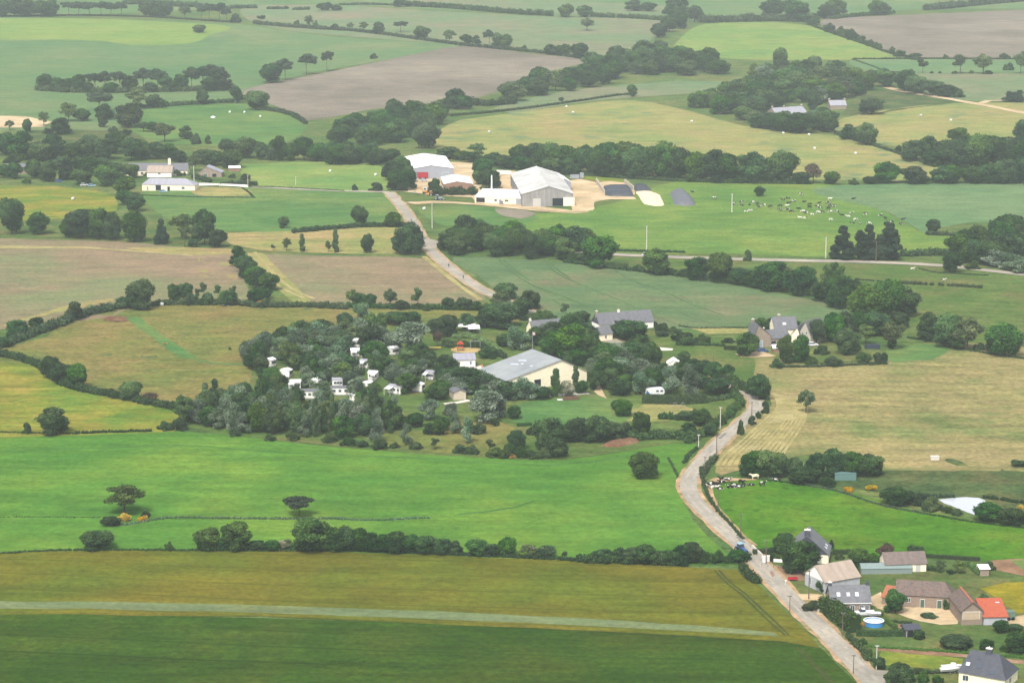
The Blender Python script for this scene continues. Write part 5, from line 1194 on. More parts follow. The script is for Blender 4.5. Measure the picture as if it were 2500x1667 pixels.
building('old_stone_barn', 'long old stone barn with slate roof and orange tiled right end', 'barn', T('I', 1478, 1046), T('I', 1864, 1066), 7.5, eave=3.1, ridge=5.9, wall=W_stone2, roof=R_mix, hip=(0, 2.2),
         opens=[('window', 'front', 2.6, 1.3, .9, 1.0), ('door', 'front', 6.0, 0, 1.0, 2.1, M_door_g), ('door', 'front', 10.2, 0, 1.1, 2.1, M_door_g)])
o, ang, w, d = frame_of(T('I', 1478, 1046), T('I', 1864, 1066), None, 7.5)
building('stone_annex', 'small stone annex with orange tile roof left of the old stone barn', 'outbuilding', T('I', 1380, 1032), T('I', 1474, 1046), 5.5, eave=1.9, ridge=3.8, wall=W_stone2, roof=R_orange, pk=.75,
         chims=[(.8, 0, .8, .9, W_stone2)], opens=[('window', 'front', 1.4, .5, .8, .8)])
building('gabled_stone_barn', 'gable-fronted stone barn with orange ridge beside the red tiled lean-to', 'barn', T('I', 1922, 1176), T('I', 2066, 1172), 12, eave=3.6, ridge=5.8, front='gable', wall=W_stone2, roof=R_mix, ridge_mat=R_orange,
         opens=[('door', 'front', .35, 1.4, 4.2, 2.0, M_door_t)])
building('red_roof_lean_to', 'grey lean-to with a bright red tile roof right of the gabled stone barn', 'outbuilding', T('I', 2076, 1176), T('I', 2236, 1172), 8, eave=2.1, ridge=4.4, pk=.97, wall=W_metal, roof=R_red, lights=[(.72, .72, 1.0, .35)])
building('slate_villa', 'cream house with broad dark hipped slate roof at the bottom right corner', 'house', (2340, 1668), (2452, 1688), 9, eave=2.7, ridge=7.0, wall=W_cream, roof=R_slated, hip=(1.2, 3.0),
         chims=[(.5, 0, 1.3, .9, W_slate)], lights=[(.1, .3, .9, .9), (.33, .28, 1.4, 1.2, M_glass), (.62, .12, 1.6, 1.0, M_glass), (.3, .62, .8, .8, M_glass), (.08, .6, .6, .7, M_glass)],
         opens=[('window', 'front', 1.0, .9, 1.3, 1.2), ('window', 'right', 3, .9, 1.3, 1.2)])
building('garden_shed', 'small grey shed with a white sheet roof by the bare plot', 'shed', T('I', 2052, 840), T('I', 2112, 838), 2.6, eave=1.9, ridge=2.4, pk=.9, wall=W_stone, roof=R_white)
building('dark_shed', 'small open shed with dark roof behind the clipped hedge right of the pool', 'shed', T('I', 1540, 1258), T('I', 1640, 1252), 3, eave=1.9, ridge=2.5, pk=.8, wall=W_slate, roof=R_slated, opens=[('doorway', 'front', .4, 0, 1.6, 1.7)])
# ---- farm, upper centre
building('white_roof_barn', 'grey metal barn with a wide white roof left of the farm yard', 'barn', T('B', 492, 1228), T('B', 776, 1224), back=T('B', 446, 1146), eave=5.8, ridge=7.6, front='gable', pk=.46, wall=W_grey, roof=R_white, ridge_mat=M_metal,
         opens=[('door', 'front', 17, 0, 3.5, 3.6, M_door_b)])
building('brick_barn', 'small brown brick barn with white roof behind the dense dark hedge', 'barn', T('B', 712, 1298), T('B', 900, 1304), back=T('B', 692, 1252), eave=2.9, ridge=4.3, front='gable', pk=.45, wall=W_brick, roof=R_white)
building('cattle_barn', 'huge cattle barn with streaked pale roof in the middle of the farm yard', 'barn', T('B', 1243, 1414), T('B', 1590, 1424), back=T('B', 1166, 1270), eave=6.3, ridge=10.2, front='gable', pk=.53, wall=W_fibre, roof=R_fibre, ridge_mat=R_fibre,
         opens=[('doorway', 'front', 15.8, 0, 5.6, 4.2), ('door', 'front', 6.0, 0, 3.6, 3.9, M_door_w), ('door', 'front', 21.6, 0, 5.6, 4.4, W_cream)])
building('barn_annex', 'grey annex with white roof behind the right side of the cattle barn', 'barn', T('B', 1524, 1306), T('B', 1578, 1304), back=T('B', 1470, 1262), eave=4.6, ridge=6.8, front='gable', pk=.1, wall=W_grey, roof=R_white)
e, w, d = building('milking_parlour', 'low cream milking parlour with white roof left of the cattle barn', 'farm building', T('B', 922, 1388), T('B', 1246, 1396), back=T('B', 1005, 1345), eave=3.2, ridge=5.2, pk=.7, wall=W_cream, roof=R_white,
         lights=[(a, b, 1.6, 1.0, M_metal) for a, b in ((.36, .6), (.43, .72), (.5, .6), (.62, .62), (.68, .72), (.8, .62), (.86, .72), (.92, .6), (.62, .25), (.68, .3), (.86, .25), (.93, .3))],
         opens=[('doorway', 'front', .8, .4, 4.6, 2.4), ('window', 'front', 10.6, 1.2, 1.3, 1.2), ('door', 'front', 13.2, 0, .9, 2.2, M_dark), ('window', 'front', 16.2, 1.3, 2.0, 1.0), ('door', 'front', 22.2, 0, 3.0, 3.0, M_metal)])
fl_ = MB(); fl_.tube((w * .22, d * .55, 3.5), (w * .22, d * .55, 13.0), .42, .36, 10); fl_.obj('flue', M_whitep, e)
# ---- hamlet, upper left
building('white_farm_cottage', 'long low white cottage with pale slate hipped roof at the left hamlet', 'house', T('A', 972, 1304), T('A', 1332, 1306), 9, eave=3.2, ridge=6.2, wall=W_cream, roof=R_slatel, hip=(3.4, 6),
         opens=[('door', 'front', 2.6, 0, 1.0, 2.0, M_door_t), ('doorway', 'front', 7.6, 0, 3.0, 2.9), ('door', 'front', 14.2, 0, 1.4, 2.2, M_dark), ('window', 'front', 22.2, 1.0, 1.6, 1.2)])
building('white_farmhouse', 'white farmhouse with a plain grey roof in the left hamlet', 'house', T('A', 1005, 1212), T('A', 1172, 1212), 8, eave=2.7, ridge=6.0, wall=W_white, roof=R_tan, opens=[('window', 'front', 6.5, 1.6, 1.3, 1.0)])
building('long_slate_farmhouse', 'long slate-roofed farmhouse with a tall cream chimney in the left hamlet', 'house', T('A', 862, 1204), T('A', 1280, 1200), 9, eave=3.0, ridge=6.6, wall=W_cream, roof=R_slate, chims=[(.70, -.6, 1.5, 2.6, W_cream)],
         opens=[('window', 'front', 24.5, .8, 1.6, 1.3), ('window', 'front', 8.5, .8, 1.4, 1.2)])
building('stone_outbuilding', 'small gabled stone barn with grey roof right of the tall pole', 'barn', T('A', 1360, 1212), T('A', 1514, 1212), 8, eave=2.6, ridge=6.0, front='gable', pk=.33, wall=W_stone, roof=R_slatel, opens=[('door', 'front', 2.6, 0, 2.2, 1.9, M_door_g), ('window', 'front', 3.1, 2.9, .9, .9), ('doorway', 'front', 7.6, .2, 2.6, 1.9)])
building('brick_hut', 'small red-brown hut with a white flat roof at the edge of the left hamlet', 'shed', T('A', 1566, 1174), T('A', 1642, 1172), 5, eave=2.0, ridge=2.6, pk=.9, wall=W_brick, roof=R_white)
building('half_hidden_house', 'slate-roofed house half hidden by trees at the far left', 'house', T('A', 40, 1196), T('A', 192, 1190), 8, eave=2.8, ridge=5.8, wall=W_stone, roof=R_slate)
# ---- roofs in the wooded hill
building('hill_farmhouse', 'long slate roof among trees in the wooded hill, the larger one', 'house', T('C', 660, 818), T('C', 868, 800), 12, eave=3.2, ridge=7.0, wall=W_stone, roof=R_slatel, chims=[(.02, 0, 1.2, 1.0, W_stone), (.4, 0, 1.0, .8, W_stone), (.98, 0, 1.2, 1.0, W_stone)])
building('hill_cottage', 'small slate roof with two end chimneys in the wooded hill', 'house', T('C', 1028, 752), T('C', 1138, 748), 9, eave=2.8, ridge=6.0, wall=W_stone, roof=R_slatel, chims=[(.02, 0, 1.2, 1.0, W_stone), (.98, 0, 1.2, 1.0, W_stone)])
# ---- houses above the campsite
building('long_cream_house', 'long cream house with slate roof half hidden behind the sports hall trees', 'house', T('U', 830, 748), T('U', 1440, 700), 7, eave=3.0, ridge=6.2, wall=W_cream, roof=R_slate, chims=[(.01, 0, .8, .7, W_cream)], lights=[(.38, .25, 1.0, .8)], gable=W_cream)
building('white_slate_house', 'big white house with long slate roof and dormer below the blue-green crop', 'house', T('U', 1790, 650), T('U', 2560, 590), 8, eave=2.6, ridge=6.4, wall=W_white, roof=R_slate, gable=W_slate, chims=[(.01, 0, 1.0, .9, W_stone), (.42, 0, .9, .8, W_white)],
         opens=[('window', 'front', 4.0, 1.0, .8, 1.1), ('door', 'front', 6.2, .0, .9, 2.1, M_door_b), ('window', 'front', 8.0, 1.0, .8, 1.1)], lights=[(.28, .05, 1.0, 1.2, M_dark)])
building('cream_annex', 'small cream annex with slate roof in front of the big white house', 'house', T('U', 1712, 800), T('U', 1972, 770), 6, eave=2.6, ridge=4.8, wall=W_cream, roof=R_slate, opens=[('window', 'front', 4.6, .9, .8, 1.1)])
# ---- slate farmhouse, right
building('grey_stone_barn', 'grey stone barn with steep roof at the left of the slate farmhouse', 'barn', T('S', 330, 690), T('S', 640, 680), 9, eave=4.4, ridge=8.6, front='gable', pk=.2, wall=W_stone, roof=R_slate, chims=[(.85, 0, 1.0, .6, W_stone), (.1, 2.4, .6, -1.6, W_stone)], opens=[('door', 'front', .5, 0, 2.6, 2.6, M_door_b)])
building('linking_barn', 'low stone barn with dark open doorway joining the slate farmhouse', 'barn', T('S', 632, 675), T('S', 1010, 640), 8, eave=3.0, ridge=5.6, wall=W_stone, roof=R_slate, opens=[('doorway', 'front', .3, 0, 2.1, 2.1)])
building('slate_farmhouse_wing', 'cream gabled wing at the front of the slate farmhouse', 'house', T('S', 1030, 610), T('S', 1190, 622), 12, eave=3.4, ridge=6.2, front='gable', pk=.7, wall=W_cream, roof=R_slate)
building('slate_farmhouse', 'tall farmhouse with slate roof and pale stone gable on the right', 'house', T('S', 1170, 600), T('S', 1400, 640), 10, eave=3.6, ridge=8.6, front='gable', pk=.55, wall=wall_mat('pale_stone', RGB(178, 170, 156), RGB(196, 188, 172), 1.8), roof=R_slate, opens=[('window', 'front', 1.4, 3.4, .8, 1.0), ('window', 'front', 3.2, 3.8, .7, 1.1)])
building('slate_farmhouse_range', 'rear slate range with white skylight behind the slate farmhouse', 'house', T('S', 715, 470), T('S', 1150, 455), 8, eave=2.4, ridge=6.6, wall=W_cream, roof=R_slate, chims=[(.3, 0, .9, .8, W_stone)], lights=[(.4, .35, 1.3, 1.0, M_whitep)])
building('red_kiosk', 'little white-roofed red brick kiosk in front of the dark barn doorway', 'shed', T('S', 690, 785), T('S', 830, 780), 3, eave=1.6, ridge=2.6, wall=W_brick, roof=R_white)
# ---- sports hall
e, w, d = building('sports_hall', 'large cream hall with broad grey sheet roof in the middle of the campsite', 'hall', T('E', 1140, 1142), T('E', 1716, 1084), back=T('E', 948, 1058), eave=3.9, ridge=9.0, front='gable', pk=.68, wall=W_cream, roof=R_hall, ov=.35,
         opens=[('doorway', 'front', 11.0, .5, 2.6, 2.6), ('doorway', 'front', 17.6, .6, 3.0, 2.9)],
         lights=[(a, b, 1.2, .9, M_lightglass, 1) for a, b in ((.62, .42), (.57, .44), (.52, .46), (.46, .52), (.66, .58), (.61, .6), (.56, .62), (.2, .55))])
building('white_chalet', 'white chalet with grey roof beside the pool terrace', 'chalet', T('Y', 515, 752), T('Y', 755, 748), 6.5, eave=3.0, ridge=4.2, pk=.9, wall=W_white, roof=R_slatel, opens=[('window', 'front', 1.3, 1.2, .7, 1.0), ('window', 'front', 5.6, 1.3, .6, 1.1)])
building('beige_chalet', 'beige chalet with dark flat roof below the campsite path', 'chalet', T('Y', 505, 1118), T('Y', 648, 1110), 7, eave=2.6, ridge=3.6, front='gable', wall=wall_mat('beige_boards', RGB(202, 188, 166), RGB(214, 200, 178)), roof=R_slate)
building('white_bungalow', 'small white house with two gables among trees left of the road bend', 'house', T('E', 2236, 990), T('E', 2318, 992), 5, eave=2.2, ridge=3.6, front='gable', wall=W_white, roof=R_white, opens=[('window', 'front', 2, .9, 1, .8)])
def mobile_home(q, L, label, roof=R_white, awn=None, rz=0.0, dp=3.6):
    p = T('Z', q[0], q[1]); g = gp(p); e = empty('mobile_home', g, rz, label, 'mobile home', 'white mobile homes of the campsite')
    L *= .82; h = L / 2
    b = MB(); b.box(-h, 0, .35, h, dp, 2.7); b.obj('body', W_white, e)
    c = MB(); c.box(-h + .1, .1, -.6, h - .1, dp - .1, .35); c.obj('skirt', M_metal, e)
    r = MB(); r.prism([(-.2, 2.71), (dp + .2, 2.71), (dp / 2, 3.25)], 'x', -h - .2, h + .2); r.obj('roof', roof, e)
    for k in range(3):
        x = -h + L * (.12 + .3 * k); f = MB()
        f.box(x, -.05, 1.2, x + 1.1, 0, 2.2); fo = f.obj('window', M_frame, e); pz = MB(); pz.box(x + .1, -.08, 1.3, x + 1.0, -.05, 2.1); pz.obj('pane', M_glass, fo)
    dm = MB(); dm.box(h - 1.3, -.05, .4, h - .5, 0, 2.4); dm.obj('door', M_door_w, e)
    if awn:
        a = MB(); x0, x1 = (-h, 0) if awn < 0 else (0, h)
        a.prism([(-2.6, 2.25), (-2.6, 2.33), (-.1, 2.78), (-.1, 2.7)], 'x', x0, x1); ao = a.obj('awning', M_whitep, e)
        for x in (x0 + .1, x1 - .1): pm = MB(); pm.tube((x, -2.5, -.2), (x, -2.5, 2.25), .07, .07, 6); pm.obj('post', M_whitep, ao)
    return e
for q in (((1462, 485), 5.2, 'two-tier white mobile home near the top of the campsite', R_white, -1, .1), ((1465, 375), 4.6, 'white-roofed mobile home behind another, topmost in the campsite', R_white, 0, .1), ((1905, 462), 3.6, 'small white mobile home left of the big silvery tree', R_white, 0, .5),
          ((1560, 615), 5.4, 'mobile home with grey roof and white awning on two posts', R_slatel, -1, -.3), ((1640, 750), 3.8, 'mobile home with plain white roof right of the central silvery trees', R_white, 1, -.2),
          ((1890, 910), 6.2, 'grey-roofed mobile home with big white awning on its left', R_slatel, -1, -.5), ((920, 965), 7.0, 'long white mobile home with several windows, lowest of the campsite', R_slate, 0, .0),
          ((1270, 925), 8.0, 'long white mobile home right of the lowest one, partly behind trees', R_slate, 0, .0), ((750, 855), 5.0, 'mobile home with wide white awning at the left of the campsite', R_white, -1, .05),
          ((1240, 832), 4.2, 'white box-like mobile home with two small windows', R_slatel, 0, .05), ((705, 715), 3.0, 'small white mobile home at the left edge of the campsite, lower one', R_white, 0, 1.2),
          ((508, 595), 3.2, 'small white mobile home at the left edge of the campsite, upper one', R_white, 0, .9), ((610, 400), 7.0, 'pale-roofed mobile home hidden at the top left of the campsite', R_slatel, 0, .1),
          ((2290, 745), 3.8, 'mobile home with slanted white awning below the chalet', R_slatel, -1, -.4), ((2225, 880), 3.0, 'narrow white mobile home seen end-on right of the grey roofs', R_white, 0, 1.2), ((1640, 865), 3.4, 'white mobile home half covered by the central trees', R_white, 0, 1.0),
          ((1040, 830), 3.6, 'white mobile home between the awning home and the box-like one', R_white, 0, 1.1), ((1480, 1010), 3.0, 'white mobile home at the lower centre of the campsite', R_white, 0, .6)):
    mobile_home(*q)

# ------------------------------------------------------------------ heaps, bales, walls
def heap(name, k, s, h, sh, mat, label, cat, grid=3): return sheet(name, TT(k, s), mat, 3, False, grid, (h, sh), .1, None, label, cat)
sm = heap('silage_clamp', 'W', '330,232 660,235 706,335 540,334 362,330', 2.6, 3.2, M_tarp, 'black sheeted silage clamp between two concrete walls', 'silage clamp')
heap('silage_heap', 'W', '682,205 760,194 840,200 905,262 800,270 700,264', 2.0, 4, M_tarp, 'small black sheeted silage heap behind the pale feed heap', 'silage heap')
heap('feed_heap', 'W', '712,276 790,266 890,268 1000,312 1052,425 1020,440 920,442 800,416', .7, 4, M_feed, 'pale beige feed heap between black and grey silage heaps', 'feed heap')
heap('silage_heap', 'W', '1102,290 1190,268 1285,272 1350,325 1404,410 1395,440 1280,438 1160,430', 2.8, 5, M_tarpg, 'grey sheeted silage heap standing apart in the cow pasture', 'silage heap')
heap('dirt_heap', 'E', '1750,1515 1850,1480 1990,1460 2070,1462 2040,1490 1900,1520', 1.4, 3, M_red, 'long reddish dirt heap at the edge of the bright green field', 'dirt heap', 2)
heap('compost_heap', 'I', '1800,40 1870,42 1985,85 1900,88 1820,60', .9, 2, M_scrub, 'low grassy mound in the dry hayfield beside the stone trough', 'mound', 2)
def wall(name, k, s, h, t, mat, label, cat='wall'):
    P = [gp(p) for p in TT(k, s)]; o = P[0]; mb = MB()
    for a, b in zip(P, P[1:]):
        d = (b - a).to_2d(); n = Vector((-d.y, d.x)).normalized() * (t / 2)
        pr = [((a.x + n.x * sx) - o.x, (a.y + n.y * sx) - o.y) for sx in (1, -1)] + [((b.x + n.x * sx) - o.x, (b.y + n.y * sx) - o.y) for sx in (-1, 1)]
        mb.prism(pr, 'z', min(a.z, b.z) - o.z - .8, max(a.z, b.z) - o.z + h)
    return tag(mb.obj(name, mat, None, o), label, cat)
wall('silage_wall', 'W', '262,170 356,310', 2.2, .6, M_clamp, 'sloping concrete wall on the left of the black silage clamp')
wall('silage_wall', 'W', '588,180 690,262', 2.2, .6, M_clamp, 'concrete wall on the right of the black silage clamp')
wall('garden_wall', 'I', '492,655 562,722', 1.1, .35, M_conc, 'pale low wall along the road behind the tractor')
wall('garden_wall', 'A', '1500,1270 1690,1276', .7, .4, W_white, 'low white wall below the clipped hedge at the left hamlet')
wall('gate_wall', 'I', '640,742 700,746', .8, .3, W_white, 'low white wall left of the big round dark bush')
for k_, (x, y, lab) in enumerate(((575, 748, 'white gate pillar nearest the road by the slate gable house'), (600, 742, 'white gate pillar farther from the road by the slate gable house'))):
    g = gp(T('I', x, y)); m_ = MB(); m_.box(-.45, -.3, -.3, .45, .3, 1.5); m_.box(-.52, -.37, 1.5, .52, .37, 1.66)
    tag(m_.obj('gate_pillar', W_white, None, g), lab, 'gate pillar', 'white gate pillars')
g = gp(T('I', 945, 1082)); m_ = MB(); m_.box(-.4, -.3, -.3, .4, .3, 1.7); m_.box(-.47, -.37, 1.7, .47, .37, 1.86)
tag(m_.obj('gate_pillar', W_white, None, g), 'white gate pillar at the corner of the big clipped hedge', 'gate pillar')
def bale(p, label, r=.75, L=1.3):
    g = gp(p); mb = MB(); n = 14; a0 = rnd.uniform(0, 3.1)
    for (z0, z1, r0, r1) in ((.0, .12, r * .86, r), (.12, L - .12, r, r), (L - .12, L, r, r * .86)): mb.tube((0, 0, z0), (0, 0, z1), r0, r1, n)
    o = mb.obj('silage_bale', M_wrap, None, g, True); o.rotation_euler = (math.pi / 2, 0, a0); o.location.z += r * .95
    tag(o, label, 'bale', 'white wrapped bales')
B_ = [('C', 75, 838, 'in the big hayfield near the foot of the wooded hill'), ('C', 877, 928, 'in the hayfield right below the wooded hill'), ('C', 917, 1022, 'left of the two low in the big hayfield'), ('C', 1197, 1056, 'nearest the hayfield hedge'),
      ('C', 703, 918, 'half hidden at the wood edge'), ('C', 1642, 796, 'left of two in the right hayfield'), ('C', 1847, 830, 'right of two in the right hayfield'), ('B', 1547, 736, 'highest of two near the hayfield top'), ('B', 1588, 776, 'lower of two near the hayfield top'),
      ('B', 1015, 909, 'alone at the left of the big hayfield'), ('B', 240, 1204, 'in the meadow left of the white barn'), ('B', 570, 1438, 'in the small paddock by the road'), ('A', 1570, 774, 'leftmost of three in the upper left meadow'), ('A', 1672, 774, 'middle of three in the upper left meadow'),
      ('A', 1778, 804, 'rightmost of three in the upper left meadow'), ('A', 2250, 1180, 'in the mown meadow above the lane'), ('A', 492, 1369, 'in the yellow meadow at the left'), ('D', 1100, 550, 'at the top hedge of the dry pasture')]
for k_, x, y, t_ in B_: bale(T(k_, x, y), 'white wrapped bale ' + t_)
heap('sheeted_pile', 'A', '1435,806 1460,790 1476,802 1460,812', 1.2, 2.5, M_wrap, 'white sheeted pile on the bare patch in the upper left meadow', 'pile', 2)
heap('sheeted_pile', 'D', '1508,548 1545,538 1590,546 1570,556', .9, 1.5, M_wrap, 'white sheeted pile under the top hedge of the dry pasture', 'pile', 2)
# ------------------------------------------------------------------ poles
def pole(k, x, y, htop, label, mat=M_polec, r=.16, arm=0.0, group='utility poles'):
    p = T(k, x, y); g = gp(p); h = (y - htop) / SCL[k] / pxm(g)
    e = empty('utility_pole', g, 0, label, 'pole', group)
    m_ = MB(); m_.tube((0, 0, -.5), (0, 0, h), r, r * .62, 8); m_.obj('shaft', mat, e)
    c_ = MB(); a = arm or .5
    c_.box(-a, -.07, h - .32, a, .07, h - .18); c_.obj('crossarm', mat, e)
    for sx in (-.85, 0, .85):
        i_ = MB(); i_.tube((sx * a, 0, h - .18), (sx * a, 0, h + .05), .05, .07, 6); i_.obj('insulator', M_metal, e)
for q in (('C', 355, 1452, 1325, 'white pole at the left of the grazing herd', M_polec, .3), ('E', 2096, 168, 5, 'tall white pole beside the straight lane, left one', M_polec, .26), ('F', 996, 226, 80, 'white pole beside the lane left of the conifers', M_polec, .3),
          ('F', 1340, 252, 110, 'wooden T-shaped pole by the lane in front of the conifers', M_polew, .26, 1.7), ('B', 630, 1562, 1392, 'thin pale pole in the small paddock by the farm road', M_polec, .2), ('A', 1327, 1252, 1132, 'pale pole behind the white farm cottage', M_polec, .26),
          ('A', 1695, 1272, 1196, 'small pole at the end of the hamlet hedge', M_polec, .18), ('A', 2022, 1268, 1208, 'small pole standing in the mown meadow above the lane', M_polec, .18), ('I', 588, 762, 592, 'wooden pole by the white gate pillars', M_polew), ('I', 880, 1000, 795, 'tall wooden pole at the driveway left of the stone cottage', M_polew),
          ('I', 750, 1088, 968, 'thin pole in the middle of the road edge, near the crop', M_polew, .12), ('I', 1110, 1250, 1085, 'wooden pole in front of the big clipped hedge', M_polew), ('I', 1185, 1508, 1375, 'thin pole on the crop side of the road, lowest one', M_polew, .12), ('I', 1342, 1478, 1305, 'pale pole by the lower road junction', M_polec, .15),
          ('I', 260, 388, 245, 'dark pole on the bank left of the lush paddock, upper one', M_polew), ('I', 415, 560, 415, 'dark pole on the bank left of the lush paddock, lower one', M_polew), ('I', 170, 140, 22, 'dark pole on the right of the road under the windrows', M_polew), ('F', 490, 1345, 1208, 'dark pole at the right of the road bend', M_polew),
          ('F', 250, 1568, 1440, 'dark pole right of the road below the bend', M_polew), ('F', 127, 1522, 1425, 'pale pole on the dirt track beside the heap', M_polec, .16), ('F', 275, 1392, 1240, 'pale pole in the hedge inside the road bend', M_polec, .16), ('F', 230, 952, 885, 'dark pole in the hayfield corner below the farmhouse', M_polew, .14),
          ('E', 1663, 668, 615, 'pale pole left of the big white house', M_polec, .16), ('F', 350, 1112, 1070, 'short pole at the top of the road bend', M_polew, .12)):
    pole(*q)
# flag pole behind the hall
g = gp(T('E', 1316, 900)); e = empty('flag_pole', g, 0, 'flag pole with a small pale flag behind the sports hall roof', 'flag pole')
m_ = MB(); m_.tube((0, 0, 0), (0, 0, 9.5), .1, .06, 8); m_.obj('shaft', M_metal, e)
m_ = MB(); m_.add([(.05, 0, 8.2), (.5, .12, 8.05), (1.0, -.05, 8.1), (1.0, -.05, 9.2), (.5, .12, 9.15), (.05, 0, 9.3), (.05, .03, 8.2), (.5, .15, 8.05), (1.0, -.02, 8.1), (1.0, -.02, 9.2), (.5, .15, 9.15), (.05, .03, 9.3)],
          [(0, 1, 4, 5), (1, 2, 3, 4), (11, 10, 7, 6), (10, 9, 8, 7), (0, 5, 11, 6), (2, 8, 9, 3), (0, 6, 7, 1), (1, 7, 8, 2), (5, 4, 10, 11), (4, 3, 9, 10)]); m_.obj('flag', plain('flag_cloth', RGB(222, 190, 180)), e)
# ------------------------------------------------------------------ fences
def fence(k, s, label, sp=4.0, h=1.1, mat=M_polew):
    L = smooth_line([gp(p) for p in TT(k, s)], sp); o = L[0]; z0 = float(H(o.x, o.y))
    e = empty('wire_fence', (o.x, o.y, z0), 0, label, 'fence'); w_ = MB(); top = []
    me = None
    for p in L[:95]:
        z = float(H(p.x, p.y)) - z0
        if me is None:
            b = MB(); b.tube((0, 0, -.3), (0, 0, h), .07, .06, 6); me = b.mesh('post', mat)
        link('post', me, e, (p.x - o.x, p.y - o.y, z)); top.append(Vector((p.x - o.x, p.y - o.y, z)))
    for a, b in zip(top, top[1:]):
        for zz in (.45, .95): w_.tube(a + Vector((0, 0, zz)), b + Vector((0, 0, zz)), .014, .014, 4)
    w_.obj('wire', M_metal, e)
fence('I', '600,178 760,200 900,232 1100,275 1400,368 1700,424', 'post and wire fence along the upper edge of the lush paddock')
fence('C', '920,1282 1100,1330 1350,1420 1600,1545', 'thin fence line between the cow pasture and the young crop', 9.0)
fence('I', '560,775 640,782 700,790', 'low garden fence in front of the big round dark bush', 1.2)
fence('A', '1200,1349 1450,1355 1730,1357', 'low fence along the cottage lawn at the left hamlet', 3.0)
# ------------------------------------------------------------------ vehicles and machines
def wheel(par, x, y, r, w=.22, nm='wheel'):
    m_ = MB(); m_.tube((x, y - w / 2, r), (x, y + w / 2, r), r, r, 14); t_ = m_.obj(nm, M_tyre, par)
    s = 1 if y > 0 else -1
    c_ = MB(); c_.tube((x, y + s * w / 2, r), (x, y + s * (w / 2 + .03), r), r * .55, r * .5, 10); c_.obj('rim', M_metal, t_)
def car(p, rz, paint, label, group='parked cars', pickup=False):
    e = empty('parked_car', gp(p), rz, label, 'car', group); e.location.z += .05
    b = MB(); b.prism([(-2.1, .3), (2.1, .3), (2.15, .65), (1.9, .85), (1.0, .95), (-1.7, .95), (-2.1, .85)], 'y', -.82, .82); b.obj('body', paint, e)
    c = MB()
    if pickup: c.prism([(-.5, .952), (.95, .952), (.4, 1.6), (-.45, 1.6)], 'y', -.72, .72)
    else: c.prism([(-1.9, .952), (1.0, .952), (.35, 1.48), (-1.5, 1.48)], 'y', -.72, .72)
    co = c.obj('cabin', M_glass, e)
    r_ = MB()
    if pickup: r_.box(-.45, -.74, 1.602, .42, .74, 1.67)
    else: r_.box(-1.5, -.74, 1.482, .38, .74, 1.55)
    r_.obj('roof', paint, co)
    for x in (-1.3, 1.3):
        for y in (-.78, .78): wheel(e, x, y, .32)
    for y in (-.6, .6):
        h_ = MB(); h_.box(2.1, y - .16, .6, 2.19, y + .16, .75); h_.obj('headlight', M_lightglass, e)
    return e
car(T('I', 1250, 1108), math.pi + .1, M_whitep, 'white pick-up car in front of the stone cottage windows', pickup=True)
car(T('A', 400, 1246), .3, M_blue, 'blue car at the edge of the left hamlet trees')
car(T('A', 575, 1272), .5, M_whitep, 'white car at the edge of the left hamlet trees, left one')
car(T('A', 628, 1276), .2, M_lblue, 'pale car right of the white car at the left hamlet trees')
car(T('A', 1118, 1318), .1, M_lblue, 'light blue car in front of the white farm cottage')
car(T('E', 2092, 212), .9, M_whitep, 'white car driving on the straight lane')
car(T('F', 565, 866), .2, M_blue, 'small blue car on the farmhouse yard')
car(T('F', 905, 826), .1, M_whitep, 'white car right of the pale stone gable')
car(T('B', 1102, 1396), 1.7, plain('grey_paint', RGB(150, 152, 158)), 'grey car in front of the milking parlour door')
car(T('B', 512, 1246), 1.2, M_whitep, 'white car in front of the white-roofed barn, left')
car(T('B', 575, 1242), .4, M_whitep, 'white car in front of the white-roofed barn, right')
car(T('B', 725, 1288), .1, M_whitep, 'white car at the corner of the brick barn')
# boat trailer by the car
def boat(p, rz, label, L=5.0, trailer=True):
    e = empty('boat', gp(p), rz, label, 'boat', 'white boats on trailers')
    h = MB(); n = 9; V = []
    for i in range(n):
        t = i / (n - 1); x = -L / 2 + L * t; hw = .85 * (1 - max(0, t - .45) ** 2 * 3.0); hw = max(hw, .04)
        z0 = .55 + .25 * max(0, t - .6); V += [(x, -hw, 1.15 + .15 * t), (x, -hw * .55, z0), (x, hw * .55, z0), (x, hw, 1.15 + .15 * t)]
    Fs = []
    for i in range(n - 1):
        a = i * 4
        Fs += [(a, a + 4, a + 5, a + 1), (a + 1, a + 5, a + 6, a + 2), (a + 2, a + 6, a + 7, a + 3), (a + 3, a + 7, a + 4, a)]
    Fs += [(0, 1, 2, 3), tuple(range(4 * n - 1, 4 * n - 5, -1))]
    h.add(V, Fs); h.obj('hull', M_whitep, e)
    c = MB(); c.prism([(-.4, 1.21), (1.2, 1.25), (.7, 1.75), (-.3, 1.75)], 'y', -.55, .55); c.obj('cabin', M_whitep, e)
    t_ = MB(); t_.box(-L / 2, -.06, .38, L / 2 + .9, .06, .48); t_.box(-.3, -.9, .36, -.2, .9, .46); t_.obj('trailer', M_metal, e)
    for y in (-.9, .9): wheel(e, -.25, y, .3)
boat(T('I', 1318, 1120), math.pi, 'white boat on a trailer beside the white pick-up car', 4.0)
boat(T('I', 1862, 1484), .1, 'white boat left of the dark slate villa, upper one', 5.2)
boat(T('I', 1845, 1502), .15, 'white boat left of the dark slate villa, lower one', 4.6)
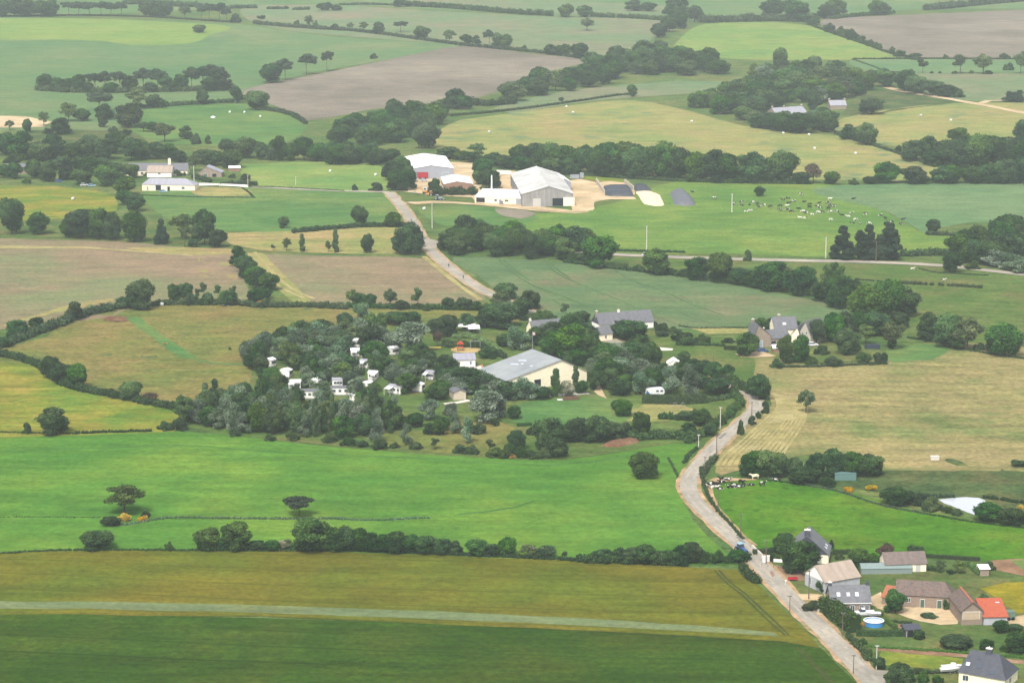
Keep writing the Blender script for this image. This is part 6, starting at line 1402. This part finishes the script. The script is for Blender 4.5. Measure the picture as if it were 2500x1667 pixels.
def tractor(p, rz, paint, label, loader=False, cat='tractor', roof=None):
    e = empty('tractor', gp(p), rz, label, cat, 'tractors'); e.location.z += .05
    b = MB(); b.prism([(.3, .75), (2.3, .75), (2.35, 1.35), (2.1, 1.6), (.3, 1.75)], 'y', -.42, .42); b.obj('bonnet', paint, e)
    c = MB(); c.prism([(-1.2, 1.0), (.35, 1.0), (.2, 2.55), (-1.05, 2.55)], 'y', -.7, .7); co = c.obj('cab', M_glass, e)
    r_ = MB(); r_.box(-1.2, -.82, 2.552, .35, .82, 2.75); r_.obj('cab_roof', roof or paint, co)
    for y in (-.95, .95): f_ = MB(); f_.box(-1.6, y - .25, 1.752, -.2, y + .25, 1.84); f_.obj('mudguard', paint, e)
    for y in (-.95, .95): wheel(e, -.85, y, .85, .5)
    for y in (-.8, .8): wheel(e, 1.75, y, .55, .36)
    if loader:
        l_ = MB()
        for y in (-.6, .6): l_.tube((.6, y, 1.5), (3.2, y, .9), .09, .09, 6)
        l_.box(3.1, -.9, .3, 3.6, .9, 1.0); l_.obj('front_loader', M_metal, e)
    return e
tr = tractor(T('I', 418, 688), R(-64), M_blue, 'blue tractor driving down the road towards the village', roof=M_lblue)
tractor(T('X', 610, 700), R(-20), M_metal, 'grey tractor with front loader on the farm yard', True)
tractor(T('X', 515, 655), R(170), M_orangep, 'small orange tractor beside the excavator')
# excavator
e = empty('excavator', gp(T('X', 470, 628)), 0.1, 'yellow-white excavator at the farm yard entrance', 'excavator')
m_ = MB()
for y in (-1.1, 1.1): m_.prism([(-1.8, .25), (-1.5, 0), (1.5, 0), (1.8, .25), (1.8, .6), (1.5, .8), (-1.5, .8), (-1.8, .6)], 'y', y - .3, y + .3)
m_.obj('tracks', M_tyre, e)
m_ = MB(); m_.box(-1.4, -1.3, .9, 2.3, 1.3, 1.9); m_.obj('body', M_orangep, e)
m_ = MB(); m_.box(-1.4, -1.3, 1.902, .3, -.1, 3.4); c_ = m_.obj('cab', M_whitep, e)
m_ = MB(); m_.box(-1.45, -1.1, 2.2, -1.4, -.3, 3.2); m_.box(-1.1, -1.34, 2.2, -.1, -1.3, 3.2); m_.obj('cab_window', M_dark, c_)
m_ = MB(); m_.tube((-1.2, .5, 1.7), (-3.8, .5, 3.2), .3, .25, 6); m_.tube((-3.8, .5, 3.2), (-5.8, .5, 1.4), .25, .18, 6); m_.obj('boom', M_orangep, e)
m_ = MB(); m_.prism([(-6.4, .3), (-5.5, .3), (-5.4, 1.5), (-6.0, 1.5)], 'y', 0, 1.0); m_.obj('bucket', M_metal, e)
# trailers, containers, caravan
def boxy(name, p, rz, L, D, Hh, mat, label, cat, z0=.5, wheels=True, ribs=True, roofm=None):
    e = empty(name, gp(p), rz, label, cat); b = MB(); b.box(-L / 2, 0, z0, L / 2, D, z0 + Hh)
    if ribs:
        for i in range(int(L / .8)): x = -L / 2 + .4 + i * .8; b.box(x - .06, -.05, z0 + .05, x + .06, 0, z0 + Hh - .05)
    b.obj('body', mat, e)
    r_ = MB(); r_.box(-L / 2 - .06, -.06, z0 + Hh + .003, L / 2 + .06, D + .06, z0 + Hh + .1); r_.obj('roof', roofm or mat, e)
    if wheels:
        for x in (-L * .25, L * .25): wheel(e, x, .1, .45, .3); wheel(e, x, D - .1, .45, .3)
    return e
boxy('farm_trailer', T('X', 432, 462), 0.02, 6.0, 2.5, 3.0, M_redp, 'red farm trailer in front of the white-roofed barn', 'trailer', .7)
boxy('shipping_container', T('I', 1132, 186), -.02, 6.4, 2.4, 2.0, M_turq, 'turquoise container beside the thicket above the paddock', 'container', 0, False)
boxy('shipping_container', T('F', 1318, 846), .02, 5.6, 2.4, 1.4, M_navy, 'dark navy container in the green patch right of the farmhouse', 'container', 0, False)
boxy('feed_tank', T('X', 2180, 458), .1, 5, 2, 2.0, M_metal, 'grey metal tank right of the cattle barn annex', 'tank', .2, False)
boxy('feed_tank', T('X', 2262, 452), .1, 2, 2, 2.8, M_metal, 'upright grey tank behind the long metal one', 'tank', .2, False)
boxy('green_machine', T('I', 2262, 1145), .1, 2.2, 2, 1.7, plain('green_paint', RGB(108, 132, 112)), 'green farm machine right of the red roof', 'machine', .4)
boxy('stone_trough', T('I', 1745, 48), .1, 2.6, 1.4, 1.1, M_conc, 'pale stone trough standing in the dry hayfield', 'trough', 0, False)
e = empty('caravan', gp(T('E', 2155, 1172)), .12, 'white caravan with blue front behind a clipped hedge', 'caravan')
m_ = MB(); m_.prism([(-3.2, .6), (3.0, .6), (3.3, 1.4), (3.1, 2.5), (2.6, 2.85), (-2.5, 2.85), (-3.0, 2.3)], 'y', 0, 2.3); m_.obj('body', M_whitep, e)
m_ = MB(); m_.prism([(-3.28, .7), (-1.5, .7), (-2.9, 2.25)], 'y', -.03, -.003); m_.obj('blue_panel', M_blue, e)
for x in (.2, 1.7):
    f = MB(); f.box(x, -.05, 1.5, x + 1.1, -.003, 2.3); fo = f.obj('window', M_frame, e); p_ = MB(); p_.box(x + .1, -.08, 1.6, x + 1.0, -.052, 2.2); p_.obj('pane', M_glass, fo)
for x in (-.5, .4): wheel(e, x, .1, .35); wheel(e, x, 2.2, .35)
# event tents by the playground
def tent(p, rz, L, D, label):
    e = empty('white_tent', gp(p), rz, label, 'tent', 'white tents above the playground')
    m_ = MB(); m_.prism([(0, 2.0), (D, 2.0), (D / 2, 3.3)], 'x', -L / 2, L / 2); m_.obj('canopy', M_whitep, e)
    for x in (-L / 2 + .1, L / 2 - .1):
        for y in (.1, D - .1): q = MB(); q.tube((x, y, -.2), (x, y, 2.0), .06, .06, 6); q.obj('pole', M_metal, e)
tent(T('Y', 610, 335), -.35, 9, 4, 'long white tent roof above the light green hedge')
tent(T('Y', 745, 360), .2, 4.5, 4, 'small white tent right of the long one')
# playground
e = empty('climbing_frame', gp(T('Y', 582, 552)), 0, 'red climbing frame with slide on the sand pit', 'climbing frame')
for x in (-1, 1):
    for y in (-.8, .8): m_ = MB(); m_.tube((x, y, 0), (x, y, 2.6), .1, .1, 6); m_.obj('post', M_redplay, e)
m_ = MB(); m_.box(-1.1, -.9, 1.3, 1.1, .9, 1.45); m_.obj('platform', M_redplay, e)
m_ = MB(); m_.prism([(-1.3, 2.6), (1.3, 2.6), (0, 3.6)], 'y', -1, 1); m_.obj('roof', M_redplay, e)
m_ = MB(); m_.prism([(-1.1, 1.45), (-1.1, 1.3), (-3.4, .15), (-3.4, .3)], 'y', -.35, .35); m_.obj('slide', M_orangep, e)
e = empty('swing_frame', gp(T('Y', 755, 530)), 0, 'metal swing frame at the back of the sand pit', 'swing')
for x in (-1.8, 1.8):
    q = MB(); q.tube((x, -.9, 0), (x, 0, 2.9), .07, .07, 6); q.tube((x, .9, 0), (x, 0, 2.9), .07, .07, 6); q.obj('leg', M_metal, e)
q = MB(); q.tube((-1.9, 0, 2.9), (1.9, 0, 2.9), .07, .07, 6); q.obj('top_bar', M_metal, e)
for x in (-.8, .8):
    q = MB(); q.tube((x - .2, 0, .6), (x - .2, 0, 2.9), .02, .02, 4); q.tube((x + .2, 0, .6), (x + .2, 0, 2.9), .02, .02, 4); q.box(x - .25, -.12, .53, x + .25, .12, .58); q.obj('seat', M_tyre, e)
e = empty('picnic_table', gp(T('Y', 285, 535)), .1, 'yellow-topped table left of the sand pit', 'table')
q = MB(); q.box(-2.4, -.8, .72, 2.4, .8, .8); q.obj('tabletop', M_yellowp, e)
for x in (-1.9, 1.9): q = MB(); q.box(x - .08, -.6, 0, x + .08, .6, .72); q.obj('leg', M_wood, e)
for y in (-1.3, 1.3): q = MB(); q.box(-2.4, y - .15, .4, 2.4, y + .15, .46); q.box(-1.95, y - .1, 0, -1.85, y + .1, .4); q.box(1.85, y - .1, 0, 1.95, y + .1, .4); q.obj('bench', M_wood, e)
# pools
g = gp(T('I', 1334, 1196)); e = empty('round_pool', g, 0, 'round blue above-ground pool with white rim behind a clipped hedge', 'pool')
r = 2.45; q = MB(); n = 32
V = [(r * math.cos(2 * math.pi * i / n), r * math.sin(2 * math.pi * i / n), z) for z in (-.3, 1.2) for i in range(n)] + [((r - .05) * math.cos(2 * math.pi * i / n), (r - .05) * math.sin(2 * math.pi * i / n), z) for z in (1.2, -.2) for i in range(n)]
q.add(V, [(k * n + i, k * n + (i + 1) % n, (k + 1) * n + (i + 1) % n, (k + 1) * n + i) for k in range(3) for i in range(n)]); q.obj('pool_wall', M_poolblue, e, (0, r, 0))
q = MB(); V = [(rr * math.cos(2 * math.pi * i / n), rr * math.sin(2 * math.pi * i / n), z) for rr, z in ((r - .18, 1.21), (r + .14, 1.21), (r + .14, 1.29), (r - .18, 1.29)) for i in range(n)]
q.add(V, [(k * n + i, k * n + (i + 1) % n, ((k + 1) % 4) * n + (i + 1) % n, ((k + 1) % 4) * n + i) for k in range(4) for i in range(n)]); q.obj('rim', M_whitep, e, (0, r, 0))
q = MB(); q.tube((0, 0, .9), (0, 0, 1.0), r - .07, r - .07, n); q.obj('cover', plain('pool_cover', RGB(206, 226, 232), .4), e, (0, r, 0))
g = gp(T('E', 988, 1072)); e = empty('pool_slide', g, 0, 'light blue water slide at the edge of the pool terrace', 'slide')
q = MB(); q.prism([(-1.4, .1), (-1.2, .1), (.9, 2.3), (1.6, 2.3), (1.6, 2.45), (.8, 2.45)], 'y', -.9, .9); q.obj('chute', M_poolblue, e)
for x in (.9, 1.5):
    for y in (-.6, .6): p_ = MB(); p_.tube((x, y, 0), (x, y, 2.3), .07, .07, 6); p_.obj('leg', M_metal, e)
q = MB(); q.box(-4.8, -.8, -.02, -1.5, 1.8, .12); q.obj('basin', plain('basin_blue', RGB(120, 190, 230)), e)
for (x, y) in ((870, 760), (835, 745), (905, 770)):
    g = gp(T('Y', x, y)); e = empty('deck_chair', g, rnd.uniform(0, 2), 'reddish folding deck chair on the pool terrace', 'chair', 'deck chairs on the pool terrace')
    q = MB(); q.prism([(-.7, .35), (.4, .35), (.9, .95), (.86, 1.0), (.36, .41), (-.7, .41)], 'y', -.3, .3); q.obj('seat', plain('deck_red', RGB(190, 110, 84)) if x == 870 else bpy.data.materials['deck_red'], e)
    for s_ in (-.6, .3):
        for y_ in (-.25, .25): p_ = MB(); p_.tube((s_, y_, 0), (s_, y_, .36), .03, .03, 5); p_.obj('leg', M_metal, e)
g = gp(T('Y', 1055, 890)); e = empty('parasol', g, 0, 'blue parasol at the hall corner of the pool terrace', 'parasol')
q = MB(); q.tube((0, 0, 0), (0, 0, 2.4), .04, .04, 6); q.obj('shaft', M_metal, e)
q = MB(); q.tube((0, 0, 1.95), (0, 0, 2.45), 1.4, .05, 8); q.obj('canopy', M_blue, e)
# garden odds and ends
g = gp(T('I', 722, 905)); q = MB(); q.tube((0, 0, 0), (0, 0, 1.0), .05, .05, 6); q.box(-.2, -.15, 1.0, .2, .15, 1.4); tag(q.obj('letter_box', M_whitep, None, g), 'small white letter box on the lawn by the road', 'letter box')
g = gp(T('I', 772, 872)); e = empty('garden_bench', g, .1, 'red garden bench on the earth yard beside the road', 'bench')
q = MB(); q.box(-1.3, -.3, .4, 1.3, .3, .48); q.obj('seat', M_redp, e); q = MB(); q.box(-1.3, .25, .5, 1.3, .33, 1.0); q.obj('backrest', M_redp, e)
for x in (-1.1, 1.1): q = MB(); q.box(x - .06, -.28, 0, x + .06, .28, .4); q.obj('leg', M_redp, e)
g = gp(T('I', 645, 835)); tag(sheet('log_pile', TT('I', '600,812 640,805 668,840 650,862 620,845'), W_brick, 3, False, 1.5, (.9, 1.5), .1, None), 'dark log pile at the roadside by the earth yard', 'log pile')
g = gp(T('E', 1575, 1195)); e = empty('log_trailer', g, .2, 'reddish pile of boards with a white sheet in front of the hall', 'board pile')
q = MB()
for i in range(4): q.box(-2.6 + .1 * i, -.8, .1 + .22 * i, 3.2 - .15 * i, .9, .3 + .22 * i)
q.obj('boards', M_red, e); q = MB(); q.box(-4.6, -.8, .1, -2.8, .8, .3); q.obj('sheet', M_wrap, e)
g = gp(T('W', 1820, 420))
# trampoline / goal frames in the vegetable plot
for x, lb in ((935, 'left'), (1040, 'right')):
    e = empty('bean_frame', gp(T('E', 2290 + (x - 935) * .5, 1255)), 0, 'thin metal bean frame in the dry plot, %s one' % lb, 'frame', 'bean frames')
    q = MB()
    for s_ in (-1.6, 1.6): q.tube((s_, 0, 0), (s_ * .1, 0, 2.0), .06, .06, 5)
    q.obj('legs', M_metal, e); q = MB(); q.tube((-.16, -.9, 2.0), (.16, .9, 2.0), .06, .06, 5); q.obj('top_bar', M_metal, e)
# ------------------------------------------------------------------ cattle
def skin_mesh(name, verts, edges, radii, mat, levels=1):
    me = bpy.data.meshes.new(name + '_rig'); me.from_pydata(verts, edges, []); o = bpy.data.objects.new(name + '_rig', me); COL.objects.link(o)
    o.modifiers.new('s', 'SKIN'); m2 = o.modifiers.new('u', 'SUBSURF'); m2.levels = levels; m2.render_levels = levels
    for v, r_ in zip(me.skin_vertices[0].data, radii): v.radius = r_ if isinstance(r_, tuple) else (r_, r_)
    me.skin_vertices[0].data[0].use_root = True
    dg = bpy.context.evaluated_depsgraph_get(); dg.update()
    out = bpy.data.meshes.new_from_object(o.evaluated_get(dg)); out.name = name
    bpy.data.objects.remove(o, do_unlink=True)
    out.materials.clear(); out.materials.append(mat); out.polygons.foreach_set('use_smooth', [True] * len(out.polygons)); return out
def hide_mat(name, dark, light, th):
    m, nt, bs = new_mat(name, .8, .1)
    pos = node(nt, 'ShaderNodeTexCoord').outputs['Object']; oi = node(nt, 'ShaderNodeObjectInfo')
    off = node(nt, 'ShaderNodeVectorMath', operation='SCALE'); cmb = node(nt, 'ShaderNodeCombineXYZ')
    for i in range(3): nt.links.new(mth(nt, 'MULTIPLY', oi.outputs['Random'], (91.0, 57.0, 33.0)[i]), cmb.inputs[i])
    ad = node(nt, 'ShaderNodeVectorMath', operation='ADD'); nt.links.new(pos, ad.inputs[0]); nt.links.new(cmb.outputs[0], ad.inputs[1])
    c = ramp(nt, noise(nt, ad.outputs[0], 1.1, 1, .4), [(th - .015, dark), (th + .015, light)])
    nt.links.new(c, bs.inputs['Base Color']); return m
HM = dict(pied=hide_mat('pied_hide', RGB(34, 32, 34), RGB(228, 222, 212), .575), black=hide_mat('black_hide', RGB(34, 32, 34), RGB(236, 232, 224), .68),
          white=hide_mat('white_hide', RGB(60, 54, 52), RGB(226, 220, 206), .43))
def cow_mesh(kind, pose):
    V = [(-.1, 0, 1.05), (-.75, 0, 1.12), (.5, 0, 1.08), (.8, 0, 1.12)]; E_ = [(0, 1), (0, 2), (2, 3)]
    Rr = [(.36, .40), (.30, .33), (.33, .38), (.22, .28)]
    if pose == 'graze': V += [(1.15, 0, .8), (1.4, 0, .36), (1.55, 0, .12)]
    else: V += [(1.15, 0, 1.42), (1.42, 0, 1.48), (1.75, 0, 1.3)]
    E_ += [(3, 4), (4, 5), (5, 6)]; Rr += [(.16, .2), (.13, .15), (.08, .09)]
    for y in (-.24, .24):
        b = len(V); V += [(.62, y, .75), (.62, y, .42), (.63, y, .03)]; E_ += [(2, b), (b, b + 1), (b + 1, b + 2)]; Rr += [.13, .085, .07]
        b = len(V); V += [(-.78, y, .8), (-.9, y, .48), (-.84, y, .03)]; E_ += [(1, b), (b, b + 1), (b + 1, b + 2)]; Rr += [.16, .085, .07]
    b = len(V); V += [(-1.08, 0, 1.2), (-1.15, 0, .7)]; E_ += [(1, b), (b, b + 1)]; Rr += [.06, .035]
    b = len(V); V += [(V[5][0] - .05, -.25, V[5][2] + .1), (V[5][0] - .05, .25, V[5][2] + .1)]; E_ += [(5, b), (5, b + 1)]; Rr += [.04, .04]
    b = len(V); V += [(-.5, 0, .68)]; E_ += [(1, b)]; Rr += [.14]
    if pose == 'lie':
        for i in range(len(V)):
            x, y, z = V[i]; z2 = z - .62
            if z < .85 and abs(y) > .1: z2 = .08 + (0.1 if z > .6 else 0); y = y * (1.9 if z < .6 else 1.6); x = x + (.25 if x > 0 else .2) * (1 if z < .3 else .4)
            if i == b: z2 = .2
            V[i] = (x, y, max(z2, .06))
    return skin_mesh('cow', V, E_, Rr, HM[kind], 1)
CM = {(k_, p_): cow_mesh(k_, p_) for k_ in HM for p_ in ('stand', 'graze', 'lie')}
CWORD = dict(pied='black and white cow', black='mostly black cow', white='mostly white cow'); PW = dict(stand='standing', graze='grazing', lie='lying')
def herd(k, s, phrase, group, sc=1.0):
    it = []
    for w_ in s.split(';'):
        f = w_.replace(',', ' ').split(); it.append((float(f[0]), float(f[1]), dict(p='pied', b='black', w='white')[f[2][0]], dict(s='stand', g='graze', l='lie')[f[2][1]]))
    it.sort(); tot = {}; cnt = {}
    for i in it: tot[i[2:]] = tot.get(i[2:], 0) + 1
    for x, y, kd, ps in it:
        n = cnt.get((kd, ps), 0); cnt[(kd, ps)] = n + 1; o_ = ordn(n, tot[(kd, ps)])
        base = '%s %s' % (PW[ps], CWORD[kd])
        lab = ('%s %s%s %s' % (o_, base, '' if 'most' in o_ else ' from the left', phrase)) if o_ else '%s %s' % (base, phrase)
        ob = link('cow', CM[(kd, ps)], None, gp(T(k, x, y))); ob.location.z -= .02
        ob.rotation_euler = (0, 0, rnd.choice((0, math.pi)) + rnd.gauss(0, .5)); ob.scale = (sc,) * 3
        tag(ob, lab, 'cow', group)
herd('C', '420,1390 pg;418,1413 pg;475,1404 bl;502,1394 wg;530,1404 ps;545,1420 pl;572,1412 wg;620,1422 pg;452,1450 wl;484,1442 wl;685,1418 bg;682,1445 pg;705,1376 bs;737,1364 bg;742,1392 bl;778,1385 pg;830,1340 ps;848,1384 bl;888,1406 bg;950,1393 bl;730,1418 ws;735,1442 pg;760,1456 pg;812,1430 bl;840,1455 wg;860,1466 ps;820,1492 wl;850,1496 wl;'
     '905,1471 wl;935,1421 ps;955,1431 pg;945,1462 wg;970,1460 pg;1025,1370 ws;1010,1396 bs;1020,1412 pg;1015,1435 bg;1045,1420 pg;1030,1458 wg;1075,1456 pg;1108,1474 bl;1150,1484 wl;1030,1512 wg;1170,1462 wl;1200,1512 wg;1180,1531 bl;1230,1535 pl;1268,1474 ps;1290,1537 wg;1370,1482 pg;1405,1496 bl;1510,1542 ps;1525,1504 bl;1185,1364 pl;233,1363 pg;366,1405 ps;88,1316 bl;885,1425 bg;1450,1525 pg', 'in the far herd on the pasture', 'herd on the far cow pasture', 1.0)
herd('I', '198,232 ps;222,240 wl;240,222 bl;252,214 bl;242,238 wl;288,196 bs;290,218 ps;322,200 ws;274,248 pl;340,236 pl;362,236 pl;380,224 bl;392,236 pl;420,212 bs;425,230 bl;485,222 pl;563,224 ps;665,188 pl', 'in the near herd by the road', 'herd in the lush paddock', 1.0)
ob = link('cow', CM[('white', 'stand')], None, gp(T('P', 965, 318))); ob.rotation_euler = (0, 0, math.pi + .1); ob.scale = (1.12,) * 3
tag(ob, 'big cream-white cow standing alone by the thicket above the near herd', 'cow')
m_ = bpy.data.materials.new('cream_hide'); m_.use_nodes = True; m_.node_tree.nodes['Principled BSDF'].inputs['Base Color'].default_value = RGB(240, 226, 190); m_.node_tree.nodes['Principled BSDF'].inputs['Roughness'].default_value = .9
ob.data = ob.data.copy(); ob.data.materials[0] = m_
# white horses or goats by the stream: small pale animals
for (x, y, lb) in ((1590, 302, 'white cow lying in the right meadow just below the lane'), (1803, 388, 'white cow standing in the dark scrub on the right')):
    ob = link('cow', CM[('white', 'lie' if y < 350 else 'stand')], None, gp(T('F', x, y))); ob.rotation_euler = (0, 0, .4); tag(ob, lb, 'cow')
# ------------------------------------------------------------------ people on the road
PV = [(0, 0, .95), (0, 0, 1.2), (0, 0, 1.42), (0, .01, 1.52), (0, .03, 1.66), (0, .02, 1.76)]; PE = [(0, 1), (1, 2), (2, 3), (3, 4), (4, 5)]; PR = [(.16, .12), (.17, .12), (.16, .1), .06, (.085, .1), (.07, .08)]
for s_ in (-1, 1):
    b = len(PV); PV += [(s_ * .21, 0, 1.4), (s_ * .27, .06 * s_, 1.12), (s_ * .27, .14 * s_, .86), (s_ * .26, .17 * s_, .76)]; PE += [(2, b), (b, b + 1), (b + 1, b + 2), (b + 2, b + 3)]; PR += [.065, .05, .04, .035]
    b = len(PV); PV += [(s_ * .1, -.08 * s_, .85), (s_ * .11, -.14 * s_, .48), (s_ * .11, -.24 * s_, .07), (s_ * .11, -.24 * s_ + .16, .04)]; PE += [(0, b), (b, b + 1), (b + 1, b + 2), (b + 2, b + 3)]; PR += [.1, .07, .05, .04]
PM = skin_mesh('person', PV, PE, PR, M_cloth, 1)
PM.materials.append(M_skin)
for f in PM.polygons:
    if f.center.z > 1.5 or (f.center.z < .8 and abs(f.center.x) > .2): f.material_index = 1
hm = MB(); hm.ball((0, -.005, 1.755), (.095, .11, .085)); HAIR = hm.mesh('hair', M_tyre, True)
for k_, x, y, a, lb in (('B', 487, 1522, 2.8, 'person in dark clothes walking on the road near the farm'), ('E', 743, 292, .4, 'person in dark clothes walking down the road above the campsite'), ('E', 843, 372, .5, 'second person in dark clothes farther down the road')):
    ob = link('person', PM, None, gp(T(k_, x, y))); ob.location.z += .01; ob.rotation_euler = (0, 0, a); link('hair', HAIR, ob); tag(ob, lb, 'person', 'people walking on the road')

# ------------------------------------------------------------------ air, light, camera
hb = MB(); hb.box(-3300, -500, ZMIN - 3, 3300, 9100, CAMH + 8)
M_haze = bpy.data.materials.new('haze'); M_haze.use_nodes = True; nt = M_haze.node_tree; nt.nodes.clear()
out = nt.nodes.new('ShaderNodeOutputMaterial'); pv = nt.nodes.new('ShaderNodeVolumePrincipled')
pv.inputs['Color'].default_value = (0.80, 0.88, 0.91, 1); pv.inputs['Density'].default_value = HAZE; pv.inputs['Anisotropy'].default_value = 0.0
nt.links.new(pv.outputs[0], out.inputs['Volume'])
hz = hb.obj('haze', M_haze); hz['kind'] = 'stuff'; hz['label'] = 'thin summer haze over the fields'; hz['category'] = 'haze'
w = bpy.data.worlds.new('World'); SC.world = w; w.use_nodes = True; nt = w.node_tree
sky = nt.nodes.new('ShaderNodeTexSky'); sky.sky_type = 'NISHITA'; sky.sun_disc = False
SUN_EL, SUN_AZ = R(54), R(SUNAZ)     # azimuth clockwise from +Y
sky.sun_elevation = SUN_EL; sky.sun_rotation = SUN_AZ; sky.air_density = 1.0; sky.dust_density = 4.0; sky.ozone_density = 1.0
hs = nt.nodes.new('ShaderNodeHueSaturation'); hs.inputs['Saturation'].default_value = 0.45
nt.links.new(sky.outputs[0], hs.inputs['Color']); nt.links.new(hs.outputs[0], nt.nodes['Background'].inputs['Color'])
nt.nodes['Background'].inputs['Strength'].default_value = SKY
sl = bpy.data.lights.new('sun', 'SUN'); sl.energy = SUN; sl.angle = R(12); sl.color = (1.0, 0.96, 0.9)
so = bpy.data.objects.new('sun', sl); COL.objects.link(so)
dv = Vector((math.sin(SUN_AZ) * math.cos(SUN_EL), math.cos(SUN_AZ) * math.cos(SUN_EL), math.sin(SUN_EL)))
so.rotation_euler = dv.to_track_quat('Z', 'Y').to_euler(); so.location = (0, 600, 600)
cd = bpy.data.cameras.new('camera'); cd.sensor_width = 36; cd.lens = 36 * FPX / FW; cd.clip_start = 1; cd.clip_end = 20000
cam = bpy.data.objects.new('camera', cd); COL.objects.link(cam); cam.location = (0, 0, CAMH); cam.rotation_euler = (math.pi / 2 - PITCH, 0, 0)
SC.camera = cam
SC.view_settings.view_transform = 'Standard'; SC.view_settings.look = 'None'; SC.view_settings.exposure = EXPO; SC.view_settings.gamma = 1
cy = SC.cycles
cy.max_bounces = 5; cy.diffuse_bounces = 3; cy.glossy_bounces = 2; cy.transmission_bounces = 2; cy.volume_bounces = 1; cy.transparent_max_bounces = 4
cy.use_denoising = DENOISE
if DENOISE: cy.denoising_prefilter = 'NONE'; cy.denoising_input_passes = 'RGB_ALBEDO_NORMAL'
cy.volume_step_rate = 4.0
